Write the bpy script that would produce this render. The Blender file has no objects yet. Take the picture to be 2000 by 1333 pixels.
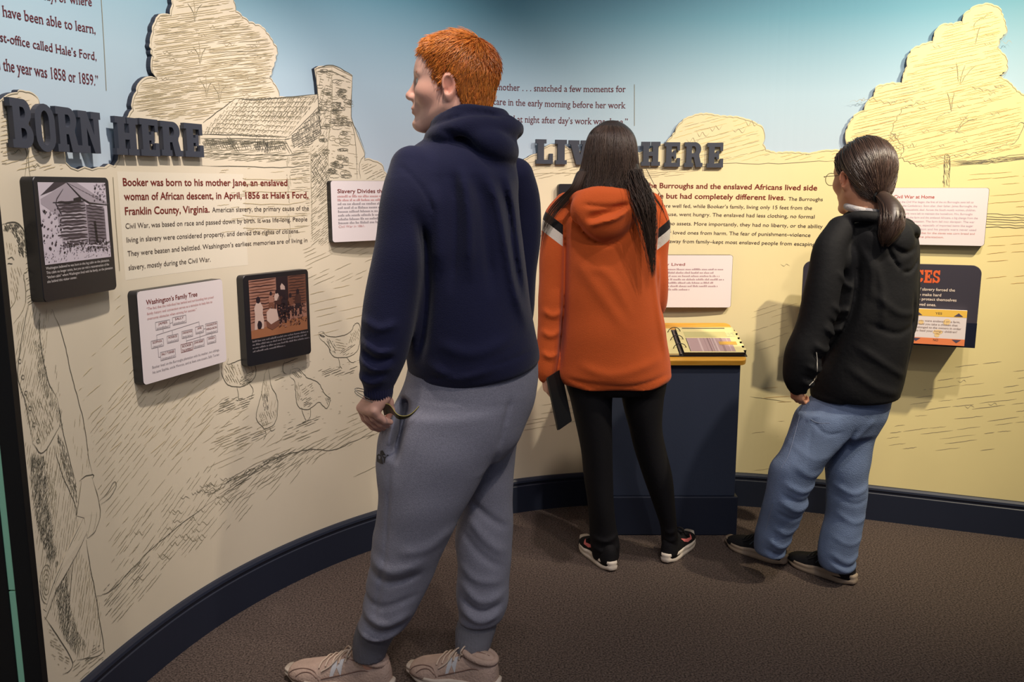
import bpy, bmesh, math, random
import numpy as np
from mathutils import Vector, Matrix
from mathutils.geometry import delaunay_2d_cdt, tessellate_polygon
random.seed(7)
rng = np.random.default_rng(7)
scene = bpy.context.scene
COL = scene.collection

# ------------------------------------------------------------------ camera
FPX = 1700.0
PITCH = math.radians(10.0)
CAMH = 1.40
cam_data = bpy.data.cameras.new('camera')
cam_data.sensor_width = 36.0
cam_data.lens = FPX / 2000.0 * 36.0
cam_data.clip_start = 0.05
cam = bpy.data.objects.new('camera', cam_data)
cam.location = (0, 0, CAMH)
cam.rotation_euler = (math.radians(90) - PITCH, 0, 0)
COL.objects.link(cam)
scene.camera = cam

# ------------------------------------------------------------------ world, exposure
scene.view_settings.view_transform = 'Standard'
scene.view_settings.look = 'None'
scene.view_settings.gamma = 1.0
scene.view_settings.exposure = 1.25
world = bpy.data.worlds.new('world')
scene.world = world
world.use_nodes = True
world.node_tree.nodes['Background'].inputs[0].default_value = (0.62, 0.66, 0.85, 1)
world.node_tree.nodes['Background'].inputs[1].default_value = 0.085

# ------------------------------------------------------------------ track spots on the ceiling, plus two added fill spots
def spot(name, loc, target, power, angle, color, blend=0.6, size=0.04):
    l = bpy.data.lights.new(name, 'SPOT')
    l.energy = power
    l.spot_size = math.radians(angle)
    l.spot_blend = blend
    l.shadow_soft_size = size
    l.color = color
    o = bpy.data.objects.new(name, l)
    o.location = loc
    d = Vector(target) - Vector(loc)
    o.rotation_euler = d.to_track_quat('-Z', 'Y').to_euler()
    COL.objects.link(o)
    return o

WARM = (1.0, 0.86, 0.62)
SOFT = (1.0, 0.88, 0.78)
spot('track_or_fill_spot', (-0.15, 1.75, 3.0), (-1.02, 2.45, 1.22), 66, 62, SOFT, 0.8)
spot('track_or_fill_spot', (0.10, 2.25, 3.05), (-0.45, 3.30, 1.10), 40, 60, (1.0, 0.86, 0.82), 0.8)
spot('track_or_fill_spot', (1.55, 1.9, 3.05), (1.00, 3.70, 1.25), 74, 62, SOFT, 0.9)
spot('track_or_fill_spot', (2.45, 1.9, 3.05), (1.85, 3.45, 1.35), 150, 72, WARM, 0.9)
spot('track_or_fill_spot', (0.9, 0.9, 3.1), (0.3, 2.9, 0.9), 34, 70, (1.0, 0.87, 0.72), 0.9)
spot('track_or_fill_spot', (-0.25, -0.9, 2.9), (-0.95, 1.6, 0.7), 22, 40, (1.0, 0.92, 0.85), 0.9)  # added fill from behind the camera, brightens the green glass strip

spot('fill_spot', (0.5, 0.2, 3.1), (-0.1, 2.1, 0.5), 30, 85, (0.96, 0.94, 1.0), 1.0, 0.35)  # added soft overhead fill to lift the hoodie back, joggers and near carpet

# ------------------------------------------------------------------ pixel rays (the photograph is 2000 x 1333)
CP, SP = math.cos(PITCH), math.sin(PITCH)
def ray(px, py):
    xc = (px - 1000.0) / FPX
    yc = -(py - 666.5) / FPX
    return xc, CP + SP * yc, -SP + CP * yc
def P(px, py, Y):
    x, y, z = ray(px, py)
    t = Y / y
    return np.array([x * t, Y, CAMH + z * t])
def G(px, py, z=0.0):
    x, y, zz = ray(px, py)
    t = (z - CAMH) / zz
    return np.array([x * t, y * t, z])

# ------------------------------------------------------------------ tagging
def tag(o, label=None, cat=None, group=None, kind=None):
    if label: o['label'] = label
    if cat: o['category'] = cat
    if group: o['group'] = group
    if kind: o['kind'] = kind
    return o
def thing(name, label, cat, loc=(0, 0, 0), group=None):
    o = bpy.data.objects.new(name, None)
    o.empty_display_size = 0.05
    COL.objects.link(o)
    o.location = loc
    return tag(o, label, cat, group)
def link(o, parent=None):
    COL.objects.link(o)
    if parent is not None:
        o.parent = parent
        o.matrix_parent_inverse = Matrix.Translation(-Vector(parent.location))
    return o
def mesh_obj(name, verts, faces, mats, parent=None, midx=None, smooth=False):
    me = bpy.data.meshes.new(name)
    me.from_pydata([tuple(map(float, v)) for v in verts], [], [tuple(map(int, f)) for f in faces])
    for m in (mats if isinstance(mats, (list, tuple)) else [mats]):
        me.materials.append(m)
    if midx is not None:
        me.polygons.foreach_set('material_index', np.asarray(midx, dtype=np.int32))
    if smooth:
        me.polygons.foreach_set('use_smooth', np.ones(len(me.polygons), dtype=bool))
    me.update()
    return link(bpy.data.objects.new(name, me), parent)
# ------------------------------------------------------------------ materials (all procedural)
MATS = {}
def lin(c):
    return tuple((v / 12.92 if v <= 0.04045 else ((v + 0.055) / 1.055) ** 2.4) for v in [x / 255.0 for x in c]) + (1.0,)
def mat(name, rgb, rough=0.6, spec=0.5, metal=0.0, bump=None, vary=None, sheen=0.0, alpha=None, linear=False):
    """rgb in sRGB 0-255; bump=(scale, strength, detail); vary=(scale, amount) mottles the colour"""
    if name in MATS: return MATS[name]
    m = bpy.data.materials.new(name); m.use_nodes = True
    nt = m.node_tree; b = nt.nodes['Principled BSDF']
    c = rgb if linear else lin(rgb)
    b.inputs['Base Color'].default_value = c
    b.inputs['Roughness'].default_value = rough
    b.inputs['Specular IOR Level'].default_value = spec
    b.inputs['Metallic'].default_value = metal
    if sheen:
        b.inputs['Sheen Weight'].default_value = sheen
        b.inputs['Sheen Roughness'].default_value = 0.5
    tc = nt.nodes.new('ShaderNodeTexCoord')
    if vary:
        n = nt.nodes.new('ShaderNodeTexNoise'); n.inputs['Scale'].default_value = vary[0]
        n.inputs['Detail'].default_value = 4
        nt.links.new(tc.outputs['Object'], n.inputs['Vector'])
        r = nt.nodes.new('ShaderNodeMapRange')
        r.inputs['From Min'].default_value = 0.3; r.inputs['From Max'].default_value = 0.7
        r.inputs['To Min'].default_value = 1 - vary[1]; r.inputs['To Max'].default_value = 1 + vary[1]
        nt.links.new(n.outputs['Fac'], r.inputs['Value'])
        mx = nt.nodes.new('ShaderNodeMix'); mx.data_type = 'RGBA'; mx.blend_type = 'MULTIPLY'
        mx.inputs['Factor'].default_value = 1.0
        mx.inputs['A'].default_value = c
        nt.links.new(r.outputs['Result'], mx.inputs['B'])
        nt.links.new(mx.outputs['Result'], b.inputs['Base Color'])
    if bump:
        n = nt.nodes.new('ShaderNodeTexNoise'); n.inputs['Scale'].default_value = bump[0]
        n.inputs['Detail'].default_value = bump[2] if len(bump) > 2 else 3
        nt.links.new(tc.outputs['Object'], n.inputs['Vector'])
        bp = nt.nodes.new('ShaderNodeBump'); bp.inputs['Strength'].default_value = bump[1]
        bp.inputs['Distance'].default_value = 0.01
        nt.links.new(n.outputs['Fac'], bp.inputs['Height'])
        nt.links.new(bp.outputs['Normal'], b.inputs['Normal'])
    MATS[name] = m
    return m
def nodes(m):
    return m.node_tree, m.node_tree.nodes['Principled BSDF']

# printed sky on the wall: teal at the top, pale towards the ground
def make_sky():
    m = mat('printed_sky', (170, 205, 222), 0.55, 0.3)
    nt, b = nodes(m)
    tc = nt.nodes.new('ShaderNodeTexCoord'); sx = nt.nodes.new('ShaderNodeSeparateXYZ')
    nt.links.new(tc.outputs['Object'], sx.inputs[0])
    mr = nt.nodes.new('ShaderNodeMapRange')
    mr.inputs['From Min'].default_value = 1.3; mr.inputs['From Max'].default_value = 2.35
    nt.links.new(sx.outputs['Z'], mr.inputs['Value'])
    cr = nt.nodes.new('ShaderNodeValToRGB')
    e = cr.color_ramp.elements
    e[0].position = 0.0; e[0].color = lin((205, 217, 230))
    e[1].position = 1.0; e[1].color = lin((58, 122, 150))
    x = e.new(0.45); x.color = lin((176, 203, 218))
    x = e.new(0.75); x.color = lin((108, 162, 182))
    nt.links.new(mr.outputs['Result'], cr.inputs['Fac'])
    nt.links.new(cr.outputs['Color'], b.inputs['Base Color'])
    return m
def make_cream():
    m = mat('printed_cream', (235, 220, 170), 0.5, 0.3)
    nt, b = nodes(m)
    tc = nt.nodes.new('ShaderNodeTexCoord'); sx = nt.nodes.new('ShaderNodeSeparateXYZ')
    nt.links.new(tc.outputs['Object'], sx.inputs[0])
    mr = nt.nodes.new('ShaderNodeMapRange')
    mr.inputs['From Min'].default_value = -0.2; mr.inputs['From Max'].default_value = 1.6
    nt.links.new(sx.outputs['X'], mr.inputs['Value'])
    cr = nt.nodes.new('ShaderNodeValToRGB')
    e = cr.color_ramp.elements
    e[0].color = lin((231, 219, 194)); e[1].color = lin((242, 225, 162))
    nt.links.new(mr.outputs['Result'], cr.inputs['Fac'])
    n = nt.nodes.new('ShaderNodeTexNoise'); n.inputs['Scale'].default_value = 2.2; n.inputs['Detail'].default_value = 4
    nt.links.new(tc.outputs['Object'], n.inputs['Vector'])
    r = nt.nodes.new('ShaderNodeMapRange')
    r.inputs['From Min'].default_value = 0.3; r.inputs['From Max'].default_value = 0.7
    r.inputs['To Min'].default_value = 0.95; r.inputs['To Max'].default_value = 1.04
    nt.links.new(n.outputs['Fac'], r.inputs['Value'])
    mx = nt.nodes.new('ShaderNodeMix'); mx.data_type = 'RGBA'; mx.blend_type = 'MULTIPLY'; mx.inputs['Factor'].default_value = 1
    nt.links.new(cr.outputs['Color'], mx.inputs['A']); nt.links.new(r.outputs['Result'], mx.inputs['B'])
    nt.links.new(mx.outputs['Result'], b.inputs['Base Color'])
    return m
M_sky = make_sky()
M_cream = make_cream()
M_edge = mat('panel_edge_dark', (40, 44, 58), 0.6)
def make_carpet():
    m = mat('carpet_brown', (92, 76, 66), 0.95, 0.1)
    nt, b = nodes(m)
    tc = nt.nodes.new('ShaderNodeTexCoord')
    n = nt.nodes.new('ShaderNodeTexNoise'); n.inputs['Scale'].default_value = 170; n.inputs['Detail'].default_value = 3
    nt.links.new(tc.outputs['Object'], n.inputs['Vector'])
    cr = nt.nodes.new('ShaderNodeValToRGB')
    e = cr.color_ramp.elements
    e[0].position = 0.33; e[0].color = lin((50, 43, 40)); e[1].position = 0.68; e[1].color = lin((110, 96, 89))
    nt.links.new(n.outputs['Fac'], cr.inputs['Fac']); nt.links.new(cr.outputs['Color'], b.inputs['Base Color'])
    bp = nt.nodes.new('ShaderNodeBump'); bp.inputs['Strength'].default_value = 0.7; bp.inputs['Distance'].default_value = 0.006
    nt.links.new(n.outputs['Fac'], bp.inputs['Height']); nt.links.new(bp.outputs['Normal'], b.inputs['Normal'])
    return m
M_carpet = make_carpet()
M_base = mat('baseboard_blue', (35, 41, 57), 0.45, 0.4)
M_letter = mat('letter_slate', (62, 66, 78), 0.6, 0.4)
M_black = mat('panel_black', (26, 27, 33), 0.4, 0.5)
M_white = mat('panel_white', (236, 226, 226), 0.35, 0.4)
M_ink = [mat('pencil_dark', (98, 95, 82), 0.7, 0.2), mat('pencil_mid', (142, 135, 112), 0.7, 0.2),
         mat('pencil_light', (174, 163, 136), 0.7, 0.2), mat('pencil_faint', (202, 187, 150), 0.7, 0.2),
         mat('pencil_black', (58, 58, 54), 0.7, 0.2)]
M_red = mat('print_dark_red', (122, 44, 36), 0.6, 0.2)
M_maroon = mat('print_maroon', (104, 46, 52), 0.6, 0.2)
M_txt = mat('print_grey', (84, 72, 66), 0.6, 0.2)
M_rose = mat('print_rose', (196, 142, 140), 0.6, 0.2)
M_greytxt = mat('print_pale_grey', (150, 142, 146), 0.6, 0.2)
M_offwhite = mat('print_white', (228, 220, 216), 0.6, 0.2)
# ------------------------------------------------------------------ the curved wall in plan
_ctrl = np.array([(-1.10, 0.2), (-1.15, 0.8), (-1.165, 1.3), (-1.155, 1.7), (-1.125, 2.05), (-1.07, 2.35), (-0.985, 2.62), (-0.86, 2.87),
                  (-0.70, 3.10), (-0.53, 3.28), (-0.28, 3.48), (0.0, 3.64), (0.32, 3.735), (0.70, 3.76), (1.05, 3.725),
                  (1.30, 3.655), (1.52, 3.57), (1.90, 3.425), (2.07, 3.36), (2.6, 3.14), (3.3, 2.83), (4.0, 2.5)])
def catmull(p, n=24):
    p = np.asarray(p, float)
    q = np.vstack([2 * p[0] - p[1], p, 2 * p[-1] - p[-2]])
    out = []
    for i in range(1, len(q) - 2):
        a, b, c, d = q[i - 1], q[i], q[i + 1], q[i + 2]
        for t in np.linspace(0, 1, n, endpoint=False):
            out.append(0.5 * (2 * b + (c - a) * t + (2 * a - 5 * b + 4 * c - d) * t * t + (3 * b - a - 3 * c + d) * t ** 3))
    out.append(q[-2])
    return np.array(out)
def resample(p, step):
    d = np.r_[0, np.cumsum(np.linalg.norm(np.diff(p, axis=0), axis=1))]
    s = np.arange(0, d[-1], step)
    return np.stack([np.interp(s, d, p[:, k]) for k in range(p.shape[1])], 1)
WP = resample(catmull(_ctrl), 0.02)
for _ in range(30):
    WP[1:-1] = 0.25 * WP[:-2] + 0.5 * WP[1:-1] + 0.25 * WP[2:]
WS = np.r_[0, np.cumsum(np.linalg.norm(np.diff(WP, axis=0), axis=1))]
_t = np.gradient(WP, axis=0); _t /= np.linalg.norm(_t, axis=1)[:, None]
WN = np.stack([_t[:, 1], -_t[:, 0]], 1)          # towards the room
WALLTOP = 3.0

class WallSurf:
    def __init__(self, off=0.0):
        self.off = off
        self.pts = WP + WN * off
        ok = self.pts[:, 1] > 0.6
        self.a = (self.pts[:, 0] / self.pts[:, 1])[ok]; self.s = WS[ok]; self.p = self.pts[ok]
    def px(self, x, y):
        r = ray(x, y); a = r[0] / r[1]
        s = np.interp(a, self.a, self.s)
        Y = np.interp(a, self.a, self.p[:, 1])
        return np.array([s, CAMH + r[2] / r[1] * Y])
    def xyz(self, uv, off=0.0):
        uv = np.atleast_2d(uv); s = uv[:, 0]
        o = self.off + off
        x = np.interp(s, WS, WP[:, 0]) + np.interp(s, WS, WN[:, 0]) * o
        y = np.interp(s, WS, WP[:, 1]) + np.interp(s, WS, WN[:, 1]) * o
        return np.stack([x, y, uv[:, 1]], 1)

class PlaneSurf:
    """vertical or tilted plane: origin o, unit axes u (along), v (up)"""
    def __init__(self, o, u, v):
        self.o = np.array(o, float); self.u = np.array(u, float); self.v = np.array(v, float)
        self.n = np.cross(self.u, self.v)
        self.n /= np.linalg.norm(self.n)
    def px(self, x, y):
        r = np.array(ray(x, y)); c = np.array([0, 0, CAMH])
        t = np.dot(self.o - c, self.n) / np.dot(r, self.n)
        d = c + r * t - self.o
        return np.array([d @ self.u, d @ self.v])
    def xyz(self, uv, off=0.0):
        uv = np.atleast_2d(uv)
        return self.o + uv[:, :1] * self.u + uv[:, 1:2] * self.v + self.n * off

_TXT = {}
def text_shape(s, bold=0.0):
    key = (s, bold)
    if key in _TXT: return _TXT[key]
    c = bpy.data.curves.new('t', 'FONT'); c.body = s; c.size = 1.0; c.resolution_u = 3
    c.offset = bold; c.fill_mode = 'FRONT'
    o = bpy.data.objects.new('t', c); COL.objects.link(o)
    dg = bpy.context.evaluated_depsgraph_get()
    me = o.evaluated_get(dg).to_mesh()
    v = np.array([x.co[:2] for x in me.vertices]).reshape(-1, 2)
    f = [tuple(p.vertices) for p in me.polygons]
    o.evaluated_get(dg).to_mesh_clear()
    bpy.data.objects.remove(o); bpy.data.curves.remove(c)
    _TXT[key] = (v, f)
    return v, f
CAP = 0.729   # cap height of the built-in font, refined below
_v, _ = text_shape('H'); CAP = _v[:, 1].max()

class Flat:
    """print on a surface: polygons, ribbons and lettering collected into one mesh"""
    def __init__(self, surf):
        self.s = surf; self.V = []; self.F = []; self.M = []; self.mats = []; self.n = 0
    def mi(self, m):
        if m not in self.mats: self.mats.append(m)
        return self.mats.index(m)
    def raw(self, uv, faces, m, off):
        p = self.s.xyz(np.asarray(uv, float), off)
        self.V.append(p); i = self.mi(m)
        for f in faces:
            self.F.append(tuple(k + self.n for k in f)); self.M.append(i)
        self.n += len(p)
    def poly(self, pts, m, off=0.0006):
        tri = tessellate_polygon([[Vector((p[0], p[1], 0)) for p in pts]])
        self.raw(pts, tri, m, off)
    def rect(self, u0, v0, u1, v1, m, off=0.0006):
        self.raw([(u0, v0), (u1, v0), (u1, v1), (u0, v1)], [(0, 1, 2, 3)], m, off)
    def frame(self, u0, v0, u1, v1, w, m, off=0.0006):
        for a in ((u0, v0, u1, v0 + w), (u0, v1 - w, u1, v1), (u0, v0 + w, u0 + w, v1 - w), (u1 - w, v0 + w, u1, v1 - w)):
            self.rect(*a, m, off)
    def ell(self, cu, cv, ru, rv, m, off=0.0006, n=14, rot=0.0):
        pts = []
        for k in range(n):
            a = 2 * math.pi * k / n
            x, y = ru * math.cos(a), rv * math.sin(a)
            pts.append((cu + x * math.cos(rot) - y * math.sin(rot), cv + x * math.sin(rot) + y * math.cos(rot)))
        self.raw(pts, [tuple(range(n))], m, off)
    def ribbon(self, pts, w, m, off=0.0005, taper=True):
        p = np.asarray(pts, float)
        if len(p) < 2: return
        t = np.gradient(p, axis=0); L = np.linalg.norm(t, axis=1)[:, None]; L[L == 0] = 1; t /= L
        nrm = np.stack([-t[:, 1], t[:, 0]], 1)
        k = np.linspace(0, 1, len(p))
        ww = (w / 2) * (np.clip(np.minimum(k, 1 - k) * 6, 0.35, 1) if taper else np.ones(len(p)))
        a = p + nrm * ww[:, None]; b = p - nrm * ww[:, None]
        n = len(p)
        self.raw(np.vstack([a, b]), [(i, i + 1, n + i + 1, n + i) for i in range(n - 1)], m, off)
    def text(self, s, uv0, width, cap, m, off=0.0007, bold=0.0, slope=0.0, serif=False, right=False, shear=0.0):
        v, f = text_shape(s, bold)
        if len(v) == 0: return
        x0, x1 = v[:, 0].min(), v[:, 0].max()
        sy = cap / CAP
        sx = width / (x1 - x0) if width else sy
        q = np.stack([(v[:, 0] - x0) * sx + v[:, 1] * sy * shear, v[:, 1] * sy], 1)
        o = np.array(uv0, float)
        if right: o = o - np.array([(x1 - x0) * sx, 0])
        q[:, 1] += q[:, 0] * slope
        self.raw(q + o, f, m, off)
        if serif:
            # small foot and head serifs on every straight stem end
            cnt = {}
            for ff in f:
                for i in range(len(ff)):
                    e = tuple(sorted((ff[i], ff[(i + 1) % len(ff)])))
                    cnt[e] = cnt.get(e, 0) + 1
            xh = 0.74 * CAP
            for (a, b), c in cnt.items():
                if c != 1: continue
                pa, pb = v[a], v[b]
                w = abs(pa[0] - pb[0])
                if abs(pa[1] - pb[1]) < 0.004 and 0.05 < w < 0.14:
                    y = pa[1]
                    if min(abs(y), abs(y - CAP), abs(y - xh), abs(y + 0.21)) > 0.09 and y < CAP * 0.9: continue
                    h = 0.045 if y < 0.2 else -0.045
                    e = 0.05
                    xa, xb = min(pa[0], pb[0]) - e, max(pa[0], pb[0]) + e
                    r = [(xa, y), (xb, y), (xb, y + h), (xa, y + h)]
                    r = np.array([((x - x0) * sx, yy * sy) for x, yy in r]); r[:, 1] += r[:, 0] * slope
                    self.raw(r + o, [(0, 1, 2, 3)], m, off)
    def build(self, name, parent=None):
        return mesh_obj(name, np.vstack(self.V), self.F, self.mats, parent, self.M)

# ------------------------------------------------------------------ floor, wall, baseboard
def struct(o):
    o['kind'] = 'structure'; return o
fl = bmesh.new()
struct(mesh_obj('floor', [(-4.5, -2.5, 0), (4.5, -2.5, 0), (4.5, 5, 0), (-4.5, 5, 0)], [(0, 1, 2, 3)], M_carpet))
fl.free()

def wall_strip(profile, closed=True, s0=0, s1=None):
    """sweep a (offset, z) profile along the wall"""
    idx = range(0, len(WP), 2)
    V, F = [], []
    n = len(profile)
    for i in idx:
        for o, z in profile:
            p = WP[i] + WN[i] * o
            V.append((p[0], p[1], z))
    m = len(list(idx))
    for i in range(m - 1):
        for k in range(n if closed else n - 1):
            a = i * n + k; b = i * n + (k + 1) % n
            F.append((a, b, b + n, a + n))
    if closed:
        F.append(tuple(range(n))[::-1]); F.append(tuple((m - 1) * n + k for k in range(n)))
    return V, F
V, F = wall_strip([(0, 0), (0, WALLTOP), (-0.12, WALLTOP), (-0.12, 0)])
struct(mesh_obj('wall_back', V, F, M_sky, smooth=False))
for p in bpy.data.objects['wall_back'].data.polygons: p.use_smooth = len(p.vertices) == 4 and False
V, F = wall_strip([(0.0, 0.0), (0.032, 0.0), (0.032, 0.118), (0.029, 0.121), (0.030, 0.128), (0.033, 0.134), (0.031, 0.142), (0.025, 0.150), (0.0, 0.153)])
struct(mesh_obj('baseboard_back', V, F, M_base))
# ------------------------------------------------------------------ raised landscape panel on the wall
MT = 0.016
SKYS = WallSurf(0.0)
MUR = WallSurf(MT)
def scallop(pts, amp, step, seed=1):
    """soft leafy bumps along a pixel polyline"""
    r = np.random.default_rng(seed)
    pts = np.asarray(pts, float); out = [pts[0]]
    for a, b in zip(pts[:-1], pts[1:]):
        L = np.linalg.norm(b - a); n = max(1, int(round(L / step)))
        nrm = np.array([b[1] - a[1], -(b[0] - a[0])]) / max(L, 1e-6)
        for k in range(n):
            p0 = a + (b - a) * k / n; p1 = a + (b - a) * (k + 1) / n
            h = amp * r.uniform(0.5, 1.2)
            for t in (0.25, 0.5, 0.75, 1.0):
                out.append(p0 + (p1 - p0) * t + nrm * h * math.sin(math.pi * t) + (r.uniform(-.15, .15, 2) * amp if t < 1 else 0))
    return out
OUT = []
OUT += scallop([(-60, 260), (-20, 215), (4, 192), (20, 182), (34, 180), (38, 175), (62, 180), (74, 190), (80, 212), (96, 226), (112, 250), (118, 276), (126, 296)], 1.2, 14, 2)
OUT += [(127, 300), (128, 316), (138, 326), (152, 331), (165, 325), (180, 330), (192, 326), (204, 326), (212, 320), (222, 324), (230, 312)]
OUT += [(232, 296), (238, 270), (240, 240), (250, 226)]
OUT += scallop([(250, 226), (258, 213), (257, 200), (266, 178), (272, 160), (285, 150), (304, 152)], 2.2, 16, 3)
OUT += scallop([(304, 150), (294, 130), (297, 108), (293, 84), (297, 62), (302, 42), (310, 28), (332, 28), (336, 8), (338, -30), (360, -70), (400, -80), (440, -50), (456, 0), (460, 20), (486, 42), (512, 52), (528, 72), (541, 96), (536, 122), (526, 150), (541, 170), (545, 188)], 2.2, 16, 4)
OUT += [(560, 189), (600, 186), (620, 184), (618, 160), (614, 134), (622, 129), (650, 127), (688, 146), (686, 200), (686, 228), (698, 262), (712, 296), (712, 308)]
OUT += scallop([(712, 310), (728, 312), (744, 318), (750, 334), (764, 352), (800, 372), (850, 365), (900, 350), (960, 335), (1010, 322)], 2.0, 15, 5)
OUT += scallop([(1010, 322), (1030, 308), (1048, 300), (1070, 284), (1094, 280), (1112, 290), (1150, 300), (1200, 305), (1250, 298), (1300, 280)], 1.6, 16, 6)
OUT += scallop([(1300, 280), (1312, 266), (1318, 258), (1324, 244), (1340, 230), (1364, 222), (1384, 221), (1408, 226), (1444, 228), (1470, 236), (1490, 248), (1494, 264), (1490, 280), (1496, 292), (1516, 298), (1540, 296), (1580, 299), (1610, 293), (1640, 293), (1652, 288)], 1.3, 13, 7)
OUT += scallop([(1654, 280), (1651, 262), (1660, 238), (1672, 222), (1688, 215), (1694, 198), (1706, 188), (1712, 168), (1738, 162), (1762, 162), (1766, 140), (1772, 128), (1772, 112), (1784, 94), (1808, 84), (1822, 80), (1828, 58), (1842, 46), (1862, 46), (1880, 42), (1882, 28), (1906, 10), (1932, 6), (1952, 14), (1960, 34), (1967, 60), (1952, 76), (1948, 92), (1966, 112), (1967, 136), (1950, 147), (1972, 160), (1986, 176), (2004, 188), (2040, 215), (2080, 250), (2140, 280), (2260, 300)], 1.8, 13, 8)
def build_mural():
    uv = np.array([MUR.px(x, y) for x, y in OUT])
    # drop accidental back-steps that would cross
    s0, s1 = uv[0, 0], uv[-1, 0]
    sL = 0.75; sR = WS[-1] - 0.05
    poly = [(sL, 0.12)] + [(sL, uv[0, 1] - 0.02)] + [tuple(p) for p in uv] + [(sR, uv[-1, 1] - 0.05), (sR, 0.12)]
    poly = poly[::-1]
    n = len(poly)
    verts = [Vector(p) for p in poly]
    edges = [(i, (i + 1) % n) for i in range(n)]
    for s in np.arange(sL + 0.03, sR - 0.02, 0.03):
        k = len(verts); verts += [Vector((s, 0.119)), Vector((s, 3.2))]
        # vertical cut lines only serve to follow the curve
        edges.append((k, k + 1))
    r = delaunay_2d_cdt(verts, edges, [list(range(n))], 1, 1e-5)
    vo, eo, fo, _, _, forig = r
    F = [f for f, o in zip(fo, forig) if o]
    used = sorted({i for f in F for i in f}); mp = {k: i for i, k in enumerate(used)}
    uvv = np.array([vo[k][:] for k in used])
    F = [tuple(mp[i] for i in f) for f in F]
    # same winding (front faces the room)
    def area(f):
        p = uvv[list(f)]; return sum(p[i][0] * p[(i + 1) % len(p)][1] - p[(i + 1) % len(p)][0] * p[i][1] for i in range(len(p)))
    F = [f if area(f) > 0 else f[::-1] for f in F]
    top = MUR.xyz(uvv); bot = SKYS.xyz(uvv, 0.0006)
    cnt = {}
    for f in F:
        for i in range(len(f)):
            e = (f[i], f[(i + 1) % len(f)]); cnt[e] = 1
    N = len(uvv); FF = list(F); M = [0] * len(F)
    for (a, b) in cnt:
        if (b, a) not in cnt:
            FF.append((a, a + N, b + N, b)); M.append(1)
    # a raised print panel, cream front and dark cut edge
    o = mesh_obj('mural_panel', np.vstack([top, bot]), FF, [M_cream, M_edge], None, M)
    tag(o, 'raised cream landscape mural of sketched trees, cabin and hens on the curved wall', 'mural')
    return o
mural = build_mural()

# ------------------------------------------------------------------ pencil drawing
INK = Flat(MUR)
D, MI, LI, FA, BK = M_ink[0], M_ink[1], M_ink[2], M_ink[3], M_ink[4]
R = random.Random(11)
def mapw(pts):
    return [MUR.px(x, y) for x, y in pts]
def smooth_px(pts, n=5):
    p = catmull(pts, n) if len(pts) > 2 else np.linspace(pts[0], pts[1], 6)
    return p
def line(pts, w=1.6, m=D, wob=0.6, off=0.0009):
    """pencil line through pixel points; w is its width in millimetres"""
    p = smooth_px(pts)
    p = p + np.array([[R.uniform(-wob, wob), R.uniform(-wob, wob)] for _ in p])
    INK.ribbon(mapw(p), w / 1000.0, m, off + R.uniform(0, 0.0002))
def inside(pt, poly):
    x, y = pt; c = False; n = len(poly)
    for i in range(n):
        x0, y0 = poly[i]; x1, y1 = poly[(i + 1) % n]
        if (y0 > y) != (y1 > y) and x < (x1 - x0) * (y - y0) / (y1 - y0) + x0: c = not c
    return c
def hatch(poly, ang, gap, m=MI, w=1.4, L=(20, 60), dens=0.8, curve=0.0, wob=0.5):
    """pencil hatching of a pixel polygon, ang in degrees"""
    a = math.radians(ang); d = np.array([math.cos(a), math.sin(a)]); q = np.array([-d[1], d[0]])
    P_ = np.array(poly, float); c = P_.mean(0)
    lu = (P_ - c) @ d; lv = (P_ - c) @ q
    v = lv.min()
    while v < lv.max():
        u = lu.min() + R.uniform(0, L[0])
        while u < lu.max():
            ln = R.uniform(*L)
            if R.random() < dens:
                p0 = c + d * u + q * v; p1 = c + d * (u + ln) + q * (v + R.uniform(-.1, .1) * gap)
                pm = (p0 + p1) / 2 + q * curve * ln
                seg = [p for p in smooth_px([p0, pm, p1], 4)]
                run = []
                for p in seg:
                    if inside(p, poly): run.append(p)
                    elif len(run) > 1: break
                    else: run = []
                if len(run) > 1:
                    rr = [(p[0] + R.uniform(-wob, wob), p[1] + R.uniform(-wob, wob)) for p in run]
                    INK.ribbon(mapw(rr), w / 1000 * R.uniform(.7, 1.25), m, 0.0009 + R.uniform(0, .0002))
            u += ln * R.uniform(0.95, 1.4)
        v += gap * R.uniform(0.75, 1.25)
def squiggle(x, y, w, h, n, m=MI, wd=1.3):
    p = [(x + w * k / n + R.uniform(-1, 1), y + (h if k % 2 else -h) * R.uniform(.4, 1)) for k in range(n + 1)]
    line(p, wd, m, 0.3)
def fillp(pts, m, off=0.0004):
    p = np.array(mapw(pts)); INK.poly(p, m, off)

# outline pencil just inside the cut edge
oo = np.array(OUT)
for a in range(0, len(OUT) - 2, 24):
    seg = oo[a:a + 26]
    if len(seg) < 3: continue
    cy = seg[:, 1].mean()
    INK.ribbon(mapw([(x + (2.5 if 200 < x < 420 else 0), y + 3.0) for x, y in seg]), 0.0018, MI if seg[0, 0] < 1300 else LI, 0.0008)

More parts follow.
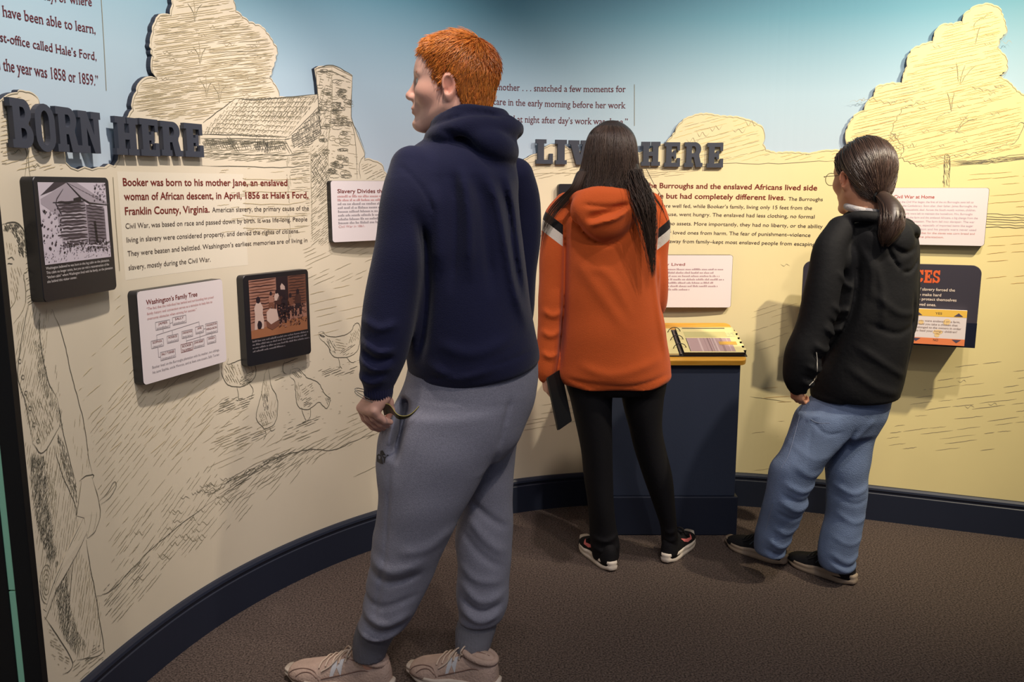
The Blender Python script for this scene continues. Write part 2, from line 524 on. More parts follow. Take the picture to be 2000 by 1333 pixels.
# left tall tree
tree1 = [(262, 222), (258, 195), (275, 160), (304, 155), (296, 130), (298, 100), (296, 60), (310, 32), (338, 24), (345, -20), (440, -20), (456, 15), (490, 48), (525, 75), (538, 100), (528, 150), (540, 180), (510, 200), (460, 196), (430, 215), (400, 235), (330, 236)]
hatch(tree1, -8, 3.6, FA, 1.9, (30, 90), 0.9)
hatch(tree1, -6, 9, LI, 1.3, (20, 60), 0.55)
hatch([(400, 60), (470, 40), (528, 80), (535, 120), (520, 170), (470, 190), (420, 180), (400, 120)], -4, 6, LI, 1.6, (30, 80), 0.8)
hatch([(440, 100), (520, 90), (530, 150), (500, 185), (450, 160)], -3, 7, MI, 1.3, (15, 45), 0.5)
for x, y in ((390, 95), (403, 160), (428, 170), (380, 12)):
    line([(x, y + 30), (x - 3, y + 12), (x - 14, y - 6)], 2.2, MI); line([(x, y + 30), (x + 5, y + 8), (x + 14, y - 4)], 2.2, MI)
    line([(x - 1, y + 28), (x, y + 5), (x - 2, y - 14)], 2.0, LI)
for k in range(16):
    squiggle(R.uniform(310, 500), R.uniform(40, 200), R.uniform(8, 22), 3, 4, LI)

# bush behind the lettering, far left
hatch([(0, 215), (36, 184), (76, 200), (110, 260), (125, 330), (60, 335), (0, 330)], -16, 8, FA, 1.6, (14, 40), .6)
hatch([(0, 215), (20, 195), (30, 230), (30, 330), (0, 335)], -10, 8, LI, 1.4, (10, 30), .7)
line([(48, 345), (52, 300), (44, 285), (30, 276)], 2.0, MI); line([(58, 345), (55, 300), (62, 280)], 2.0, MI)
for k in range(14): squiggle(R.uniform(2, 70), R.uniform(200, 325), 16, 4, 3, MI)

# cabin: roof
roof = [(398, 238), (460, 194), (620, 187), (625, 205), (562, 266), (396, 262)]
for k in range(9):
    t = k / 8.0
    a = np.array([462, 192]) * (1 - t) + np.array([394, 255]) * t; b = np.array([624, 188]) * (1 - t) + np.array([562, 266]) * t
    n = 30
    pts = [(a + (b - a) * i / n) + np.array([0, 2.2 * (i % 2)]) for i in range(n + 1)]
    line(pts, 1.3, MI, .6)
    for i in range(n):
        if R.random() < .85:
            p = a + (b - a) * (i + R.uniform(0, .8)) / n
            line([p, p + np.array([-4.5, 6.5])], 1.4, D if R.random() < .4 else MI, .4)
hatch([(470, 196), (618, 190), (590, 235), (440, 228)], 130, 4, MI, 1.3, (8, 18), .7)
hatch([(540, 198), (622, 190), (610, 215), (560, 240), (520, 235)], 125, 5, D, 1.3, (6, 16), .6)
line([(396, 240), (430, 214), (460, 192)], 2.4, D); line([(460, 192), (500, 195), (560, 190), (622, 184)], 2.6, D)
line([(392, 262), (470, 264), (560, 268)], 2.4, D); line([(392, 270), (470, 271), (556, 273)], 2.0, D)
line([(562, 268), (600, 232), (624, 206)], 2.2, D); line([(556, 273), (566, 270)], 2, D)
# gable shade, walls
hatch([(566, 268), (626, 208), (628, 262), (606, 285), (570, 290)], 75, 2.6, D, 1.7, (12, 30), .95)
hatch([(566, 268), (626, 208), (628, 262), (606, 285), (570, 290)], 150, 3.2, BK, 1.4, (12, 30), .8)
hatch([(394, 270), (560, 274), (560, 318), (394, 312)], -7, 3.4, MI, 1.6, (20, 50), .8)
hatch([(394, 272), (560, 276), (558, 296), (394, 290)], 65, 3.6, D, 1.4, (8, 20), .8)
hatch([(500, 270), (530, 270), (530, 300), (500, 298)], 85, 2.0, BK, 2.0, (10, 26), .98)
for x0, y0, x1, y1 in ((442, 266, 462, 298), (551, 274, 566, 300), (498, 272, 500, 292), (531, 272, 532, 294)):
    line([(x0, y0), (x1, y1)], 1.6, D); line([(x0 + 5, y0), (x1 + 5, y1)], 1.6, D)
for k in range(7):
    y = 300 + k * 24
    line([(394 if k < 2 else 480, y), (480, y + 2), (562, y + 3), (606, y - 4)], 1.7, D if k < 2 else FA, 1.0)
    hatch([(420, y + 3), (562, y + 5), (562, y + 15), (420, y + 14)], -5, 4, FA if k else MI, 1.4, (12, 40), .45)
    hatch([(566, y - 8), (606, y - 12), (606, y + 8), (566, y + 10)], -3, 4, LI, 1.4, (10, 30), .6)
hatch([(560, 300), (568, 300), (568, 470), (560, 470)], 85, 3, MI, 1.4, (10, 25), .7)
# dark side of the chimney stack and the stone chimney
hatch([(606, 285), (640, 280), (645, 480), (606, 480)], 140, 3.2, MI, 1.7, (10, 26), .85)
hatch([(606, 300), (638, 300), (642, 380), (610, 390)], 125, 4, D, 1.7, (8, 22), .8)
line([(606, 285), (608, 380), (610, 470)], 1.6, MI)
chim = [(618, 135), (688, 148), (686, 230), (712, 300), (712, 350), (640, 350), (626, 285), (622, 200)]
line([(616, 134), (620, 185), (626, 262)], 2.6, D); line([(616, 134), (650, 128), (688, 147)], 2.8, D)
line([(648, 132), (648, 200), (640, 285), (642, 350)], 1.8, MI)
line([(688, 147), (686, 228), (700, 262), (714, 300)], 2.2, D); line([(686, 240), (694, 275), (698, 350)], 1.6, D)
line([(618, 140), (648, 140), (686, 158)], 2.0, D)
for k in range(70):
    y = R.uniform(138, 345); x = R.uniform(624, 684)
    if not inside((x, y), chim): continue
    rx, ry = R.uniform(5, 11), R.uniform(2.5, 5)
    el = [(x + rx * math.cos(t), y + ry * math.sin(t)) for t in np.linspace(0, 6.28, 9)]
    line(el, 1.2, D if R.random() < .45 else MI, .5)
    if R.random() < .45:
        hatch([(x - rx, y - ry), (x + rx, y - ry), (x + rx, y + ry), (x - rx, y + ry)], 15, 1.8, D, 1.3, (4, 12), .9)
hatch([(620, 140), (648, 138), (646, 280), (628, 280)], 100, 5, MI, 1.4, (6, 16), .6)
hatch([(620, 190), (640, 190), (640, 280), (628, 280)], 120, 3, D, 1.4, (6, 16), .7)
hatch([(622, 142), (650, 134), (650, 200), (626, 205)], 20, 4, MI, 1.5, (6, 18), .7)
hatch([(652, 140), (686, 152), (684, 220), (654, 200)], 12, 5, MI, 1.4, (6, 16), .6); hatch([(650, 205), (684, 225), (700, 300), (700, 345), (645, 345)], 8, 6, LI, 1.4, (8, 22), .6)
hatch([(470, 196), (618, 190), (570, 262), (410, 258)], 125, 5, LI, 1.4, (8, 20), .7); hatch([(430, 222), (540, 215), (520, 262), (402, 260)], 128, 6, MI, 1.3, (7, 16), .6)
hatch([(396, 272), (562, 276), (562, 290), (396, 284)], -4, 2.2, D, 1.7, (16, 40), .8)
hatch([(566, 285), (606, 280), (606, 350), (566, 350)], -8, 4, MI, 1.5, (10, 30), .6); hatch([(606, 300), (640, 296), (644, 360), (608, 360)], 60, 4, D, 1.6, (8, 20), .6)
# bush right of the chimney
hatch([(704, 318), (744, 322), (760, 352), (704, 352)], -25, 5, MI, 1.4, (12, 30), .7)
line([(704, 350), (702, 320), (714, 300)], 1.6, D)

# lighter box behind the text block
def softbox(x0, y0, x1, y1, m):
    a = MUR.px(x0, (y0 + y1) / 2)[0]; b = MUR.px(x1, (y0 + y1) / 2)[0]
    zt = MUR.px((x0 + x1) / 2, y0)[1]; zb = MUR.px((x0 + x1) / 2, y1)[1]
    n = 20; uv = []
    for k in range(n + 1):
        s = a + (b - a) * k / n; uv += [(s, zb), (s, zt)]
    INK.raw(uv, [(2 * k, 2 * k + 2, 2 * k + 3, 2 * k + 1) for k in range(n)], m, 0.00025)
softbox(236, 338, 480, 532, mat('print_pale_box', (238, 228, 206), 0.5, 0.3))

# the sketched child at the far left
head = [(8, 440), (30, 436), (46, 450), (52, 480), (48, 510), (54, 524), (46, 540), (40, 560), (34, 585), (20, 600), (0, 610), (-12, 560), (-12, 480)]
line([(4, 438), (28, 434), (46, 452), (50, 500)], 2.4, D)
hatch([(6, 436), (34, 436), (50, 462), (52, 505), (36, 500), (34, 475), (22, 455), (6, 452)], 60, 2.4, D, 2.0, (8, 20), .95)
line([(50, 500), (58, 508), (54, 528), (46, 536), (48, 556), (50, 585), (42, 610), (26, 632)], 1.8, MI)
line([(34, 560), (30, 585), (20, 602), (4, 614)], 1.8, MI)
line([(14, 506), (22, 503), (28, 508)], 1.8, D); line([(14, 515), (24, 515)], 1.8, D)
hatch([(12, 470), (34, 480), (36, 500), (12, 496)], 80, 4, LI, 1.3, (6, 16), .6)
hatch([(20, 520), (42, 520), (44, 580), (20, 600)], 75, 5, LI, 1.3, (8, 24), .7)
hatch([(48, 505), (70, 500), (74, 590), (50, 600)], -30, 5, MI, 1.4, (12, 34), .7)
vest = [(30, 640), (56, 588), (76, 600), (84, 660), (92, 740), (112, 770), (118, 815), (80, 880), (62, 860), (44, 800), (30, 700)]
hatch(vest, 102, 4.2, MI, 1.4, (14, 40), .85)
hatch([(66, 660), (84, 680), (96, 760), (120, 800), (124, 850), (98, 800), (74, 740)], 98, 2.4, D, 1.5, (12, 34), .95)
hatch([(44, 760), (90, 770), (110, 830), (80, 872), (58, 830)], 70, 5, MI, 1.3, (10, 30), .7)
line([(56, 588), (44, 650), (34, 730), (50, 790), (64, 868)], 2.0, D); line([(64, 868), (84, 884), (118, 830)], 2.2, D)
line([(78, 612), (76, 640), (82, 690), (94, 745), (112, 780)], 2.0, D); line([(112, 780), (124, 850), (148, 945)], 1.8, D)
for x, y in ((38, 706), (44, 737), (50, 768), (58, 798), (66, 830), (74, 862)):
    line([(x + 3 * math.cos(t), y + 4 * math.sin(t)) for t in np.linspace(0, 6.28, 8)], 1.6, D, .1)
line([(100, 604), (116, 640), (128, 680), (138, 730), (152, 780), (164, 830), (172, 890), (180, 928)], 1.8, D)
hatch([(84, 600), (100, 606), (92, 690), (84, 690)], 95, 4, LI, 1.3, (10, 26), .7)
hatch([(104, 700), (112, 720), (118, 780), (110, 770)], 95, 3, MI, 1.3, (10, 26), .7)
hatch([(150, 790), (166, 830), (178, 920), (160, 935), (140, 860)], 95, 5, LI, 1.3, (14, 30), .6)
line([(154, 940), (168, 930), (182, 928), (180, 936)], 2.2, D)
# trousers, hand and staff
trous = [(46, 860), (80, 884), (104, 860), (122, 880), (150, 950), (152, 1010), (148, 1060), (176, 1110), (196, 1180), (204, 1260), (190, 1285), (150, 1290), (120, 1240), (90, 1180), (70, 1060), (58, 940)]
hatch(trous, 98, 4.6, MI, 1.4, (16, 46), .85)
hatch([(58, 880), (86, 890), (90, 960), (104, 1060), (118, 1110), (98, 1110), (76, 1050), (60, 960)], 96, 2.0, D, 1.9, (16, 40), .97)
hatch([(60, 880), (90, 890), (100, 1000), (112, 1090), (90, 1100), (70, 1020)], 110, 2.4, BK, 1.6, (16, 40), .9)
hatch([(110, 840), (122, 860), (150, 950), (150, 985), (140, 960), (118, 900)], 80, 2.2, D, 1.8, (10, 30), .95)
hatch([(102, 1130), (128, 1100), (136, 1180), (150, 1230), (172, 1262), (150, 1285), (120, 1240)], 97, 2.1, D, 1.9, (16, 40), .97)
hatch([(102, 1130), (128, 1100), (140, 1190), (160, 1260), (140, 1275), (116, 1230)], 115, 2.6, BK, 1.6, (12, 36), .9)
hatch([(88, 900), (110, 920), (112, 1020), (100, 1000)], 95, 3, MI, 1.6, (10, 30), .8)
line([(104, 870), (122, 930), (146, 985), (148, 1020)], 1.8, D); line([(168, 1055), (176, 1110), (186, 1160), (200, 1250), (204, 1278)], 2.2, D)
hatch([(150, 1080), (172, 1090), (196, 1200), (198, 1250), (160, 1240), (146, 1150)], 100, 6, LI, 1.3, (14, 40), .7)
handp = [(158, 938), (178, 932), (192, 980), (194, 1004), (184, 1040), (170, 1052), (164, 1012), (150, 1008), (152, 985)]
fillp(handp, M_cream, 0.0010)
def over(pts, w=1.8, m=D): line(pts, w, m, .4, 0.0014)
over([(158, 940), (152, 985), (148, 1012)]); over([(178, 932), (190, 970), (195, 1004), (186, 1036), (172, 1052)])
over([(192, 980), (208, 964), (222, 942), (226, 950), (214, 972), (196, 986)], 1.8)
over([(170, 1048), (176, 1020), (178, 1000)], 1.3, MI); over([(180, 1044), (186, 1018), (188, 1000)], 1.3, MI)
staff = [(150, 1030), (162, 1012), (170, 1040), (150, 1085), (110, 1150), (90, 1195), (84, 1190), (104, 1130)]
fillp(staff, M_cream, 0.0010)
over([(162, 1012), (134, 1070), (106, 1135), (88, 1190)], 2.0); over([(170, 1038), (148, 1085), (112, 1150), (92, 1200), (86, 1210)], 2.0)
over([(158, 1030), (128, 1092), (100, 1160)], 1.3, MI); over([(162, 1036), (134, 1092)], 1.2, LI)
line([(142, 1090), (136, 1160), (128, 1250)], 1.8, D, .3, .0012); line([(136, 1092), (130, 1160), (124, 1250)], 1.5, D, .3, .0012)
for k in range(4):
    line([(90 + (12 - 3 * k) * math.cos(t), 1142 + (38 - 9 * k) * math.sin(t)) for t in np.linspace(0.3, 6.0, 12)], 1.6, D if k == 0 else MI)
line([(86, 1205), (110, 1240), (140, 1290), (136, 1310), (122, 1318)], 2.2, D); line([(150, 1290), (190, 1282), (204, 1270)], 2.0, D)
hatch([(90, 1215), (112, 1250), (138, 1290), (124, 1315), (100, 1280)], 30, 5, MI, 1.4, (8, 20), .7)
hatch([(140, 1290), (200, 1280), (180, 1320), (140, 1333)], -40, 5, MI, 1.6, (14, 40), .7)
hatch([(182, 1258), (204, 1262), (202, 1290), (160, 1300)], -30, 4, D, 1.5, (10, 24), .7)

# hens
def hen(body, legs, shade, tail=None):
    line(body, 2.2, D, .6)
    for l in legs: line(l, 1.9, D, .4)
    for poly, a, g, m in shade: hatch(poly, a, g, m, 1.6, (7, 22), .85)
hen([(446, 700), (444, 712), (462, 706), (480, 702), (498, 715), (498, 735), (484, 750), (465, 756), (445, 752), (434, 735), (432, 718), (436, 706)],
    [[(462, 755), (466, 780), (460, 782)], [(486, 748), (494, 762), (490, 778)], [(466, 780), (474, 778)]],
    [([(436, 710), (455, 710), (470, 750), (440, 748)], 60, 4, MI), ([(470, 735), (498, 722), (490, 748), (466, 756)], -30, 3, D), ([(445, 712), (495, 708), (495, 730), (450, 735)], 70, 6, LI)])
hen([(522, 718), (516, 735), (510, 770), (502, 800), (501, 820), (514, 836), (518, 838), (536, 828), (542, 800), (540, 775), (530, 755), (526, 735), (524, 716)],
    [[(517, 838), (519, 850), (514, 860)], [(526, 836), (530, 842), (538, 838)]],
    [([(512, 765), (524, 770), (526, 800), (518, 806), (512, 790)], 85, 2.2, BK), ([(510, 740), (526, 745), (526, 775), (508, 780)], 80, 3.4, MI), ([(502, 805), (540, 800), (530, 832), (512, 832)], 70, 4, MI), ([(526, 775), (540, 780), (540, 820), (528, 815)], 100, 5, LI)])
hen([(568, 722), (566, 735), (575, 745), (577, 765), (580, 790), (592, 800), (606, 798), (622, 786), (630, 792), (638, 798), (645, 780), (634, 770), (628, 758), (618, 745), (600, 738), (590, 728), (582, 720), (570, 722)],
    [[(588, 796), (594, 815), (598, 822)], [(606, 798), (606, 812), (602, 820)], [(598, 822), (590, 826)], [(598, 822), (608, 820)]],
    [([(568, 722), (588, 722), (590, 740), (570, 738)], 50, 3, D), ([(584, 750), (612, 748), (615, 770), (590, 775)], -35, 4, MI), ([(585, 778), (618, 775), (606, 796), (590, 796)], -30, 3, D), ([(576, 745), (585, 745), (588, 785), (580, 785)], 80, 3, MI), ([(634, 772), (645, 780), (640, 796)], 70, 2.5, D)])
hen([(622, 650), (630, 648), (638, 656), (652, 658), (672, 655), (686, 646), (692, 634), (700, 632), (704, 645), (702, 672), (694, 690), (676, 698), (655, 698), (646, 690), (640, 676), (632, 668), (624, 660), (622, 650)],
    [[(660, 698), (664, 716), (660, 719)], [(676, 698), (686, 708), (696, 706)], [(664, 716), (668, 720)]],
    [([(622, 650), (634, 650), (636, 662), (624, 658)], 20, 2.2, BK), ([(636, 660), (656, 668), (656, 692), (642, 684)], 60, 3, D), ([(660, 685), (696, 670), (690, 692), (665, 697)], -35, 3, D), ([(684, 648), (702, 640), (702, 665), (680, 672)], 70, 3.5, MI), ([(652, 662), (680, 662), (678, 684), (656, 686)], 10, 5, LI)])
line([(555, 706), (552, 718), (554, 728), (559, 731)], 2.4, D); line([(552, 712), (566, 706), (582, 700)], 2.2, D)
for poly, g, m in (([(430, 780), (500, 770), (480, 800), (424, 808)], 4, D), ([(478, 850), (520, 838), (540, 836), (500, 862), (450, 866)], 4, D), ([(560, 824), (630, 812), (610, 832), (556, 840)], 4, D),
                   ([(620, 722), (700, 712), (690, 730), (625, 738)], 4, D), ([(530, 735), (556, 730), (560, 745), (530, 748)], 4, MI), ([(440, 820), (520, 840), (470, 880), (410, 876)], 5, LI), ([(550, 842), (640, 838), (600, 862), (550, 866)], 6, MI)):
    hatch(poly, -22, g, m, 1.7, (12, 40), .75)
for k in range(80):
    x, y = R.uniform(545, 735), R.uniform(690, 840)
    INK.ribbon(mapw([(x, y), (x + R.uniform(2, 6), y - R.uniform(0, 2))]), 0.0022, R.choice([MI, LI, D]), 0.0008)

# grassy ground, left side
hatch([(170, 820), (270, 700), (430, 800), (330, 960), (260, 1090), (215, 1080), (190, 960)], -52, 9, LI, 1.4, (16, 50), .75)
hatch([(210, 1060), (330, 960), (420, 900), (430, 960), (330, 1060), (220, 1120)], -55, 7, MI, 1.4, (14, 44), .7)
hatch([(200, 1160), (330, 1040), (520, 900), (640, 880), (600, 920), (480, 1010), (330, 1110), (220, 1230)], -50, 7, MI, 1.4, (18, 60), .8)
hatch([(200, 1150), (300, 1080), (290, 1110), (205, 1215)], -50, 5, D, 1.4, (14, 40), .6)
hatch([(400, 960), (520, 890), (735, 830), (735, 850), (600, 905), (470, 985)], -32, 6, MI, 1.5, (24, 70), .85)
hatch([(440, 930), (560, 880), (640, 865), (560, 905), (450, 955)], -30, 4.5, D, 1.5, (18, 46), .7)
line([(188, 1165), (210, 1158), (232, 1140), (262, 1105), (310, 1060), (370, 1010), (420, 975)], 2.0, D, 1.5)
line([(420, 975), (460, 950), (520, 905), (560, 888), (610, 878), (650, 880), (690, 862), (740, 846)], 2.4, D, 1.0)
line([(690, 932), (712, 922), (740, 908)], 1.5, MI)
for k in range(40):
    t = k / 39.0; x = 400 + t * 150; y = 970 - t * 75 + R.uniform(-6, 6)
    line([(x, y), (x + R.uniform(-2, 3), y - 4), (x + R.uniform(4, 12), y - R.uniform(4, 10))], 1.5, R.choice([MI, D]), .8)
for k in range(26):
    x = R.uniform(250, 440); squiggle(x, 1250 - x * 0.62 + R.uniform(-60, 40), R.uniform(14, 32), 4, 4, MI, 1.3)
for k in range(12):
    x = R.uniform(330, 560); squiggle(x, 1120 - x * 0.42 + R.uniform(-14, 10), R.uniform(10, 20), 3, 3, D, 1.3)
hatch([(260, 640), (420, 760), (560, 860), (430, 900), (300, 800)], -38, 13, LI, 1.4, (24, 70), .6, .06)
hatch([(430, 760), (560, 840), (735, 780), (735, 850), (560, 900), (400, 920)], -24, 11, LI, 1.4, (24, 70), .6)
hatch([(590, 480), (745, 470), (740, 540), (600, 560)], -24, 8, LI, 1.4, (20, 60), .7)
hatch([(600, 560), (740, 540), (720, 640), (610, 690)], -14, 16, FA, 1.6, (24, 70), .6)
hatch([(235, 560), (258, 700), (272, 760), (430, 730), (400, 900), (220, 900), (150, 760)], -42, 17, FA, 1.6, (20, 60), .6)

# distance, middle and right
hatch([(1010, 326), (1050, 306), (1094, 286), (1130, 296), (1130, 340), (1040, 352), (1000, 345)], -14, 6, LI, 1.5, (16, 50), .7)
line([(1000, 334), (1060, 322), (1120, 318), (1240, 330), (1300, 326), (1420, 318), (1500, 320), (1600, 314), (1660, 318)], 1.8, MI, 1.4)
line([(1000, 345), (1080, 338), (1250, 345), (1320, 334), (1380, 326)], 1.4, LI, 1.4)
hatch([(1240, 332), (1420, 322), (1390, 336), (1250, 350)], -6, 4, LI, 1.5, (20, 60), .8)
bush = [(1302, 284), (1320, 262), (1345, 232), (1384, 226), (1440, 232), (1484, 248), (1488, 284), (1510, 302), (1640, 298), (1640, 310), (1420, 316), (1300, 318)]
hatch(bush, -16, 8, mat('pencil_straw', (224, 202, 142), 0.7, 0.2), 1.8, (24, 70), .8); hatch(bush, -14, 15, LI, 1.3, (16, 50), .6)
for x, y in ((1360, 262), (1385, 250), (1430, 255), (1455, 240), (1340, 275)):
    squiggle(x, y, 26, 6, 4, LI, 1.4)
tree2 = [(1658, 262), (1676, 224), (1712, 172), (1764, 165), (1776, 110), (1828, 84), (1850, 48), (1884, 44), (1930, 10), (1960, 40), (1950, 80), (1964, 130), (1972, 165), (1998, 190), (1998, 290), (1900, 310), (1800, 330), (1740, 300), (1660, 290)]
hatch(tree2, -14, 5, mat('pencil_straw', (224, 202, 142), 0.7, 0.2), 1.9, (30, 90), .85); hatch(tree2, -12, 13, mat('pencil_ochre', (214, 178, 118), 0.7, 0.2), 1.5, (24, 70), .75)
hatch([(1664, 262), (1690, 220), (1740, 180), (1800, 130), (1820, 180), (1760, 230), (1770, 290), (1700, 290)], -12, 10, LI, 1.4, (16, 50), .6)
def arcs(pts, m=LI, w=1.5): line(scallop(pts, 3.5, 14, R.randrange(999)), w, m, .4)
arcs([(1830, 195), (1790, 200), (1760, 212), (1745, 240), (1740, 260), (1765, 290), (1755, 310), (1790, 325), (1835, 328)], MI)
arcs([(1660, 200), (1700, 196), (1740, 204), (1760, 195)], LI); arcs([(1818, 245), (1840, 225), (1870, 215)], LI)
arcs([(1890, 170), (1920, 178), (1950, 180)], LI); arcs([(1848, 135), (1875, 132)], LI); arcs([(1904, 60), (1910, 40), (1935, 30)], MI)
arcs([(1810, 300), (1830, 310), (1880, 305), (1940, 295), (1990, 270)], LI); arcs([(1830, 262), (1860, 256), (1885, 262)], LI)
for x0, y0, dx in ((1875, 165, 10), (1876, 165, 30), (1872, 160, -4), (1866, 262, 26), (1868, 260, 40), (1905, 88, 10), (1858, 218, 6), (1858, 218, -8)):
    line([(x0, y0), (x0 + dx * .4, y0 - 20), (x0 + dx, y0 - 38 if dx < 35 else y0 - 28)], 2.0, MI, .6)
for k in range(20): squiggle(R.uniform(1680, 1970), R.uniform(60, 300), R.uniform(8, 22), 3.5, 3, LI, 1.3)
for k in range(8): squiggle(R.uniform(1720, 1770), R.uniform(250, 290), 22, 5, 4, MI, 1.4)
# rail fences
post = [(1843, 306), (1855, 306), (1856, 366), (1841, 366)]
hatch(post, 80, 2.6, D, 1.5, (10, 30), .9); line([(1843, 366), (1845, 308), (1849, 303), (1855, 310), (1854, 366)], 2.0, D)
for k in range(5): line([(1856, 318 + k * 1.8), (1920, 312 + k * 2), (1960, 306 + k * 2.3), (2020, 300 + k * 2.5)], 1.6, R.choice([D, MI]), 1.2)
hatch([(1856, 316), (2010, 300), (2010, 312), (1856, 324)], -6, 3, MI, 1.5, (10, 40), .7)
for k in range(6): line([(1900, 418 + k * 5), (1960, 419 + k * 5), (2020, 421 + k * 5)], 1.8, R.choice([D, MI]), 1.3)
line([(1985, 250), (1992, 240), (2000, 244), (1985, 276), (1970, 285)], 1.8, MI)
# field lines on the right
for poly, g in (([(1870, 330), (2010, 330), (2010, 420), (1930, 410)], 12), ([(1925, 450), (2010, 450), (2010, 560), (1920, 560)], 18), ([(1470, 750), (1560, 755), (1540, 800), (1465, 800)], 10)):
    hatch(poly, -4, g, mat('pencil_ochre', (214, 178, 118)), 1.6, (26, 90), .7)
hatch([(1850, 720), (2010, 690), (2010, 880), (1720, 880), (1760, 800)], -7, 12, M_ink[2], 1.5, (20, 80), .6)
hatch([(1465, 600), (1560, 590), (1530, 700), (1470, 700)], -18, 12, M_ink[3], 1.6, (20, 60), .6)
hatch([(1465, 800), (1540, 800), (1500, 930), (1462, 920)], -8, 14, M_ink[3], 1.6, (20, 60), .6)
hatch([(1000, 790), (1140, 770), (1140, 840), (1000, 850)], -10, 10, M_ink[2], 1.5, (20, 70), .6)
line([(1465, 775), (1500, 780), (1545, 786)], 1.6, MI)
for x, y in ((1870, 745), (1930, 790), (1885, 795), (1525, 518)): squiggle(x, y, 18, 3, 3, LI, 1.5)
INK.build('pencil_sketch', mural)

# ------------------------------------------------------------------ printed lettering on the wall
def wl(F_, s, p0, p1, cap_px, m, bold=0.0, serif=False):
    """one line of text whose baseline runs from pixel p0 to pixel p1"""
    a = F_.s.px(*p0); b = F_.s.px(*p1); t = F_.s.px(p0[0], p0[1] - cap_px)
    t2 = F_.s.px(p1[0], p1[1] - cap_px)
    F_.text(s, a, b[0] - a[0], t[1] - a[1], m, 0.0012, bold, (b[1] - a[1]) / (b[0] - a[0]), serif)
T = Flat(MUR)
wl(T, 'Booker was born to his mother Jane, an enslaved', (240, 363), (561, 363), 15, M_red, 0.014)
wl(T, 'woman of African descent, in April, 1856 at Hale\u2019s Ford,', (242, 391), (602, 387), 15, M_red, 0.014)
wl(T, 'Franklin County, Virginia.', (244, 420), (409, 415), 15, M_red, 0.014)
wl(T, 'American slavery, the primary cause of the', (414, 415), (603, 411), 10, M_txt)
wl(T, 'Civil War, was based on race and passed down by birth. It was life-long. People', (245, 447), (600, 432), 10.5, M_txt)
wl(T, 'living in slavery were considered property, and denied the rights of citizens.', (247, 474), (584, 455), 10.5, M_txt)
wl(T, 'They were beaten and belittled. Washington\u2019s earliest memories are of living in', (249, 501), (600, 473), 10.5, M_txt)
wl(T, 'slavery, mostly during the Civil War.', (251, 528), (411, 511), 10.5, M_txt)
wl(T, 'The Burroughs and the enslaved Africans lived side', (1258, 367), (1596, 372), 10, M_red, 0.014)
wl(T, 'by side but had completely different lives.', (1250, 387), (1534, 391), 10, M_red, 0.014)
wl(T, 'The Burroughs', (1540, 392), (1607, 393), 7, M_txt)
wl(T, 'family were well fed, while Booker\u2019s family, living only 15 feet from the', (1258, 405), (1586, 410), 7, M_txt)
wl(T, 'Burroughs\u2019 house, went hungry. The enslaved had less clothing, no formal', (1240, 421), (1591, 427), 7, M_txt)
wl(T, 'education, and no assets. More importantly, they had no liberty, or the ability', (1236, 439), (1607, 446), 7, M_txt)
wl(T, 'to protect their loved ones from harm. The fear of punishment\u2013violence', (1238, 457), (1583, 463), 7, M_txt)
wl(T, 'or being sold away from family\u2013kept most enslaved people from escaping.', (1244, 474), (1594, 481), 7, M_txt)
T.ribbon([MUR.px(220, 346), MUR.px(226, 440), MUR.px(233, 529)], 0.002, MI, 0.0012, False)
T.build('printed_text', mural)
Q = Flat(SKYS)
wl(Q, 'I know not the month or the day, or where', (-160, -40), (179, 12), 22, M_maroon, 0.0, True)
wl(Q, 'As nearly as I have been able to learn,', (-120, 5), (186, 66), 23, M_maroon, 0.0, True)
wl(Q, 'I was born near a cross-roads post-office called Hale\u2019s Ford,', (-300, 12), (188, 118), 23, M_maroon, 0.0, True)
wl(Q, 'and the year was 1858 or 1859.\u201d', (-24, 132), (192, 168), 24, M_maroon, 0.0, True)
Q.ribbon([SKYS.px(196, -20), SKYS.px(202, 80), SKYS.px(207, 177)], 0.0022, MI, 0.0012, False)
wl(Q, 'My mother . . . snatched a few moments for', (948, 175), (1222, 180), 13, M_maroon, 0.0, True)
wl(Q, 'our care in the early morning before her work', (938, 203), (1221, 212), 13, M_maroon, 0.0, True)
wl(Q, 'began, and at night after day\u2019s work was done.\u201d', (945, 236), (1226, 244), 13, M_maroon, 0.0, True)
Q.ribbon([SKYS.px(1239, 165), SKYS.px(1239, 205), SKYS.px(1239, 246)], 0.0022, MI, 0.0012, False)
q = Q.build('printed_quote', bpy.data.objects['wall_back'])
q['kind'] = 'structure'
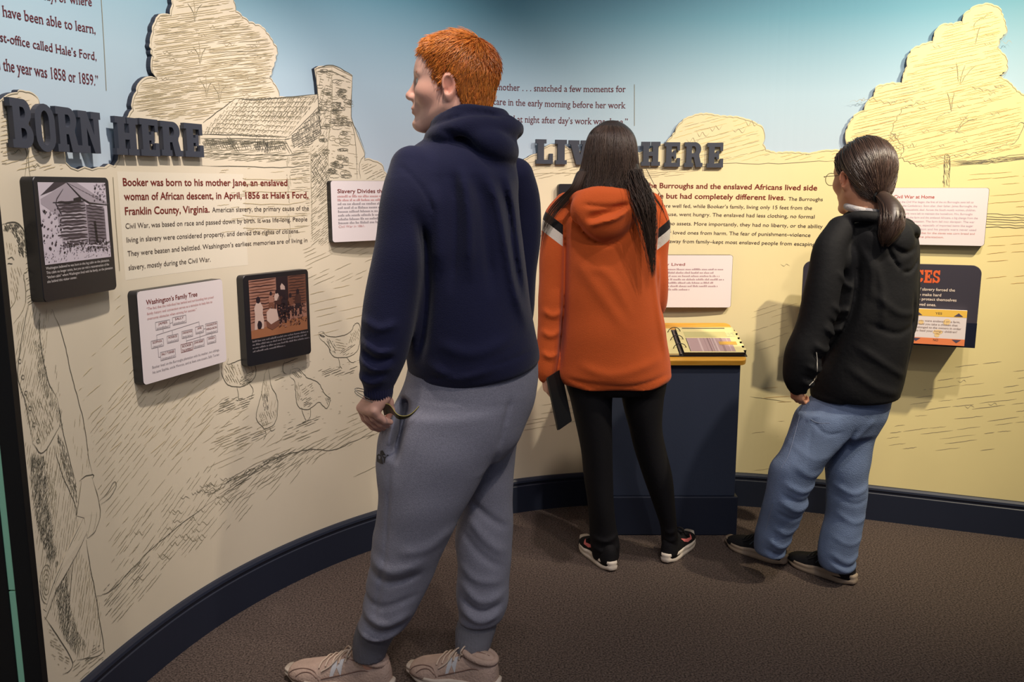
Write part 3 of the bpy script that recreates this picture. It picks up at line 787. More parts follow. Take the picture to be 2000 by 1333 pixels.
# ------------------------------------------------------------------ raised slab letters
t_ = 0.17
def _arc(cx, cy, rx, ry, a0, a1, n=10):
    return [(cx + rx * math.cos(math.radians(a0 + (a1 - a0) * k / n)), cy + ry * math.sin(math.radians(a0 + (a1 - a0) * k / n))) for k in range(n + 1)]
GL = {
 'H': (.8, [[(0, 0), (.38, 0), (.38, t_), (.32, t_), (.32, .41), (.48, .41), (.48, t_), (.42, t_), (.42, 0), (.8, 0), (.8, t_), (.72, t_), (.72, 1 - t_), (.8, 1 - t_), (.8, 1), (.42, 1), (.42, 1 - t_), (.48, 1 - t_), (.48, .59), (.32, .59), (.32, 1 - t_), (.38, 1 - t_), (.38, 1), (0, 1), (0, 1 - t_), (.08, 1 - t_), (.08, t_), (0, t_)]]),
 'E': (.74, [[(0, 0), (.74, 0), (.74, .36), (.60, .36), (.58, t_), (.34, t_), (.34, .42), (.43, .42), (.43, .33), (.55, .33), (.55, .67), (.43, .67), (.43, .58), (.34, .58), (.34, 1 - t_), (.58, 1 - t_), (.60, .66), (.72, .66), (.72, 1), (0, 1), (0, 1 - t_), (.08, 1 - t_), (.08, t_), (0, t_)]]),
 'L': (.72, [[(0, 0), (.72, 0), (.72, .42), (.57, .42), (.55, t_), (.34, t_), (.34, 1 - t_), (.44, 1 - t_), (.44, 1), (0, 1), (0, 1 - t_), (.08, 1 - t_), (.08, t_), (0, t_)]]),
 'I': (.42, [[(0, 0), (.42, 0), (.42, t_), (.34, t_), (.34, 1 - t_), (.42, 1 - t_), (.42, 1), (0, 1), (0, 1 - t_), (.08, 1 - t_), (.08, t_), (0, t_)]]),
 'V': (.82, [[(.29, 0), (.53, 0), (.74, 1 - t_), (.82, 1 - t_), (.82, 1), (.47, 1), (.47, 1 - t_), (.54, 1 - t_), (.44, .40), (.34, 1 - t_), (.41, 1 - t_), (.41, 1), (0, 1), (0, 1 - t_), (.07, 1 - t_)]]),
 'N': (.82, [[(0, 0), (.37, 0), (.37, t_), (.29, t_), (.29, .60), (.54, 0), (.75, 0), (.75, 1 - t_), (.82, 1 - t_), (.82, 1), (.47, 1), (.47, 1 - t_), (.55, 1 - t_), (.55, .44), (.31, 1), (0, 1), (0, 1 - t_), (.08, 1 - t_), (.08, t_), (0, t_)]]),
 'O': (.74, [_arc(.37, .68, .37, .32, 0, 180) + _arc(.37, .32, .37, .32, 180, 360), _arc(.37, .66, .15, .20, 0, 180) + _arc(.37, .34, .15, .20, 180, 360)]),
 'B': (.76, [[(0, 0)] + _arc(.46, .26, .30, .26, -90, 62) + _arc(.46, .74, .27, .26, -50, 90) + [(0, 1), (0, 1 - t_), (.08, 1 - t_), (.08, t_), (0, t_)],
             [(.33, t_ - .01)] + _arc(.42, .285, .10, .12, -90, 90) + [(.33, .41)], [(.33, .59)] + _arc(.42, .715, .09, .12, -90, 90) + [(.33, .84)]]),
 'R': (.82, [[(0, 0), (.40, 0), (.40, t_), (.33, t_), (.33, .40), (.42, .40), (.52, 0), (.82, 0), (.82, t_), (.74, t_), (.66, .46)] + _arc(.46, .72, .28, .28, -40, 90) + [(0, 1), (0, 1 - t_), (.08, 1 - t_), (.08, t_), (0, t_)],
             [(.33, .56)] + _arc(.42, .70, .09, .14, -90, 90) + [(.33, .84)]]),
 'D': (.78, [[(0, 0)] + _arc(.40, .34, .38, .34, -90, 0) + _arc(.40, .66, .38, .34, 0, 90) + [(0, 1), (0, 1 - t_), (.08, 1 - t_), (.08, t_), (0, t_)],
             [(.33, t_)] + _arc(.38, .36, .14, .19, -90, 0) + _arc(.38, .64, .14, .19, 0, 90) + [(.33, 1 - t_)]]),
 'C': (.76, [_arc(.38, .34, .38, .34, 0, -90)[:1] + [(.76, .38)] + _arc(.38, .32, .38, .32, 0, -180) + _arc(.38, .68, .38, .32, 180, 60) + [(.60, 1), (.74, 1), (.74, .62), (.60, .62)] + _arc(.38, .68, .14, .17, 20, 180) + _arc(.38, .32, .14, .17, 180, 360) + [(.52, .38)]]),
 'S': (.70, [[(.0, 0), (.13, 0), (.18, .07)] + _arc(.40, .27, .30, .27, -80, 60, 8) + _arc(.33, .68, .12, .13, 250, 60, 8) + [(.52, .70), (.52, .64), (.66, .64), (.66, 1), (.53, 1), (.49, .93)] + _arc(.30, .73, .29, .27, 70, 245, 8) + _arc(.36, .28, .12, .12, 70, -110, 8) + [(.15, .30), (.15, .38), (0, .38)]]),
}
def glyph_shape(ch):
    w, loops = GL[ch]
    c = bpy.data.curves.new('g', 'CURVE'); c.dimensions = '2D'; c.fill_mode = 'BOTH'
    for lp in loops:
        sp = c.splines.new('POLY'); sp.points.add(len(lp) - 1)
        for p, (x, y) in zip(sp.points, lp): p.co = (x, y, 0, 1)
        sp.use_cyclic_u = True
    o = bpy.data.objects.new('g', c); COL.objects.link(o)
    dg = bpy.context.evaluated_depsgraph_get()
    me = o.evaluated_get(dg).to_mesh()
    v = np.array([x.co[:2] for x in me.vertices]); f = [tuple(p.vertices) for p in me.polygons]
    o.evaluated_get(dg).to_mesh_clear(); bpy.data.objects.remove(o); bpy.data.curves.remove(c)
    # 2D filled curves come out double sided when fill is BOTH and flat: keep one orientation
    key = {}; FF = []
    for q in f:
        k = tuple(sorted(map(tuple, np.round(v[list(q)], 5))))
        if k in key: continue
        key[k] = 1; FF.append(q)
    from collections import OrderedDict
    mp = {}; VV = []; idx = []
    for p in np.round(v, 5):
        t = tuple(p)
        if t not in mp: mp[t] = len(VV); VV.append(t)
        idx.append(mp[t])
    FF = [tuple(idx[i] for i in q) for q in FF]
    VV = np.array(VV)
    def area(q):
        p = VV[list(q)]; return sum(p[i][0] * p[(i + 1) % len(p)][1] - p[(i + 1) % len(p)][0] * p[i][1] for i in range(len(p)))
    FF = [q if area(q) > 0 else q[::-1] for q in FF if abs(area(q)) > 1e-9]
    return w, VV, FF
GSH = {ch: glyph_shape(ch) for ch in GL}
def letter(ch, px_l, px_r, py_b, py_t, label, group, depth=0.013, standoff=0.005):
    """px_l..px_r on the baseline, py_b baseline and py_t top at the left side"""
    w, v, f = GSH[ch]
    S = WallSurf(MT + standoff + depth)
    a = S.px(px_l, py_b); b = S.px(px_r, py_b); zt = S.px(px_l, py_t)[1]
    q = np.stack([a[0] + v[:, 0] / w * (b[0] - a[0]), a[1] + v[:, 1] * (zt - a[1])], 1)
    # flat letter: chord between its two ends
    A = S.xyz([a])[0]; B = S.xyz([(b[0], a[1])])[0]
    u = (B - A); L = np.linalg.norm(u); u /= L
    pl = PlaneSurf(A, u, (0, 0, 1))
    loc = np.stack([(q[:, 0] - a[0]) * L / (b[0] - a[0]), q[:, 1] - a[1]], 1)
    fr = pl.xyz(loc, 0.0); bk = pl.xyz(loc, -depth)
    n = len(v); FF = list(f); FF += [tuple(i + n for i in g[::-1]) for g in f]
    e = {}
    for g in f:
        for i in range(len(g)): e[(g[i], g[(i + 1) % len(g)])] = 1
    for (i, j) in e:
        if (j, i) not in e: FF.append((i, i + n, j + n, j))
    o = mesh_obj('raised_letter', np.vstack([fr, bk]), FF, M_letter)
    # two short pins that carry the letter off the wall
    return tag(o, label, 'letter', group)
ordn = {0: 'first', 1: 'second'}
G1 = 'raised slab letters of the heading on the left wall'
for ch, l, r, yb, yt, lab in (
    ('B', 27, 68, 288, 191, 'large grey slab letter B, first letter of BORN on the left wall'),
    ('O', 74, 112, 296, 201, 'large grey rounded slab letter O in BORN, between B and R'),
    ('R', 115, 158, 296, 208, 'large grey slab letter R in BORN, between O and N'),
    ('N', 158, 201, 298, 216, 'large grey slab letter N at the end of BORN'),
    ('H', 229, 273, 302, 227, 'grey slab letter H starting HERE above the left text block'),
    ('E', 277, 313, 304, 231, 'grey slab letter E between H and R of HERE on the left wall'),
    ('R', 317, 358, 304, 236, 'grey slab letter R of HERE on the left wall beside the cabin roof'),
    ('E', 363, 399, 306, 240, 'grey slab letter E ending HERE on the left wall, touching the cabin eaves')):
    letter(ch, l, r, yb, yt, lab, G1)
G2 = 'raised slab letters of the heading on the back wall'
for ch, l, r, yb, yt, lab in (
    ('L', 1047, 1080, 320, 272, 'small dark slab letter L starting LIVED on the back wall'),
    ('I', 1085, 1107, 321, 273, 'small dark slab letter I in LIVED, beside the L'),
    ('V', 1111, 1152, 321.5, 274, 'small dark slab letter V in LIVED, half hidden by long dark hair'),
    ('E', 1157, 1189, 322, 275, 'dark slab letter E of LIVED behind the head with long hair'),
    ('D', 1194, 1230, 323, 275, 'dark slab letter D of LIVED behind the head with long hair'),
    ('H', 1252, 1289, 324, 277, 'small dark slab letter H starting HERE right of the long dark hair'),
    ('E', 1297, 1328, 326, 278, 'small dark slab letter E between H and R of HERE on the back wall'),
    ('R', 1336, 1372, 326.5, 278, 'small dark slab letter R of HERE on the back wall'),
    ('E', 1380, 1412, 327.5, 279, 'small dark slab letter E ending HERE on the back wall, below the pale bush')):
    letter(ch, l, r, yb, yt, lab, G2, 0.012, 0.004)
# ------------------------------------------------------------------ plaques on the wall
def rrect(w, h, r, n=6, corners=(1, 1, 1, 1)):
    """rounded rectangle, corners: bl br tr tl"""
    pts = []
    for (cx, cy, a0), on in zip(((r, r, 180), (w - r, r, 270), (w - r, h - r, 0), (r, h - r, 90)), corners):
        if on:
            for k in range(n + 1):
                a = math.radians(a0 + 90 * k / n); pts.append((cx + r * math.cos(a), cy + r * math.sin(a)))
        else:
            pts.append({180: (0, 0), 270: (w, 0), 0: (w, h), 90: (0, h)}[a0])
    return pts
def slab(name, surf, pts, d0, d1, mats, parent, bev=0.0015):
    """prism between offsets d0 (back) and d1 (front) of a plane surface, front edge softened"""
    pts = np.array(pts); n = len(pts); c = pts.mean(0)
    ins = pts + (c - pts) / np.linalg.norm(c - pts, axis=1)[:, None] * bev
    V = np.vstack([surf.xyz(pts, d0), surf.xyz(pts, d1 - bev), surf.xyz(ins, d1)])
    F = [tuple(range(n))[::-1]]; M = [0]
    for k in range(2):
        for i in range(n):
            j = (i + 1) % n
            F.append((k * n + i, k * n + j, (k + 1) * n + j, (k + 1) * n + i)); M.append(0)
    F.append(tuple(range(2 * n, 3 * n))); M.append(len(mats) - 1 if isinstance(mats, list) else 0)
    return mesh_obj(name, V, F, mats, parent, M)
class Plaque:
    def __init__(self, label, cat, tl, tr, bl, br, thick=0.032, group=None, name=None):
        name = name or ('photo_plaque' if 'photo' in label or 'dark plaque' in label else 'text_plaque')
        S = WallSurf(MT + thick)
        ym = (tl[1] + bl[1]) / 2
        a = S.px((tl[0] + bl[0]) / 2, ym); b = S.px((tr[0] + br[0]) / 2, (tr[1] + br[1]) / 2)
        A = S.xyz([a])[0]; B = S.xyz([b])[0]; A[2] = B[2] = 0
        u = B - A; self.w = np.linalg.norm(u); u /= self.w
        # keep the chord's middle clear of the curved wall
        pl = PlaneSurf(A, u, (0, 0, 1))
        zt = (pl.px(*tl)[1] + pl.px(*tr)[1]) / 2; zb = (pl.px(*bl)[1] + pl.px(*br)[1]) / 2
        pl.o = A + np.array([0, 0, zb]); self.h = zt - zb; self.pl = pl
        self.t = thick
        self.e = thing(name, label, cat, tuple(pl.xyz([(self.w / 2, 0)], -thick)[0]), group)
    def body(self, r=0.012, mats=None, name='backing'):
        return slab(name, self.pl, rrect(self.w, self.h, r), -self.t + .0012, 0, mats or M_black, self.e)

GB = 'black photograph plaques on the curved wall'
GW = 'white text plaques on the curved wall'
# --- cabin photograph
p = Plaque('thick black plaque with black and white log cabin photograph, far left of the wall', 'plaque', (66, 345), (213, 347), (84, 592), (227, 566), 0.034, GB)
p.body()
f = Flat(p.pl); w, h = p.w, p.h
M_ph = [mat('photo_pale', (206, 196, 206), .4), mat('photo_light', (168, 158, 168), .4), mat('photo_mid', (116, 106, 116), .4), mat('photo_dark', (62, 54, 62), .4), mat('photo_black', (30, 26, 32), .4)]
u0, u1, v0, v1 = w * .05, w * .945, h * .30, h * .955
def ph(x, y): return (u0 + (u1 - u0) * x, v0 + (v1 - v0) * y)
def php(pts, m, o): f.poly([ph(*q) for q in pts], m, o)
f.rect(u0, v0, u1, v1, M_ph[0], .0004)
php([(0, .17), (1, .20), (1, 0), (0, 0)], M_ph[0], .0006)
php([(.26, .92), (.40, 1), (.66, .72), (.66, .20), (.28, .22), (.22, .60), (.02, .74), (.02, .80)], M_ph[1], .0006)
php([(.66, .72), (.95, .66), (.95, .18), (.66, .20)], M_ph[2], .0006)
php([(.40, 1), (.55, 1), (1, .74), (1, .70), (.70, .74), (.60, .80)], M_ph[1], .0009)
php([(.02, .84), (.22, 1), (.40, 1), (.20, .90)], M_ph[3], .0009)
php([(.48, .80), (.58, .82), (.60, .76), (.48, .755)], M_ph[4], .0011)
php([(.76, .50), (.795, .50), (.81, .22), (.775, .22)], M_ph[4], .0011)
for k in range(14):
    y = .76 - k * .042
    x0 = .24 + R.uniform(-.05, .05); f.ribbon([ph(x0 + (x_ - x0) * t, y + R.uniform(-.008, .008)) for x_ in [.65] for t in np.linspace(0, 1, 9)], .0035 + R.uniform(0, .003), M_ph[3], .0011)
    f.ribbon([ph(x0 + .02 + (.63 - x0) * t, y - .018 + R.uniform(-.006, .006)) for t in np.linspace(0, 1, 8)], .0025, R.choice([M_ph[0], M_ph[2]]), .0010)
    f.ribbon([ph(.67 + .27 * t, y - .05 - .03 * t + R.uniform(-.008, .008)) for t in np.linspace(0, 1, 7)], .003, M_ph[3], .0011)
for k in range(12):
    t = k / 11; f.ribbon([ph(.42 + .55 * t, .99 - .27 * t), ph(.50 + .52 * t, .955 - .235 * t)], .002, R.choice([M_ph[3], M_ph[2]]), .0013)
f.ribbon([ph(.40, 1), ph(.60, .80), ph(.72, .735), ph(1, .705)], .004, M_ph[4], .0014)
f.ribbon([ph(.34, .92), ph(.24, .80), ph(.22, .74), ph(.27, .64), ph(.29, .60)], .003, M_ph[3], .0014)
f.ribbon([ph(.18, .755), ph(.40, .745), ph(.62, .765)], .004, M_ph[4], .0014)
for k in range(320):
    x, y = R.random(), R.random()
    if x < .28: yy = .12 + y * .55
    elif x < .68: yy = .12 + y * .14
    else: yy = .10 + y * .14
    if R.random() < .35: yy = R.uniform(.02, .17); s_ = .0016
    else: s_ = .0035
    if R.random() < .12: x, yy = R.uniform(.78, 1), R.uniform(.74, .98)
    q = ph(min(x, .985), yy); f.ell(q[0], q[1], s_ * R.uniform(.5, 1.2), s_ * R.uniform(.4, 1.1), R.choice([M_ph[4], M_ph[3], M_ph[2], M_ph[0], M_ph[1]]), .0015 + R.uniform(0, .0003), 6)
f.build('photograph', p.e)['label'] = 'black and white photograph of a log cabin'
f = Flat(p.pl)
for k, s in enumerate(('Washington believed he was born in this log cabin on the plantation.', 'This cabin no longer exists, but you can visit a reconstruction of the', '\u201ckitchen cabin\u201d where Washington lived with his family, on the plantation', 'site behind this visitor center.')):
    f.text(s, (w * .055, h * (.262 - .036 * k)), w * (.86, .85, .90, .38)[k], .0062, M_offwhite, .0008)
f.build('caption', p.e)

# --- family tree
p = Plaque('white plaque with boxed family tree diagram, lower left of the text block', 'plaque', (265, 568), (437, 546), (281, 748), (441, 712), 0.032, GW)
p.body(.012, [M_black, M_white]); w, h = p.w, p.h
f = Flat(p.pl)
f.text('Washington\u2019s Family Tree', (w * .09, h * .845), w * .58, .0135, M_red, .0007, .01)
for k, (s, ww) in enumerate((('\u201cThe fact that the individual has behind and surrounding him proud', .78), ('family history and connection serves as a stimulus to help him to', .76), ('overcome obstacles when striving for success.\u201d', .56))):
    f.text(s, (w * .09, h * (.79 - .053 * k)), w * ww, .0072, M_rose, .0007)
def node(x0, y0, x1, y1, a, b=None, c=None, m=None):
    f.frame(w * x0, h * y0, w * x1, h * y1, .0012, m or M_greytxt, .0007)
    ls = [s for s in (a, b, c) if s]; n = len(ls)
    for i, s in enumerate(ls):
        wd = min(.86, .125 * len(s)) * (x1 - x0) * w
        f.text(s, (w * (x0 + x1) / 2 - wd / 2, h * (y1 - (y1 - y0) * (i + .82) / n)), wd, h * (y1 - y0) / n * .55, M_red if s.isupper() else M_greytxt, .0008)
node(.17, .555, .33, .645, 'JAMES', '(grandfather)'); node(.36, .57, .52, .66, 'SALLY', '(grandmother)')
node(.11, .37, .245, .455, 'SOPHIA', '(aunt)'); node(.285, .385, .415, .47, 'MONROE', '(uncle)')
node(.455, .40, .585, .485, 'UNKNOWN', '(birth father)'); node(.62, .415, .72, .50, 'JANE', '(mother)')
node(.745, .38, .90, .51, 'WASHINGTON', 'FERGUSON', '(stepfather)')
node(.20, .215, .37, .31, 'SALLY TURNER', '(cousin)'); node(.435, .245, .575, .34, 'BOOKER', 'TALIAFERRO', None, M_red)
node(.585, .255, .72, .345, 'JOHN HENRY', '(brother)'); node(.755, .265, .87, .35, 'AMANDA', '(sister)')
for a, b in (((.33, .60), (.36, .605)), ((.25, .555), (.25, .52)), ((.175, .505), (.67, .55)), ((.175, .505), (.175, .455)), ((.35, .52), (.35, .47)), ((.67, .55), (.67, .50)), ((.72, .455), (.745, .455)),
             ((.18, .37), (.18, .26)), ((.18, .26), (.20, .26)), ((.505, .365), (.81, .385)), ((.505, .40), (.505, .34)), ((.67, .415), (.67, .345)), ((.82, .385), (.82, .35))):
    f.ribbon([(w * a[0], h * a[1]), (w * b[0], h * b[1])], .0012, M_greytxt, .0007, False)
for k, s in enumerate(('Booker lived on the Burroughs plantation with his mother, two siblings,', 'his aunt Sophia, uncle Monroe, and at least one cousin, Sally Turner.')):
    f.text(s, (w * .105, h * (.155 - .055 * k)), w * .80, .0075, M_greytxt, .0007)
f.build('printed_text', p.e)

# --- sepia photograph
p = Plaque('black plaque with brown sepia photograph of people outside a log house', 'plaque', (474, 538), (603, 527), (484, 716), (607, 693), 0.032, GB)
p.body(); w, h = p.w, p.h
f = Flat(p.pl)
M_se = [mat('sepia_pale', (196, 170, 158), .4), mat('sepia_pink', (156, 112, 96), .4), mat('sepia_brown', (112, 72, 58), .4), mat('sepia_dark', (66, 42, 40), .4), mat('sepia_black', (38, 28, 36), .4), mat('sepia_ground', (150, 98, 68), .4)]
u0, u1, v0, v1 = w * .075, w * .95, h * .30, h * .945
f.rect(u0, v0, u1, v1, M_se[1], .0004)
php([(0, .0), (1, .0), (1, .24), (.62, .22), (0, .14)], M_se[5], .0006)
php([(.66, .45), (1, .50), (1, 1), (.66, 1)], M_se[2], .0006)
php([(.46, .25), (.67, .30), (.67, 1), (.46, 1)], M_se[4], .0008)
for k in range(15):
    y = .98 - k * .05
    f.ribbon([ph(t * .45, y + R.uniform(-.008, .008)) for t in np.linspace(0, 1, 8)], .004, M_se[2] if k % 2 else M_se[3], .0008)
    if k < 12: f.ribbon([ph(.68 + t * .31, y + R.uniform(-.008, .008)) for t in np.linspace(0, 1, 7)], .004, M_se[3], .0008)
php([(.53, .84), (.56, .89), (.61, .83), (.615, .77), (.535, .78)], M_se[0], .0011)
def fig(x, y, s, m, m2=None, sit=True):
    q = ph(x, y)
    f.ell(q[0], q[1] + .042 * s, .0075 * s, .010 * s, M_se[4], .0016)
    pts = [(-.014, .0), (-.016, .020), (-.008, .034), (.008, .034), (.016, .020), (.014, 0)]
    f.poly([(q[0] + a * s, q[1] + b * s) for a, b in pts], m, .0014)
    pts = [(-.014, .002), (.014, .002), (.018, -.018), (.016, -.042), (.006, -.042), (.004, -.018), (-.004, -.018), (-.008, -.042), (-.018, -.042)]
    f.poly([(q[0] + a * s, q[1] + b * s) for a, b in pts], m2 or m, .0013)
fig(.52, .52, .85, M_se[3], M_se[4]); fig(.46, .60, .7, M_se[0], M_se[3]); fig(.36, .58, .7, M_se[1], M_se[2]); fig(.62, .44, .9, M_se[4]); fig(.70, .47, .85, M_se[2], M_se[4])
fig(.84, .50, .95, M_se[3], M_se[4]); fig(.14, .40, 1.15, M_se[0], M_se[0]); fig(.56, .38, .9, M_se[4], M_se[4])
f.ell(*ph(.145, .22), .010, .013, M_se[4], .0017)
php([(.27, .28), (.27, .42), (.33, .48), (.45, .45), (.48, .26), (.34, .20)], M_se[0], .0016)
php([(.26, .28), (.34, .20), (.48, .25), (.48, .16), (.36, .10), (.27, .16)], M_se[2], .0015)
for k in range(180):
    q = ph(R.uniform(.48, .98), R.uniform(.12, .5)); f.ell(*q, R.uniform(.001, .004), R.uniform(.001, .003), R.choice([M_se[4], M_se[3], M_se[2], M_se[1]]), .0018 + R.uniform(0, .0003), 6)
f.build('photograph', p.e)['label'] = 'sepia photograph of people seated by a log wall'
f = Flat(p.pl)
M_dim = mat('print_dim', (132, 124, 128), .6)
def greek(f, x0, x1, y, cap, m, off=.0008, seed=0):
    """a line too small to read: word-long strokes"""
    r = random.Random(seed); x = x0
    while x < x1:
        ln = min(cap * r.choice([1.4, 2.2, 3, 3.6, 4.6, 5.4]), x1 - x)
        n = max(1, int(ln / (cap * .62)))
        for i in range(n):
            hh = cap * (r.choice([.62, .62, .68, 1.0]))
            f.rect(x + i * cap * .62, y, x + i * cap * .62 + cap * .40, y + hh, m, off)
        x += n * cap * .62 + cap * .42
for k, ww in enumerate((.88, .85, .88, .50)):
    greek(f, w * .085, w * (.085 + ww), h * (.262 - .037 * k), .0062, M_dim, .0008, k)
f.build('caption', p.e)

# --- Slavery Divides the Nation
p = Plaque('white plaque headed Slavery Divides the Nation, partly behind the navy hoodie', 'plaque', (643, 352), (866, 355), (651, 476), (866, 462), 0.026, GW)
p.body(.010, [M_black, M_white]); w, h = p.w, p.h
f = Flat(p.pl)
f.text('Slavery Divides the Nation', (w * .055, h * .80), w * .56, .0135, M_red, .0007, .012)
for k in range(8):
    greek(f, w * .055, w * (.93 - .05 * ((k * 7) % 3)), h * (.73 - .062 * k), .0085, M_greytxt if k > 1 else M_rose, .0007, k + 20)
f.text('Civil War in 1861.', (w * .055, h * .235), w * .22, .0085, M_rose, .0007)
f.build('printed_text', p.e)

# --- black plaque behind the long hair
p = Plaque('dark plaque mostly hidden behind the orange hoodie, below LIVED', 'plaque', (1089, 359), (1236, 360), (1091, 484), (1235, 484), 0.030, GB)
p.body(); w, h = p.w, p.h
f = Flat(p.pl); u0, u1, v0, v1 = w * .06, w * .94, h * .30, h * .82
f.rect(u0, v0, u1, v1, M_se[1], .0005); php([(0, 0), (1, 0), (1, .3), (0, .22)], M_se[5], .0008); php([(.2, .2), (.7, .25), (.7, .7), (.45, .9), (.2, .68)], M_se[2], .001)
f.build('photograph', p.e)

# --- How They Lived
p = Plaque('white plaque headed They Lived above the wooden desk top', 'plaque', (1190, 495), (1432, 502), (1192, 598), (1427, 604), 0.026, GW)
p.body(.010, [M_black, M_white]); w, h = p.w, p.h
f = Flat(p.pl)
a = p.pl.px(1338, 518)
f.text('How They Lived', (a[0] - w * .36, h * .80), w * .36, .0115, mat('print_soft_red', (160, 84, 82), .6), .0007, .008)
for k in range(7):
    greek(f, w * .07, w * (.93 - .04 * ((k * 5) % 3)) if k < 6 else w * .66, h * (.715 - .064 * k), .0078, mat('print_mauve', (178, 142, 150), .6), .0007, k + 50)
f.build('printed_text', p.e)

# --- Civil War at Home
p = Plaque('white plaque headed Civil War at Home, right of the ponytail', 'plaque', (1716, 365), (1932, 369), (1712, 476), (1923, 482), 0.030, GW)
p.body(.010, [M_black, M_white]); w, h = p.w, p.h
f = Flat(p.pl)
a = p.pl.px(1746, 383)
f.text('Civil War at Home', (a[0], a[1] - .009), w * .375, .0125, mat('print_brick', (190, 86, 70), .6), .0007, .008)
for k, s in enumerate(('When the Civil War began, the first of the six Burroughs sons left to', 'fight for the Confederacy. Soon after, their father, James Burroughs, the', 'head of the household, died. Across the South mostly women, children,', 'and the elderly were left to maintain the homefront. Mrs. Burroughs', 'had to manage the farm and the enslaved Africans, a big change from the', 'once male-led plantation. The farm fell into disrepair. The war', 'also brought shortages, especially of imported items like sugar', 'and coffee. Washington and his people were never used', 'to these, as the usual diet for the slaves was corn bread and', 'pork raised on the plantation.')):
    q = a[0] + w * (.005, .0, 0, 0, 0, .0, 0, 0, 0, 0)[k]
    f.text(s, (q, a[1] - .0265 - k * .0152), w * (.725, .765, .755, .73, .78, .755, .745, .775, .765, .49)[k], .0078, mat('print_pale_pink', (212, 178, 190), .6) if k < 8 else mat('print_salmon', (222, 160, 156), .6), .0007)
f.build('printed_text', p.e)

# --- CHOICES flip board: a deep angular box under the plaques
def choices():
    t = 0.135
    pl_ = Plaque('charcoal board headed CHOICES with orange and yellow flip card', 'flip board', (1570, 510), (1918, 520), (1560, 664), (1905, 677), t, None, 'flip_board')
    w, h = pl_.w, pl_.h
    M_ch = mat('board_charcoal', (60, 56, 66), .5, .4)
    M_bl = mat('board_navy', (26, 30, 46), .3, .5)
    face = rrect(w, h, .032, 8, (0, 0, 1, 1))
    slab('backboard', pl_.pl, face, -0.02, 0, M_ch, pl_.e, .002)
    # box that carries the board and reaches back to the wall
    slab('box', pl_.pl, [(0.03, 0.01), (w - 0.03, 0.01), (w - 0.03, h * .42), (0.03, h * .42)], -t, -0.0202, M_bl, pl_.e, .002)
    slab('glossy_band', pl_.pl, [(0.0, 0.0), (w, 0.0), (w, h * .305), (0.0, h * .305)], 0.0002, 0.003, M_bl, pl_.e, .0005)
    f = Flat(pl_.pl)
    M_or = mat('print_orange', (226, 98, 48), .5)
    # heading: slab capitals, right end where the photo shows CES
    a = pl_.pl.px(1787, 552); b = pl_.pl.px(1835, 555); capz = pl_.pl.px(1787, 527)[1] - a[1]
    adv = (b[0] - a[0]) / (.76 + .74 + .70 + .16)
    x = a[0]
    def put(ch, x):
        gw, v, ff = GSH[ch]
        f.raw(np.stack([x + v[:, 0] * adv, a[1] + v[:, 1] * capz], 1), ff, M_or, .0008); return x + gw * adv
    for ch in 'CES': x = put(ch, x) + .08 * adv
    x = a[0]
    for ch in 'IOHC':
        gw = GSH[ch][0]; x -= (gw + .08) * adv; put(ch, x)
    M_ct = mat('print_cream', (232, 214, 196), .6)
    for s, py, xr in (('The brutality of slavery forced the', 570, 1865), ('enslaved to make hard', 579.5, 1838), ('choices to protect themselves', 589.5, 1868), ('and their loved ones.', 598.5, 1828)):
        q = pl_.pl.px(xr, py)
        f.text(s, (q[0], q[1]), None, .0108, M_ct, .0008, .012, 0, False, True)
    f.build('printed_text', pl_.e)
    # flip card, hinged in front of the band and leaning a little forward
    c0 = pl_.pl.px(1776, 669); c1 = pl_.pl.px(1882, 675); ct = pl_.pl.px(1882, 606)
    cw = c1[0] - c0[0]; chh = ct[1] - c1[1]
    o = pl_.pl.xyz([(c0[0], c1[1])], 0.004)[0]
    cp = PlaneSurf(o, pl_.pl.u, (0, 0, 1))
    card = slab('flip_card', cp, [(0, 0), (cw, 0), (cw, chh), (0, chh)], 0.0, 0.014, mat('card_white', (240, 228, 224), .4), pl_.e, .0008)
    f = Flat(PlaneSurf(cp.xyz([(0, 0)], 0.014)[0], cp.u, (0, 0, 1)))
    f.rect(0, 0, cw, chh * .185, mat('card_orange', (242, 140, 88), .4), .0004); f.rect(0, chh * .80, cw, chh, mat('card_yellow', (246, 198, 84), .4), .0004)
    M_tri = mat('card_slate', (84, 76, 96), .5)
    for cx in (.11, .85):
        f.poly([(cw * (cx - .085), chh * .82), (cw * (cx + .085), chh * .82), (cw * cx, chh * .92)], M_tri, .0008)
        f.poly([(cw * (cx - .085), chh * .165), (cw * cx, chh * .07), (cw * (cx + .085), chh * .165)], M_tri, .0008)
    f.text('YES', (cw * .43, chh * .86), cw * .12, .0085, M_txt, .0008); f.text('NO', (cw * .43, chh * .10), cw * .09, .0085, M_txt, .0008)
    M_pale = mat('card_pale_mark', (250, 214, 150), .5)
    f.ell(cw * .18, chh * .62, cw * .05, chh * .07, M_pale, .0005, 10); f.ell(cw * .65, chh * .66, cw * .07, chh * .09, M_pale, .0005, 10, .6); f.ell(cw * .5, chh * .36, cw * .09, chh * .07, M_pale, .0005, 10); f.ell(cw * .49, chh * .27, cw * .05, chh * .06, M_pale, .0005, 10)
    for k, (s, ww) in enumerate((('If you were enslaved on a farm,', .80), ('would you take a chicken that', .76), ('belonged to the owners in order', .83), ('to feed your hungry children?', .76))):
        f.text(s, (cw * .09, chh * (.645 - .095 * k)), cw * ww, .0078, mat('card_text', (150, 128, 120), .6), .0008)
    f.build('card_print', card)
choices()
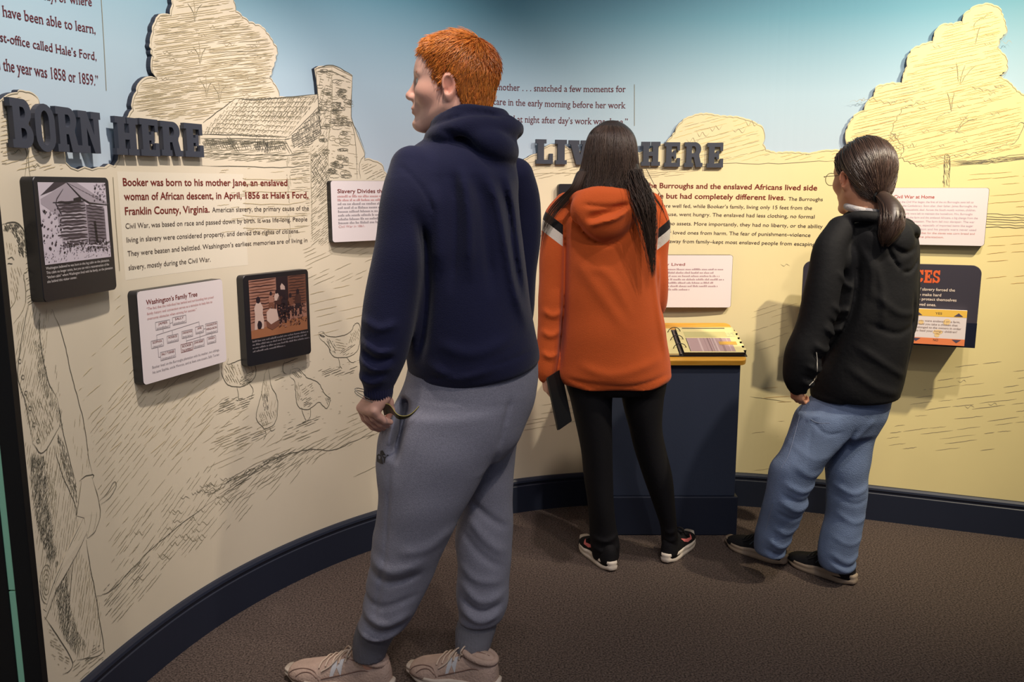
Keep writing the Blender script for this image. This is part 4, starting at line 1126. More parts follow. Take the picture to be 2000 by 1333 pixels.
# ------------------------------------------------------------------ reading desk with sloping wooden top
def prism_xz(name, quad, x0, x1, m, parent, bev=0.0):
    """box with an arbitrary (y, z) side outline between x0 and x1"""
    n = len(quad)
    bm = bmesh.new()
    a = [bm.verts.new((x0, y, z)) for y, z in quad]; b = [bm.verts.new((x1, y, z)) for y, z in quad]
    bm.faces.new(a); bm.faces.new(b[::-1])
    for i in range(n):
        j = (i + 1) % n; bm.faces.new((a[j], a[i], b[i], b[j]))
    bmesh.ops.recalc_face_normals(bm, faces=bm.faces)
    if bev: bmesh.ops.bevel(bm, geom=list(bm.edges), offset=bev, segments=2, affect='EDGES', profile=0.5)
    me = bpy.data.meshes.new(name); bm.to_mesh(me); bm.free(); me.materials.append(m)
    return link(bpy.data.objects.new(name, me), parent)
DX0, DX1, DY0, DY1 = 0.355, 0.905, 3.375, 3.66
desk = thing('reading_desk', 'dark blue reading desk with sloping maple top against the back wall', 'desk', ((DX0 + DX1) / 2, DY0, 0))
M_desk = mat('desk_blue', (50, 58, 76), .6, .3, bump=(220, .05))
M_plinth = mat('desk_plinth', (32, 38, 54), .5, .4)
zf, zb = 0.742, 0.835
prism_xz('cabinet', [(DY0, .165), (DY1, .165), (DY1, zb - .022), (DY0, zf - .022)], DX0, DX1, M_desk, desk, .003)
prism_xz('plinth', [(DY0 - .012, 0.0), (DY1, 0.0), (DY1, .165), (DY0 - .012, .165)], DX0 - .012, DX1 + .012, M_plinth, desk, .004)
def make_wood():
    m = mat('maple_top', (214, 150, 52), .38, .45)
    nt, b = nodes(m)
    tc = nt.nodes.new('ShaderNodeTexCoord'); mp = nt.nodes.new('ShaderNodeMapping'); mp.inputs['Scale'].default_value = (3, 40, 40)
    n = nt.nodes.new('ShaderNodeTexNoise'); n.inputs['Scale'].default_value = 3; n.inputs['Detail'].default_value = 5
    nt.links.new(tc.outputs['Object'], mp.inputs[0]); nt.links.new(mp.outputs[0], n.inputs['Vector'])
    cr = nt.nodes.new('ShaderNodeValToRGB'); e = cr.color_ramp.elements
    e[0].position = .3; e[0].color = lin((206, 146, 44)); e[1].position = .7; e[1].color = lin((226, 170, 66))
    nt.links.new(n.outputs['Fac'], cr.inputs[0]); nt.links.new(cr.outputs[0], b.inputs['Base Color'])
    return m
M_maple = make_wood()
sl = (zb - zf) / (DY1 - DY0)
vdir = np.array([0, 1, sl]); vdir /= np.linalg.norm(vdir)
TOPX0, TOPX1 = DX0 - .018, DX1 + .018
OV = .03
DTOP = PlaneSurf((TOPX0, DY0 - OV, zf - OV * sl), (1, 0, 0), vdir)
topL = (DY1 - DY0 + OV) / vdir[1] - 0.004
slab('desk_top', DTOP, rrect(TOPX1 - TOPX0, topL, .025), -0.021, 0.0, [M_maple, M_maple], desk, .002)

# ring binder lying open on the sloping top
def binder():
    a = DTOP.px(1408, 668)
    u0 = DTOP.px(1327, 678)[0]; u1 = DTOP.px(1448, 674)[0]
    v0 = 0.030; v1 = v0 + 0.225
    c = DTOP.xyz([((u0 + u1) / 2, v0)])[0]
    b = thing('ring_binder', 'open ring binder with tabbed cream pages on the maple desk top', 'binder', tuple(c))
    W = u1 - u0
    M_cov = mat('binder_black', (24, 22, 26), .35, .5); M_page = mat('page_cream', (226, 214, 150), .6)
    sp = 0.012; ul0 = u0 - sp - W
    def box2(name, x0, x1, y0, y1, z0, z1, m, bev=.0008):
        return slab(name, DTOP, [(x0, y0), (x1, y0), (x1, y1), (x0, y1)], z0, z1, m, b, bev)
    box2('cover', u0 - sp, u1, v0, v1, 0.0005, 0.004, M_cov); box2('cover', ul0, u0 - sp - .001, v0, v1, 0.0005, 0.004, M_cov)
    # page stacks, the right one with five stepped tabs
    x1 = u1 - .012
    pg = [(u0 + .004, v0 + .004), (x1, v0 + .004)]
    for k in range(5):
        y = v0 + .02 + k * .036
        pg += [(x1, y), (x1 + .012 - .0005 * k, y + .004), (x1 + .012 - .0005 * k, y + .020), (x1, y + .024)]
    pg += [(x1, v1 - .004), (u0 + .004, v1 - .004)]
    pages = slab('pages', DTOP, pg, 0.0042, 0.018, [M_cov, M_page], b, .0006)
    box2('pages', ul0 + .01, u0 - sp - .004, v0 + .004, v1 - .004, 0.0042, 0.013, M_page)
    f = Flat(PlaneSurf(DTOP.xyz([(0, 0)], 0.018)[0], DTOP.u, DTOP.v))
    ix0, ix1, iy0, iy1 = u0 + .030, x1 - .010, v0 + .012, v0 + .125
    f.rect(ix0, iy0, ix1 - .022, iy1, mat('page_photo', (176, 148, 150), .5), .0004)
    for k in range(16):
        x = R.uniform(ix0, ix1 - .026); f.rect(x, iy0, x + R.uniform(.001, .004), iy1, R.choice([mat('page_photo_dark', (136, 104, 110), .5), mat('page_photo_light', (206, 184, 184), .5)]), .0006)
    f.rect(ix0, iy0, ix0 + .003, iy1, M_txt, .0008)
    f.rect(ix1 - .075, iy0 + .055, ix1 - .004, iy0 + .082, mat('page_label', (204, 158, 66), .5), .0009)
    f.rect(u0 + .03, v1 - .018, x1 - .035, v1 - .011, M_cov, .0006)
    f.rect(ix0, iy1 + .01, ix1 - .03, iy1 + .055, mat('page_olive', (196, 190, 128), .5), .0005)
    for k in range(3): greek(f, ix1 - .03, ix1 + .004, iy1 + .012 + k * .014, .004, M_greytxt, .0006, k)
    for k in range(5):
        y = v0 + .016 + k * .036; f.rect(x1 + .002, y + .004, x1 + .009, y + .0065, M_txt, .0006)
    f.build('page_print', pages)
    # three black rings over the spine
    for k, v in enumerate((.045, .115, .185)):
        V, F = [], []; n, mseg = 8, 18
        cx = u0 - sp / 2
        for i in range(mseg + 1):
            a = math.pi * i / mseg
            for j in range(n):
                t = 2 * math.pi * j / n; rr = .026 + .0016 * math.cos(t)
                V.append(DTOP.xyz([(cx + rr * math.cos(a), v0 + v + .0016 * math.sin(t))], .010 + rr * math.sin(a))[0])
        for i in range(mseg):
            for j in range(n): F.append((i * n + j, i * n + (j + 1) % n, (i + 1) * n + (j + 1) % n, (i + 1) * n + j))
        mesh_obj('ring', V, F, M_cov, b, None, True)
    box2('spine_bar', u0 - sp * .8, u0 - sp * .2, v0 + .01, v1 - .01, .0042, .010, mat('metal_bar', (90, 84, 80), .3, .5, .8))
binder()

# ------------------------------------------------------------------ dark display case at the far left, with a green glass edge
def case():
    y1 = 1.50; x1 = -.883
    e = thing('display_case', 'black display case edge with a green glass strip, far left foreground', 'display case', (x1 - .1, y1, 0))
    M_case = mat('case_black', (12, 12, 15), .5, .4)
    def bx(name, x0, xx1, y0, yy1, z0, z1, m):
        return prism_xz(name, [(y0, z0), (yy1, z0), (yy1, z1), (y0, z1)], x0, xx1, m, e, .001)
    bx('post', x1 - .033, x1, y1, y1 + .02, 0.0, 2.3, M_case)
    bx('frame_panel', x1 - .225, x1 - .0462, y1, y1 + .02, 0.0, 2.3, M_case)
    M_gl = mat('glass_edge_green', (150, 214, 182), .25, .5)
    bx('glass_edge', x1 - .0462, x1 - .033, y1 + .002, y1 + .016, 0.10, .665, M_gl)
    bx('glass_edge', x1 - .0462, x1 - .033, y1 + .002, y1 + .016, .668, 2.25, M_gl)
case()
# ------------------------------------------------------------------ implicit surfaces for bodies and clothes
def smin(a, b, k):
    h = np.clip(0.5 + 0.5 * (b - a) / k, 0, 1)
    return b * (1 - h) + a * h - k * h * (1 - h)
def smax(a, b, k):
    return -smin(-a, -b, k)
class Field:
    def __init__(self, lo, hi, res, zs=None, xs=None, ys=None):
        lo = np.array(lo, float); hi = np.array(hi, float)
        r = (res, res, res) if np.isscalar(res) else res
        self.ax = [np.arange(lo[i], hi[i] + r[i], r[i]) for i in range(3)]
        if zs is not None: self.ax[2] = zs
        if xs is not None: self.ax[0] = xs
        if ys is not None: self.ax[1] = ys
        self.D = np.full([len(a) for a in self.ax], 0.25, np.float32)
    def win(self, lo, hi):
        s = []
        for i in range(3):
            a = np.searchsorted(self.ax[i], lo[i]); b = np.searchsorted(self.ax[i], hi[i]) + 1
            s.append(slice(max(0, a - 1), min(len(self.ax[i]), b)))
        s = tuple(s)
        X = self.ax[0][s[0]][:, None, None].astype(np.float32); Y = self.ax[1][s[1]][None, :, None].astype(np.float32); Z = self.ax[2][s[2]][None, None, :].astype(np.float32)
        return s, X, Y, Z
    def put(self, f, lo, hi, k=0.015, op='u', pad=0.05):
        lo = np.array(lo) - pad; hi = np.array(hi) + pad
        s, X, Y, Z = self.win(lo, hi)
        if 0 in self.D[s].shape: return
        d = f(X, Y, Z)
        if op == 'u': self.D[s] = smin(self.D[s], d, k)
        elif op == 'h': self.D[s] = np.minimum(self.D[s], d)
        elif op == 's': self.D[s] = smax(self.D[s], -d, k)
        elif op == 'i': self.D[s] = smax(self.D[s], d, k)
        elif op == '+': self.D[s] = self.D[s] + d
    def cone(self, a, b, ra, rb, k=0.015, op='u', sq=None):
        a = np.array(a, float); b = np.array(b, float); ab = b - a; L2 = max(ab @ ab, 1e-9)
        def f(X, Y, Z):
            t = np.clip(((X - a[0]) * ab[0] + (Y - a[1]) * ab[1] + (Z - a[2]) * ab[2]) / L2, 0, 1)
            dx, dy, dz = X - a[0] - t * ab[0], Y - a[1] - t * ab[1], Z - a[2] - t * ab[2]
            if sq is not None:
                q, fac = sq; w = dx * q[0] + dy * q[1] + dz * q[2]
                return np.sqrt(dx * dx + dy * dy + dz * dz + w * w * (fac * fac - 1)) - (ra + t * (rb - ra))
            return np.sqrt(dx * dx + dy * dy + dz * dz) - (ra + t * (rb - ra))
        r = max(ra, rb)
        self.put(f, np.minimum(a, b) - r, np.maximum(a, b) + r, k, op)
    def tube(self, pts, rad, k=0.015, n=5, sq=None, op='u'):
        """smooth tapering tube through points; rad one per point"""
        q = np.c_[np.asarray(pts, float), np.asarray(rad, float)]
        c = catmull(q, n) if len(q) > 2 else q
        # union of short cones into a scratch field, then one smooth union
        lo = c[:, :3].min(0) - c[:, 3].max() - 0.06; hi = c[:, :3].max(0) + c[:, 3].max() + 0.06
        s, X, Y, Z = self.win(lo, hi)
        if 0 in self.D[s].shape: return
        d = np.full(self.D[s].shape, 9.0, np.float32)
        for i in range(len(c) - 1):
            a = c[i, :3]; ab = c[i + 1, :3] - a; L2 = max(ab @ ab, 1e-9)
            t = np.clip(((X - a[0]) * ab[0] + (Y - a[1]) * ab[1] + (Z - a[2]) * ab[2]) / L2, 0, 1)
            dx, dy, dz = X - a[0] - t * ab[0], Y - a[1] - t * ab[1], Z - a[2] - t * ab[2]
            e = dx * dx + dy * dy + dz * dz
            if sq is not None:
                w = dx * sq[0][0] + dy * sq[0][1] + dz * sq[0][2]; e = e + w * w * (sq[1] ** 2 - 1)
            d = np.minimum(d, np.sqrt(e) - (c[i, 3] + t * (c[i + 1, 3] - c[i, 3])))
        self.D[s] = smin(self.D[s], d, k) if op == 'u' else smax(self.D[s], -d, k)
    def ell(self, c, r, k=0.015, R_=None, op='u'):
        c = np.array(c, float); r = np.array(r, float); A = np.eye(3) if R_ is None else np.array(R_)
        def f(X, Y, Z):
            x, y, z = X - c[0], Y - c[1], Z - c[2]
            l = [(A[0, i] * x + A[1, i] * y + A[2, i] * z) for i in range(3)]
            k0 = np.sqrt(sum((l[i] / r[i]) ** 2 for i in range(3)) + 1e-12)
            k1 = np.sqrt(sum((l[i] / r[i] ** 2) ** 2 for i in range(3)) + 1e-12)
            return k0 * (k0 - 1) / k1
        self.put(f, c - r.max(), c + r.max(), k, op)
    def loft(self, st, k=0.02, capk=0.012, tilt=(0, 0), n=2.0, grow=0.0, toptilt=(0, 0), op='u'):
        """st rows: z, cx, cy, half x, half y (any z order); ends cut flat, the lower end tilted by (dz/dx, dz/dy)"""
        st = np.array(sorted(st, key=lambda r: r[0]), float)
        c = catmull(st, 8); c = c[np.argsort(c[:, 0])]
        z0, z1 = st[0, 0], st[-1, 0]
        lo = (np.min(c[:, 1] - c[:, 3]) - grow, np.min(c[:, 2] - c[:, 4]) - grow, z0 - 0.05); hi = (np.max(c[:, 1] + c[:, 3]) + grow, np.max(c[:, 2] + c[:, 4]) + grow, z1 + 0.02)
        def f(X, Y, Z):
            g = lambda j: np.interp(Z, c[:, 0], c[:, j]).astype(np.float32)
            cx, cy, a, b = g(1), g(2), g(3) + grow, g(4) + grow
            u = np.abs((X - cx) / a); v = np.abs((Y - cy) / b)
            if n == 2.0: rho = np.sqrt(u * u + v * v)
            else: rho = (u ** n + v ** n) ** (1 / n)
            d = (rho - 1) * np.minimum(a, b)
            zb = z0 + tilt[0] * (X - cx) + tilt[1] * (Y - cy)
            zt = z1 + toptilt[0] * (X - cx) + toptilt[1] * (Y - cy)
            d = smax(d, zb - Z, capk)
            return smax(d, Z - zt, capk)
        self.put(f, lo, hi, k, op)
    def mesh(self):
        D = self.D; ax = self.ax
        S = D < 0
        nx, ny, nz = D.shape
        cnt = np.zeros((nx - 1, ny - 1, nz - 1), np.uint8)
        for i in (0, 1):
            for j in (0, 1):
                for k in (0, 1): cnt += S[i:nx - 1 + i, j:ny - 1 + j, k:nz - 1 + k]
        act = np.argwhere((cnt > 0) & (cnt < 8))
        I, J, K = act.T
        acc = np.zeros((len(act), 3)); num = np.zeros(len(act))
        corners = [(i, j, k) for i in (0, 1) for j in (0, 1) for k in (0, 1)]
        for a in corners:
            for b in corners:
                dlt = np.array(b) - np.array(a)
                if dlt.sum() != 1 or (dlt < 0).any(): continue
                da = D[I + a[0], J + a[1], K + a[2]]; db = D[I + b[0], J + b[1], K + b[2]]
                m = (da < 0) != (db < 0)
                t = np.where(m, da / np.where(m, da - db, 1), 0)
                pa = np.stack([ax[0][I + a[0]], ax[1][J + a[1]], ax[2][K + a[2]]], 1); pb = np.stack([ax[0][I + b[0]], ax[1][J + b[1]], ax[2][K + b[2]]], 1)
                acc[m] += (pa + (pb - pa) * t[:, None])[m]; num[m] += 1
        V = acc / num[:, None]
        idx = np.full(cnt.shape, -1, np.int64); idx[I, J, K] = np.arange(len(act))
        F = []
        for axis in range(3):
            sl0 = [slice(None)] * 3; sl1 = [slice(None)] * 3
            sl0[axis] = slice(0, -1); sl1[axis] = slice(1, None)
            a, b = S[tuple(sl0)], S[tuple(sl1)]
            e = np.argwhere(a != b)
            o1, o2 = [(1, 2), (2, 0), (0, 1)][axis]
            ok = (e[:, o1] > 0) & (e[:, o2] > 0) & (e[:, o1] < D.shape[o1] - 1) & (e[:, o2] < D.shape[o2] - 1)
            e = e[ok]
            def g(d1, d2):
                q = e.copy(); q[:, o1] -= d1; q[:, o2] -= d2
                return idx[q[:, 0], q[:, 1], q[:, 2]]
            q = np.stack([g(1, 1), g(0, 1), g(0, 0), g(1, 0)], 1)
            flip = ~a[e[:, 0], e[:, 1], e[:, 2]]
            q[flip] = q[flip][:, ::-1]
            F.append(q)
        F = np.vstack(F)
        F = F[(F >= 0).all(1)]
        return V, F
def build_field(fld, name, m, parent, relax=1, tint=None, keep=True):
    V, F = fld.mesh()
    if keep and len(F):
        # keep only the largest connected piece
        lab = np.arange(len(V))
        for _ in range(400):
            mn = lab[F].min(1); new = lab.copy()
            for c in range(4): np.minimum.at(new, F[:, c], mn)
            new = new[new]
            if (new == lab).all(): break
            lab = new
        u, c = np.unique(lab, return_counts=True); big = u[np.argmax(c)]
        kp = lab == big; mp = np.cumsum(kp) - 1
        F = mp[F[kp[F[:, 0]]]]; V = V[kp]
    for _ in range(relax):
        acc = np.zeros_like(V); n = np.zeros(len(V))
        for a, b in ((0, 1), (1, 2), (2, 3), (3, 0)):
            np.add.at(acc, F[:, a], V[F[:, b]]); np.add.at(acc, F[:, b], V[F[:, a]])
            np.add.at(n, F[:, a], 1); np.add.at(n, F[:, b], 1)
        V = 0.5 * V + 0.5 * acc / n[:, None]
    o = mesh_fast(name, V, F, m, parent)
    if tint is not None:
        c = np.ones((len(V), 4), np.float32); c[:, :3] = tint(V)
        at = o.data.color_attributes.new('tint', 'FLOAT_COLOR', 'POINT')
        at.data.foreach_set('color', c.ravel())
    return o
def mesh_fast(name, V, F, m, parent, smooth=True):
    F = np.asarray(F, np.int32); n = F.shape[1]
    me = bpy.data.meshes.new(name)
    me.vertices.add(len(V)); me.vertices.foreach_set('co', np.asarray(V, np.float32).ravel())
    me.loops.add(F.size); me.loops.foreach_set('vertex_index', F.ravel())
    me.polygons.add(len(F)); me.polygons.foreach_set('loop_start', np.arange(0, F.size, n, dtype=np.int32))
    me.update(calc_edges=True); me.validate()
    me.materials.append(m)
    if smooth: me.polygons.foreach_set('use_smooth', np.ones(len(me.polygons), dtype=bool))
    return link(bpy.data.objects.new(name, me), parent)

def crease(fld, pts, Y, w, amp, near=True, ylim=None):
    """soft fold along pixel points, on the camera side (near) of depth Y; amp > 0 raises, < 0 sinks"""
    q = catmull(np.array([P(x, y, Y)[[0, 2]] for x, y in pts]), 5) if len(pts) > 2 else np.array([P(x, y, Y)[[0, 2]] for x, y in pts])
    n = len(q)
    def f(X, Yv, Z):
        best = np.full((X.shape[0], 1, Z.shape[2]), 9.0, np.float32); tt = np.zeros_like(best)
        for i in range(n - 1):
            ab = q[i + 1] - q[i]; L2 = max(ab @ ab, 1e-9)
            t = np.clip(((X - q[i][0]) * ab[0] + (Z - q[i][1]) * ab[1]) / L2, 0, 1)
            d = np.sqrt((X - q[i][0] - t * ab[0]) ** 2 + (Z - q[i][1] - t * ab[1]) ** 2)
            m = d < best; best = np.where(m, d, best); tt = np.where(m, (i + t) / (n - 1), tt)
        fade = np.clip(np.minimum(tt, 1 - tt) * 5, 0, 1)
        g = amp * np.exp(-(best / w) ** 2) * fade
        side = 1 / (1 + np.exp((Yv - Y) * 60 * (1 if near else -1)))
        return (-g * side).astype(np.float32)
    lo = np.array([q[:, 0].min() - 3 * w, -9, q[:, 1].min() - 3 * w]); hi = np.array([q[:, 0].max() + 3 * w, 9, q[:, 1].max() + 3 * w])
    fld.put(f, lo, hi, op='+', pad=0)
def projector(o):
    from mathutils.bvhtree import BVHTree
    bt = BVHTree.FromPolygons([v.co for v in o.data.vertices], [tuple(p_.vertices) for p_ in o.data.polygons])
    def onto(x, y, off=.0012, Yd=3.0):
        hit = bt.ray_cast(Vector((0, 0, CAMH)), Vector(ray(x, y)).normalized())
        return np.array(hit[0] + hit[1] * off) if hit[0] is not None else P(x, y, Yd)
    return onto
def zpx(py, Y):
    r = ray(1000, py); return CAMH + r[2] / r[1] * Y
def xpx(px, py, Y):
    r = ray(px, py); return r[0] / r[1] * Y
def ST(py, xl, xr, Y, b):
    """loft station from the seen left and right edge at one height, depth centre Y, half depth b"""
    x0, x1 = xpx(xl, py, Y), xpx(xr, py, Y)
    return (zpx(py, Y), (x0 + x1) / 2, Y, (x1 - x0) / 2, b)
def tubes_mesh(paths, radii, sides=4, cols=None):
    """many thin tapering strands -> V, F(quads), colour per vertex. paths: list of (n,3)"""
    V, F, C = [], [], []; off = 0
    for i, p in enumerate(paths):
        p = np.asarray(p, float); n = len(p)
        t = np.gradient(p, axis=0); t /= np.linalg.norm(t, axis=1)[:, None] + 1e-9
        a = np.cross(t, (0.31, 0.52, 0.79)); a /= np.linalg.norm(a, axis=1)[:, None] + 1e-9
        b = np.cross(t, a)
        r = radii[i] if np.ndim(radii[i]) else radii[i] * np.clip(1.15 - np.linspace(0, 1, n) ** 2, 0.12, 1)
        ang = np.arange(sides) * 2 * math.pi / sides
        ring = p[:, None, :] + (a[:, None, :] * np.cos(ang)[None, :, None] + b[:, None, :] * np.sin(ang)[None, :, None]) * np.asarray(r)[:, None, None]
        V.append(ring.reshape(-1, 3))
        k = np.arange(n - 1)[:, None] * sides; j = np.arange(sides)[None, :]
        F.append(np.stack([k + j, k + (j + 1) % sides, k + sides + (j + 1) % sides, k + sides + j], -1).reshape(-1, 4) + off)
        off += n * sides
        if cols is not None: C.append(np.repeat(np.r_[cols[i], 1.0][None], n * sides, 0))
    return np.vstack(V), np.vstack(F), (np.vstack(C) if cols is not None else None)
def strands(name, paths, radii, m, parent, cols=None, sides=4):
    V, F, C = tubes_mesh(paths, radii, sides, cols)
    o = mesh_fast(name, V, F, m, parent)
    if C is not None:
        at = o.data.color_attributes.new('tint', 'FLOAT_COLOR', 'POINT')
        at.data.foreach_set('color', C.astype(np.float32).ravel())
    return o
def tint_mat(name, rgb, rough, spec, attr='tint', bump=None, sheen=0, sss=0, vary=None):
    m = mat(name, rgb, rough, spec, bump=bump, sheen=sheen, vary=vary)
    nt, b = nodes(m)
    a = nt.nodes.new('ShaderNodeAttribute'); a.attribute_name = attr
    mx = nt.nodes.new('ShaderNodeMix'); mx.data_type = 'RGBA'; mx.blend_type = 'MULTIPLY'; mx.inputs['Factor'].default_value = 1
    mx.inputs['A'].default_value = lin(rgb)
    nt.links.new(a.outputs['Color'], mx.inputs['B']); nt.links.new(mx.outputs['Result'], b.inputs['Base Color'])
    if sss:
        b.inputs['Subsurface Weight'].default_value = sss; b.inputs['Subsurface Radius'].default_value = (.01, .004, .002)
    return m

# ------------------------------------------------------------------ head, hand and shoe builders
class Frame:
    """c origin, F forward, L left, U up"""
    def __init__(self, c, yaw, s=1.0, pitch=0.0, roll=0.0):
        # yaw: 0 looks to -x (photo left), 90 looks away (+y)
        a = math.radians(yaw)
        F_ = np.array([-math.cos(a), math.sin(a), 0.0]); U = np.array([0, 0, 1.0]); L = np.cross(U, F_)
        p = math.radians(pitch)
        F2 = F_ * math.cos(p) - U * math.sin(p); U2 = U * math.cos(p) + F_ * math.sin(p)
        r = math.radians(roll)
        L2 = L * math.cos(r) + U2 * math.sin(r); U3 = np.cross(F2, L2)
        self.c = np.array(c, float); self.F, self.L, self.U, self.s = F2, L2, U3, s
        self.M = np.stack([F2, L2, U3], 1)
    def w(self, p):
        return self.c + self.M @ (np.array(p, float) * self.s)
    def inv(self, V):
        return ((V - self.c) @ self.M) / self.s
    def local(self, X, Y, Z):
        x, y, z = X - self.c[0], Y - self.c[1], Z - self.c[2]
        return [(self.M[0, i] * x + self.M[1, i] * y + self.M[2, i] * z) / self.s for i in range(3)]
def _E(f, l, u, c, r, ):
    a, b, d = (f - c[0]) / r[0], (l - c[1]) / r[1], (u - c[2]) / r[2]
    k0 = np.sqrt(a * a + b * b + d * d + 1e-9); k1 = np.sqrt((a / r[0]) ** 2 + (b / r[1]) ** 2 + (d / r[2]) ** 2 + 1e-9)
    return k0 * (k0 - 1) / k1
def _C(f, l, u, a, b, ra, rb):
    a = np.array(a); ab = np.array(b) - a; L2 = ab @ ab
    t = np.clip(((f - a[0]) * ab[0] + (l - a[1]) * ab[1] + (u - a[2]) * ab[2]) / L2, 0, 1)
    return np.sqrt((f - a[0] - t * ab[0]) ** 2 + (l - a[1] - t * ab[1]) ** 2 + (u - a[2] - t * ab[2]) ** 2) - (ra + t * (rb - ra))
def head_sdf(fr):
    def fn(X, Y, Z):
        f, l, u = fr.local(X, Y, Z); al = np.abs(l)
        d = _E(f, l, u, (-.012, 0, .036), (.100, .077, .096))
        d = smin(d, _E(f, l, u, (.028, 0, -.020), (.064, .062, .082)), .03)          # face
        d = smin(d, _E(f, l, u, (.050, 0, .040), (.048, .058, .050)), .03)           # forehead
        d = smin(d, _C(f, al, u, (-.002, .056, -.050), (.062, .014, -.100), .017, .018), .03)   # jaw
        d = smin(d, _E(f, l, u, (.076, 0, -.099), (.019, .022, .017)), .018)          # chin
        d = smin(d, _E(f, al, u, (.050, .040, -.022), (.034, .026, .026)), .022)      # cheek
        d = smin(d, _C(f, al, u, (.088, .008, .024), (.074, .046, .022), .0085, .007), .012)   # brow
        d = smax(d, -_E(f, al, u, (.100, .031, .004), (.020, .019, .0125)), .012)     # eye socket
        d = smin(d, _E(f, al, u, (.0725, .031, .004), (.0135, .0145, .0125)), .004)   # lids
        d = smin(d, _C(f, l, u, (.088, 0, .012), (.108, 0, -.030), .0080, .0098), .012)  # nose bridge
        d = smin(d, _E(f, l, u, (.106, 0, -.033), (.0125, .0115, .0100)), .008)
        d = smin(d, _E(f, al, u, (.096, .0125, -.037), (.012, .0075, .0075)), .007)    # wing
        d = smax(d, -_E(f, al, u, (.102, .006, -.0450), (.006, .0032, .004)), .003)
        d = smin(d, _E(f, l, u, (.080, 0, -.060), (.0165, .028, .020)), .016)          # muzzle
        d = smin(d, _E(f, l, u, (.0925, 0, -.0625), (.0085, .021, .0056)), .006)       # upper lip
        d = smin(d, _E(f, l, u, (.0905, 0, -.0730), (.0082, .018, .0060)), .006)       # lower lip
        d = smax(d, -_E(f, l, u, (.1035, 0, -.0680), (.0085, .021, .0012)), .002)
        d = smax(d, -_E(f, l, u, (.102, 0, -.086), (.012, .020, .006)), .010)
        # neck
        d = smin(d, _C(f, l, u, (-.022, 0, -.055), (-.045, 0, -.20), .056, .060), .03)
        # ears: leaf shaped rim with a hollow
        ef, el, eu = f + .006, al - .0775, u + .006
        a = math.radians(28); e1 = ef * math.cos(a) + el * math.sin(a); e2 = -ef * math.sin(a) + el * math.cos(a)
        b = math.radians(-12); e3 = eu * math.cos(b) - e1 * math.sin(b); e1 = e1 * math.cos(b) + eu * math.sin(b)
        ear = _E(e1, e2, e3, (0, 0, .006), (.0190, .0095, .0295)); ear = smin(ear, _E(e1, e2, e3, (.004, 0, -.022), (.010, .006, .012)), .010)
        ear = smax(ear, -_E(e1, e2, e3, (.003, .0080, .007), (.0125, .0105, .0200)), .002)
        ear = smax(ear, -_E(e1, e2, e3, (.006, .004, -.006), (.0075, .008, .010)), .002)
        d = smin(d, ear, .008)
        return d * fr.s
    r = .16 * fr.s
    lo = fr.c - np.array([r, r, .22 * fr.s]); hi = fr.c + np.array([r, r, r])
    return fn, lo, hi
def skin_tint(fr):
    def t(V):
        q = fr.inv(V); f, l, u = q.T
        c = np.ones((len(V), 3))
        def blend(wt, col):
            wt = np.clip(wt, 0, 1)[:, None]; c[:] = c * (1 - wt) + np.array(col) * wt
        g = lambda cx, cl, cu, r: np.exp(-(((f - cx) ** 2 + (np.abs(l) - cl) ** 2 + (u - cu) ** 2) / r ** 2))
        blend(.55 * g(.055, .045, -.03, .03), (.98, .72, .66)); blend(.5 * g(.115, 0, -.035, .016), (.98, .66, .58))
        blend(.6 * g(-.01, .082, 0, .03), (1.0, .62, .54))
        lip = np.exp(-(((u + .068) / .010) ** 2) ** 2) * np.exp(-((l / .021) ** 2) ** 2) * (f > .082)
        blend(.85 * lip, (.80, .40, .38))
        return c
    return t
def hand_sdf(F, wrist, down, palm, thumb, s=1.0, curl=0.5, kk=.006):
    """relaxed hand. down: wrist to fingers, palm: palm normal, thumb: towards the thumb side"""
    w = np.array(wrist, float); d = np.array(down, float); d /= np.linalg.norm(d)
    n = np.array(palm, float); n -= d * (n @ d); n /= np.linalg.norm(n)
    t = np.cross(n, d); t = t if t @ np.array(thumb) > 0 else -t
    def pt(a, b, c): return w + (d * a + t * b + n * c) * s
    for b in (-.028, -.010, .010, .028):
        F.cone(pt(.0, b * .6, 0), pt(.085, b, 0), .017 * s, .0125 * s, .012)
    lens = ((.028, .050, .030, .022), (.010, .056, .034, .023), (-.010, .052, .032, .023), (-.028, .040, .024, .020))
    for b, l1, l2, l3 in lens:
        a0 = curl * .7; p = pt(.086, b, 0)
        pts = [p]
        ang = a0
        for l_ in (l1 * .82, l2 * .9, l3 * .9):
            q = pts[-1] + (d * math.cos(ang) + n * math.sin(ang)) * l_ * s; pts.append(q); ang += curl * 1.1
        for (a, b2), r0, r1 in zip(zip(pts[:-1], pts[1:]), (.0098, .0088, .008), (.0088, .008, .0066)):
            F.cone(a, b2, r0 * s, r1 * s, kk * .5)
    pts = [pt(.022, .022, .004), pt(.050, .050, .014), pt(.078, .056, .026), pt(.100, .050, .036)]
    for a, b2, r0, r1 in zip(pts[:-1], pts[1:], (.015, .0115, .0098), (.0115, .0098, .0078)):
        F.cone(a, b2, r0 * s, r1 * s, .008)

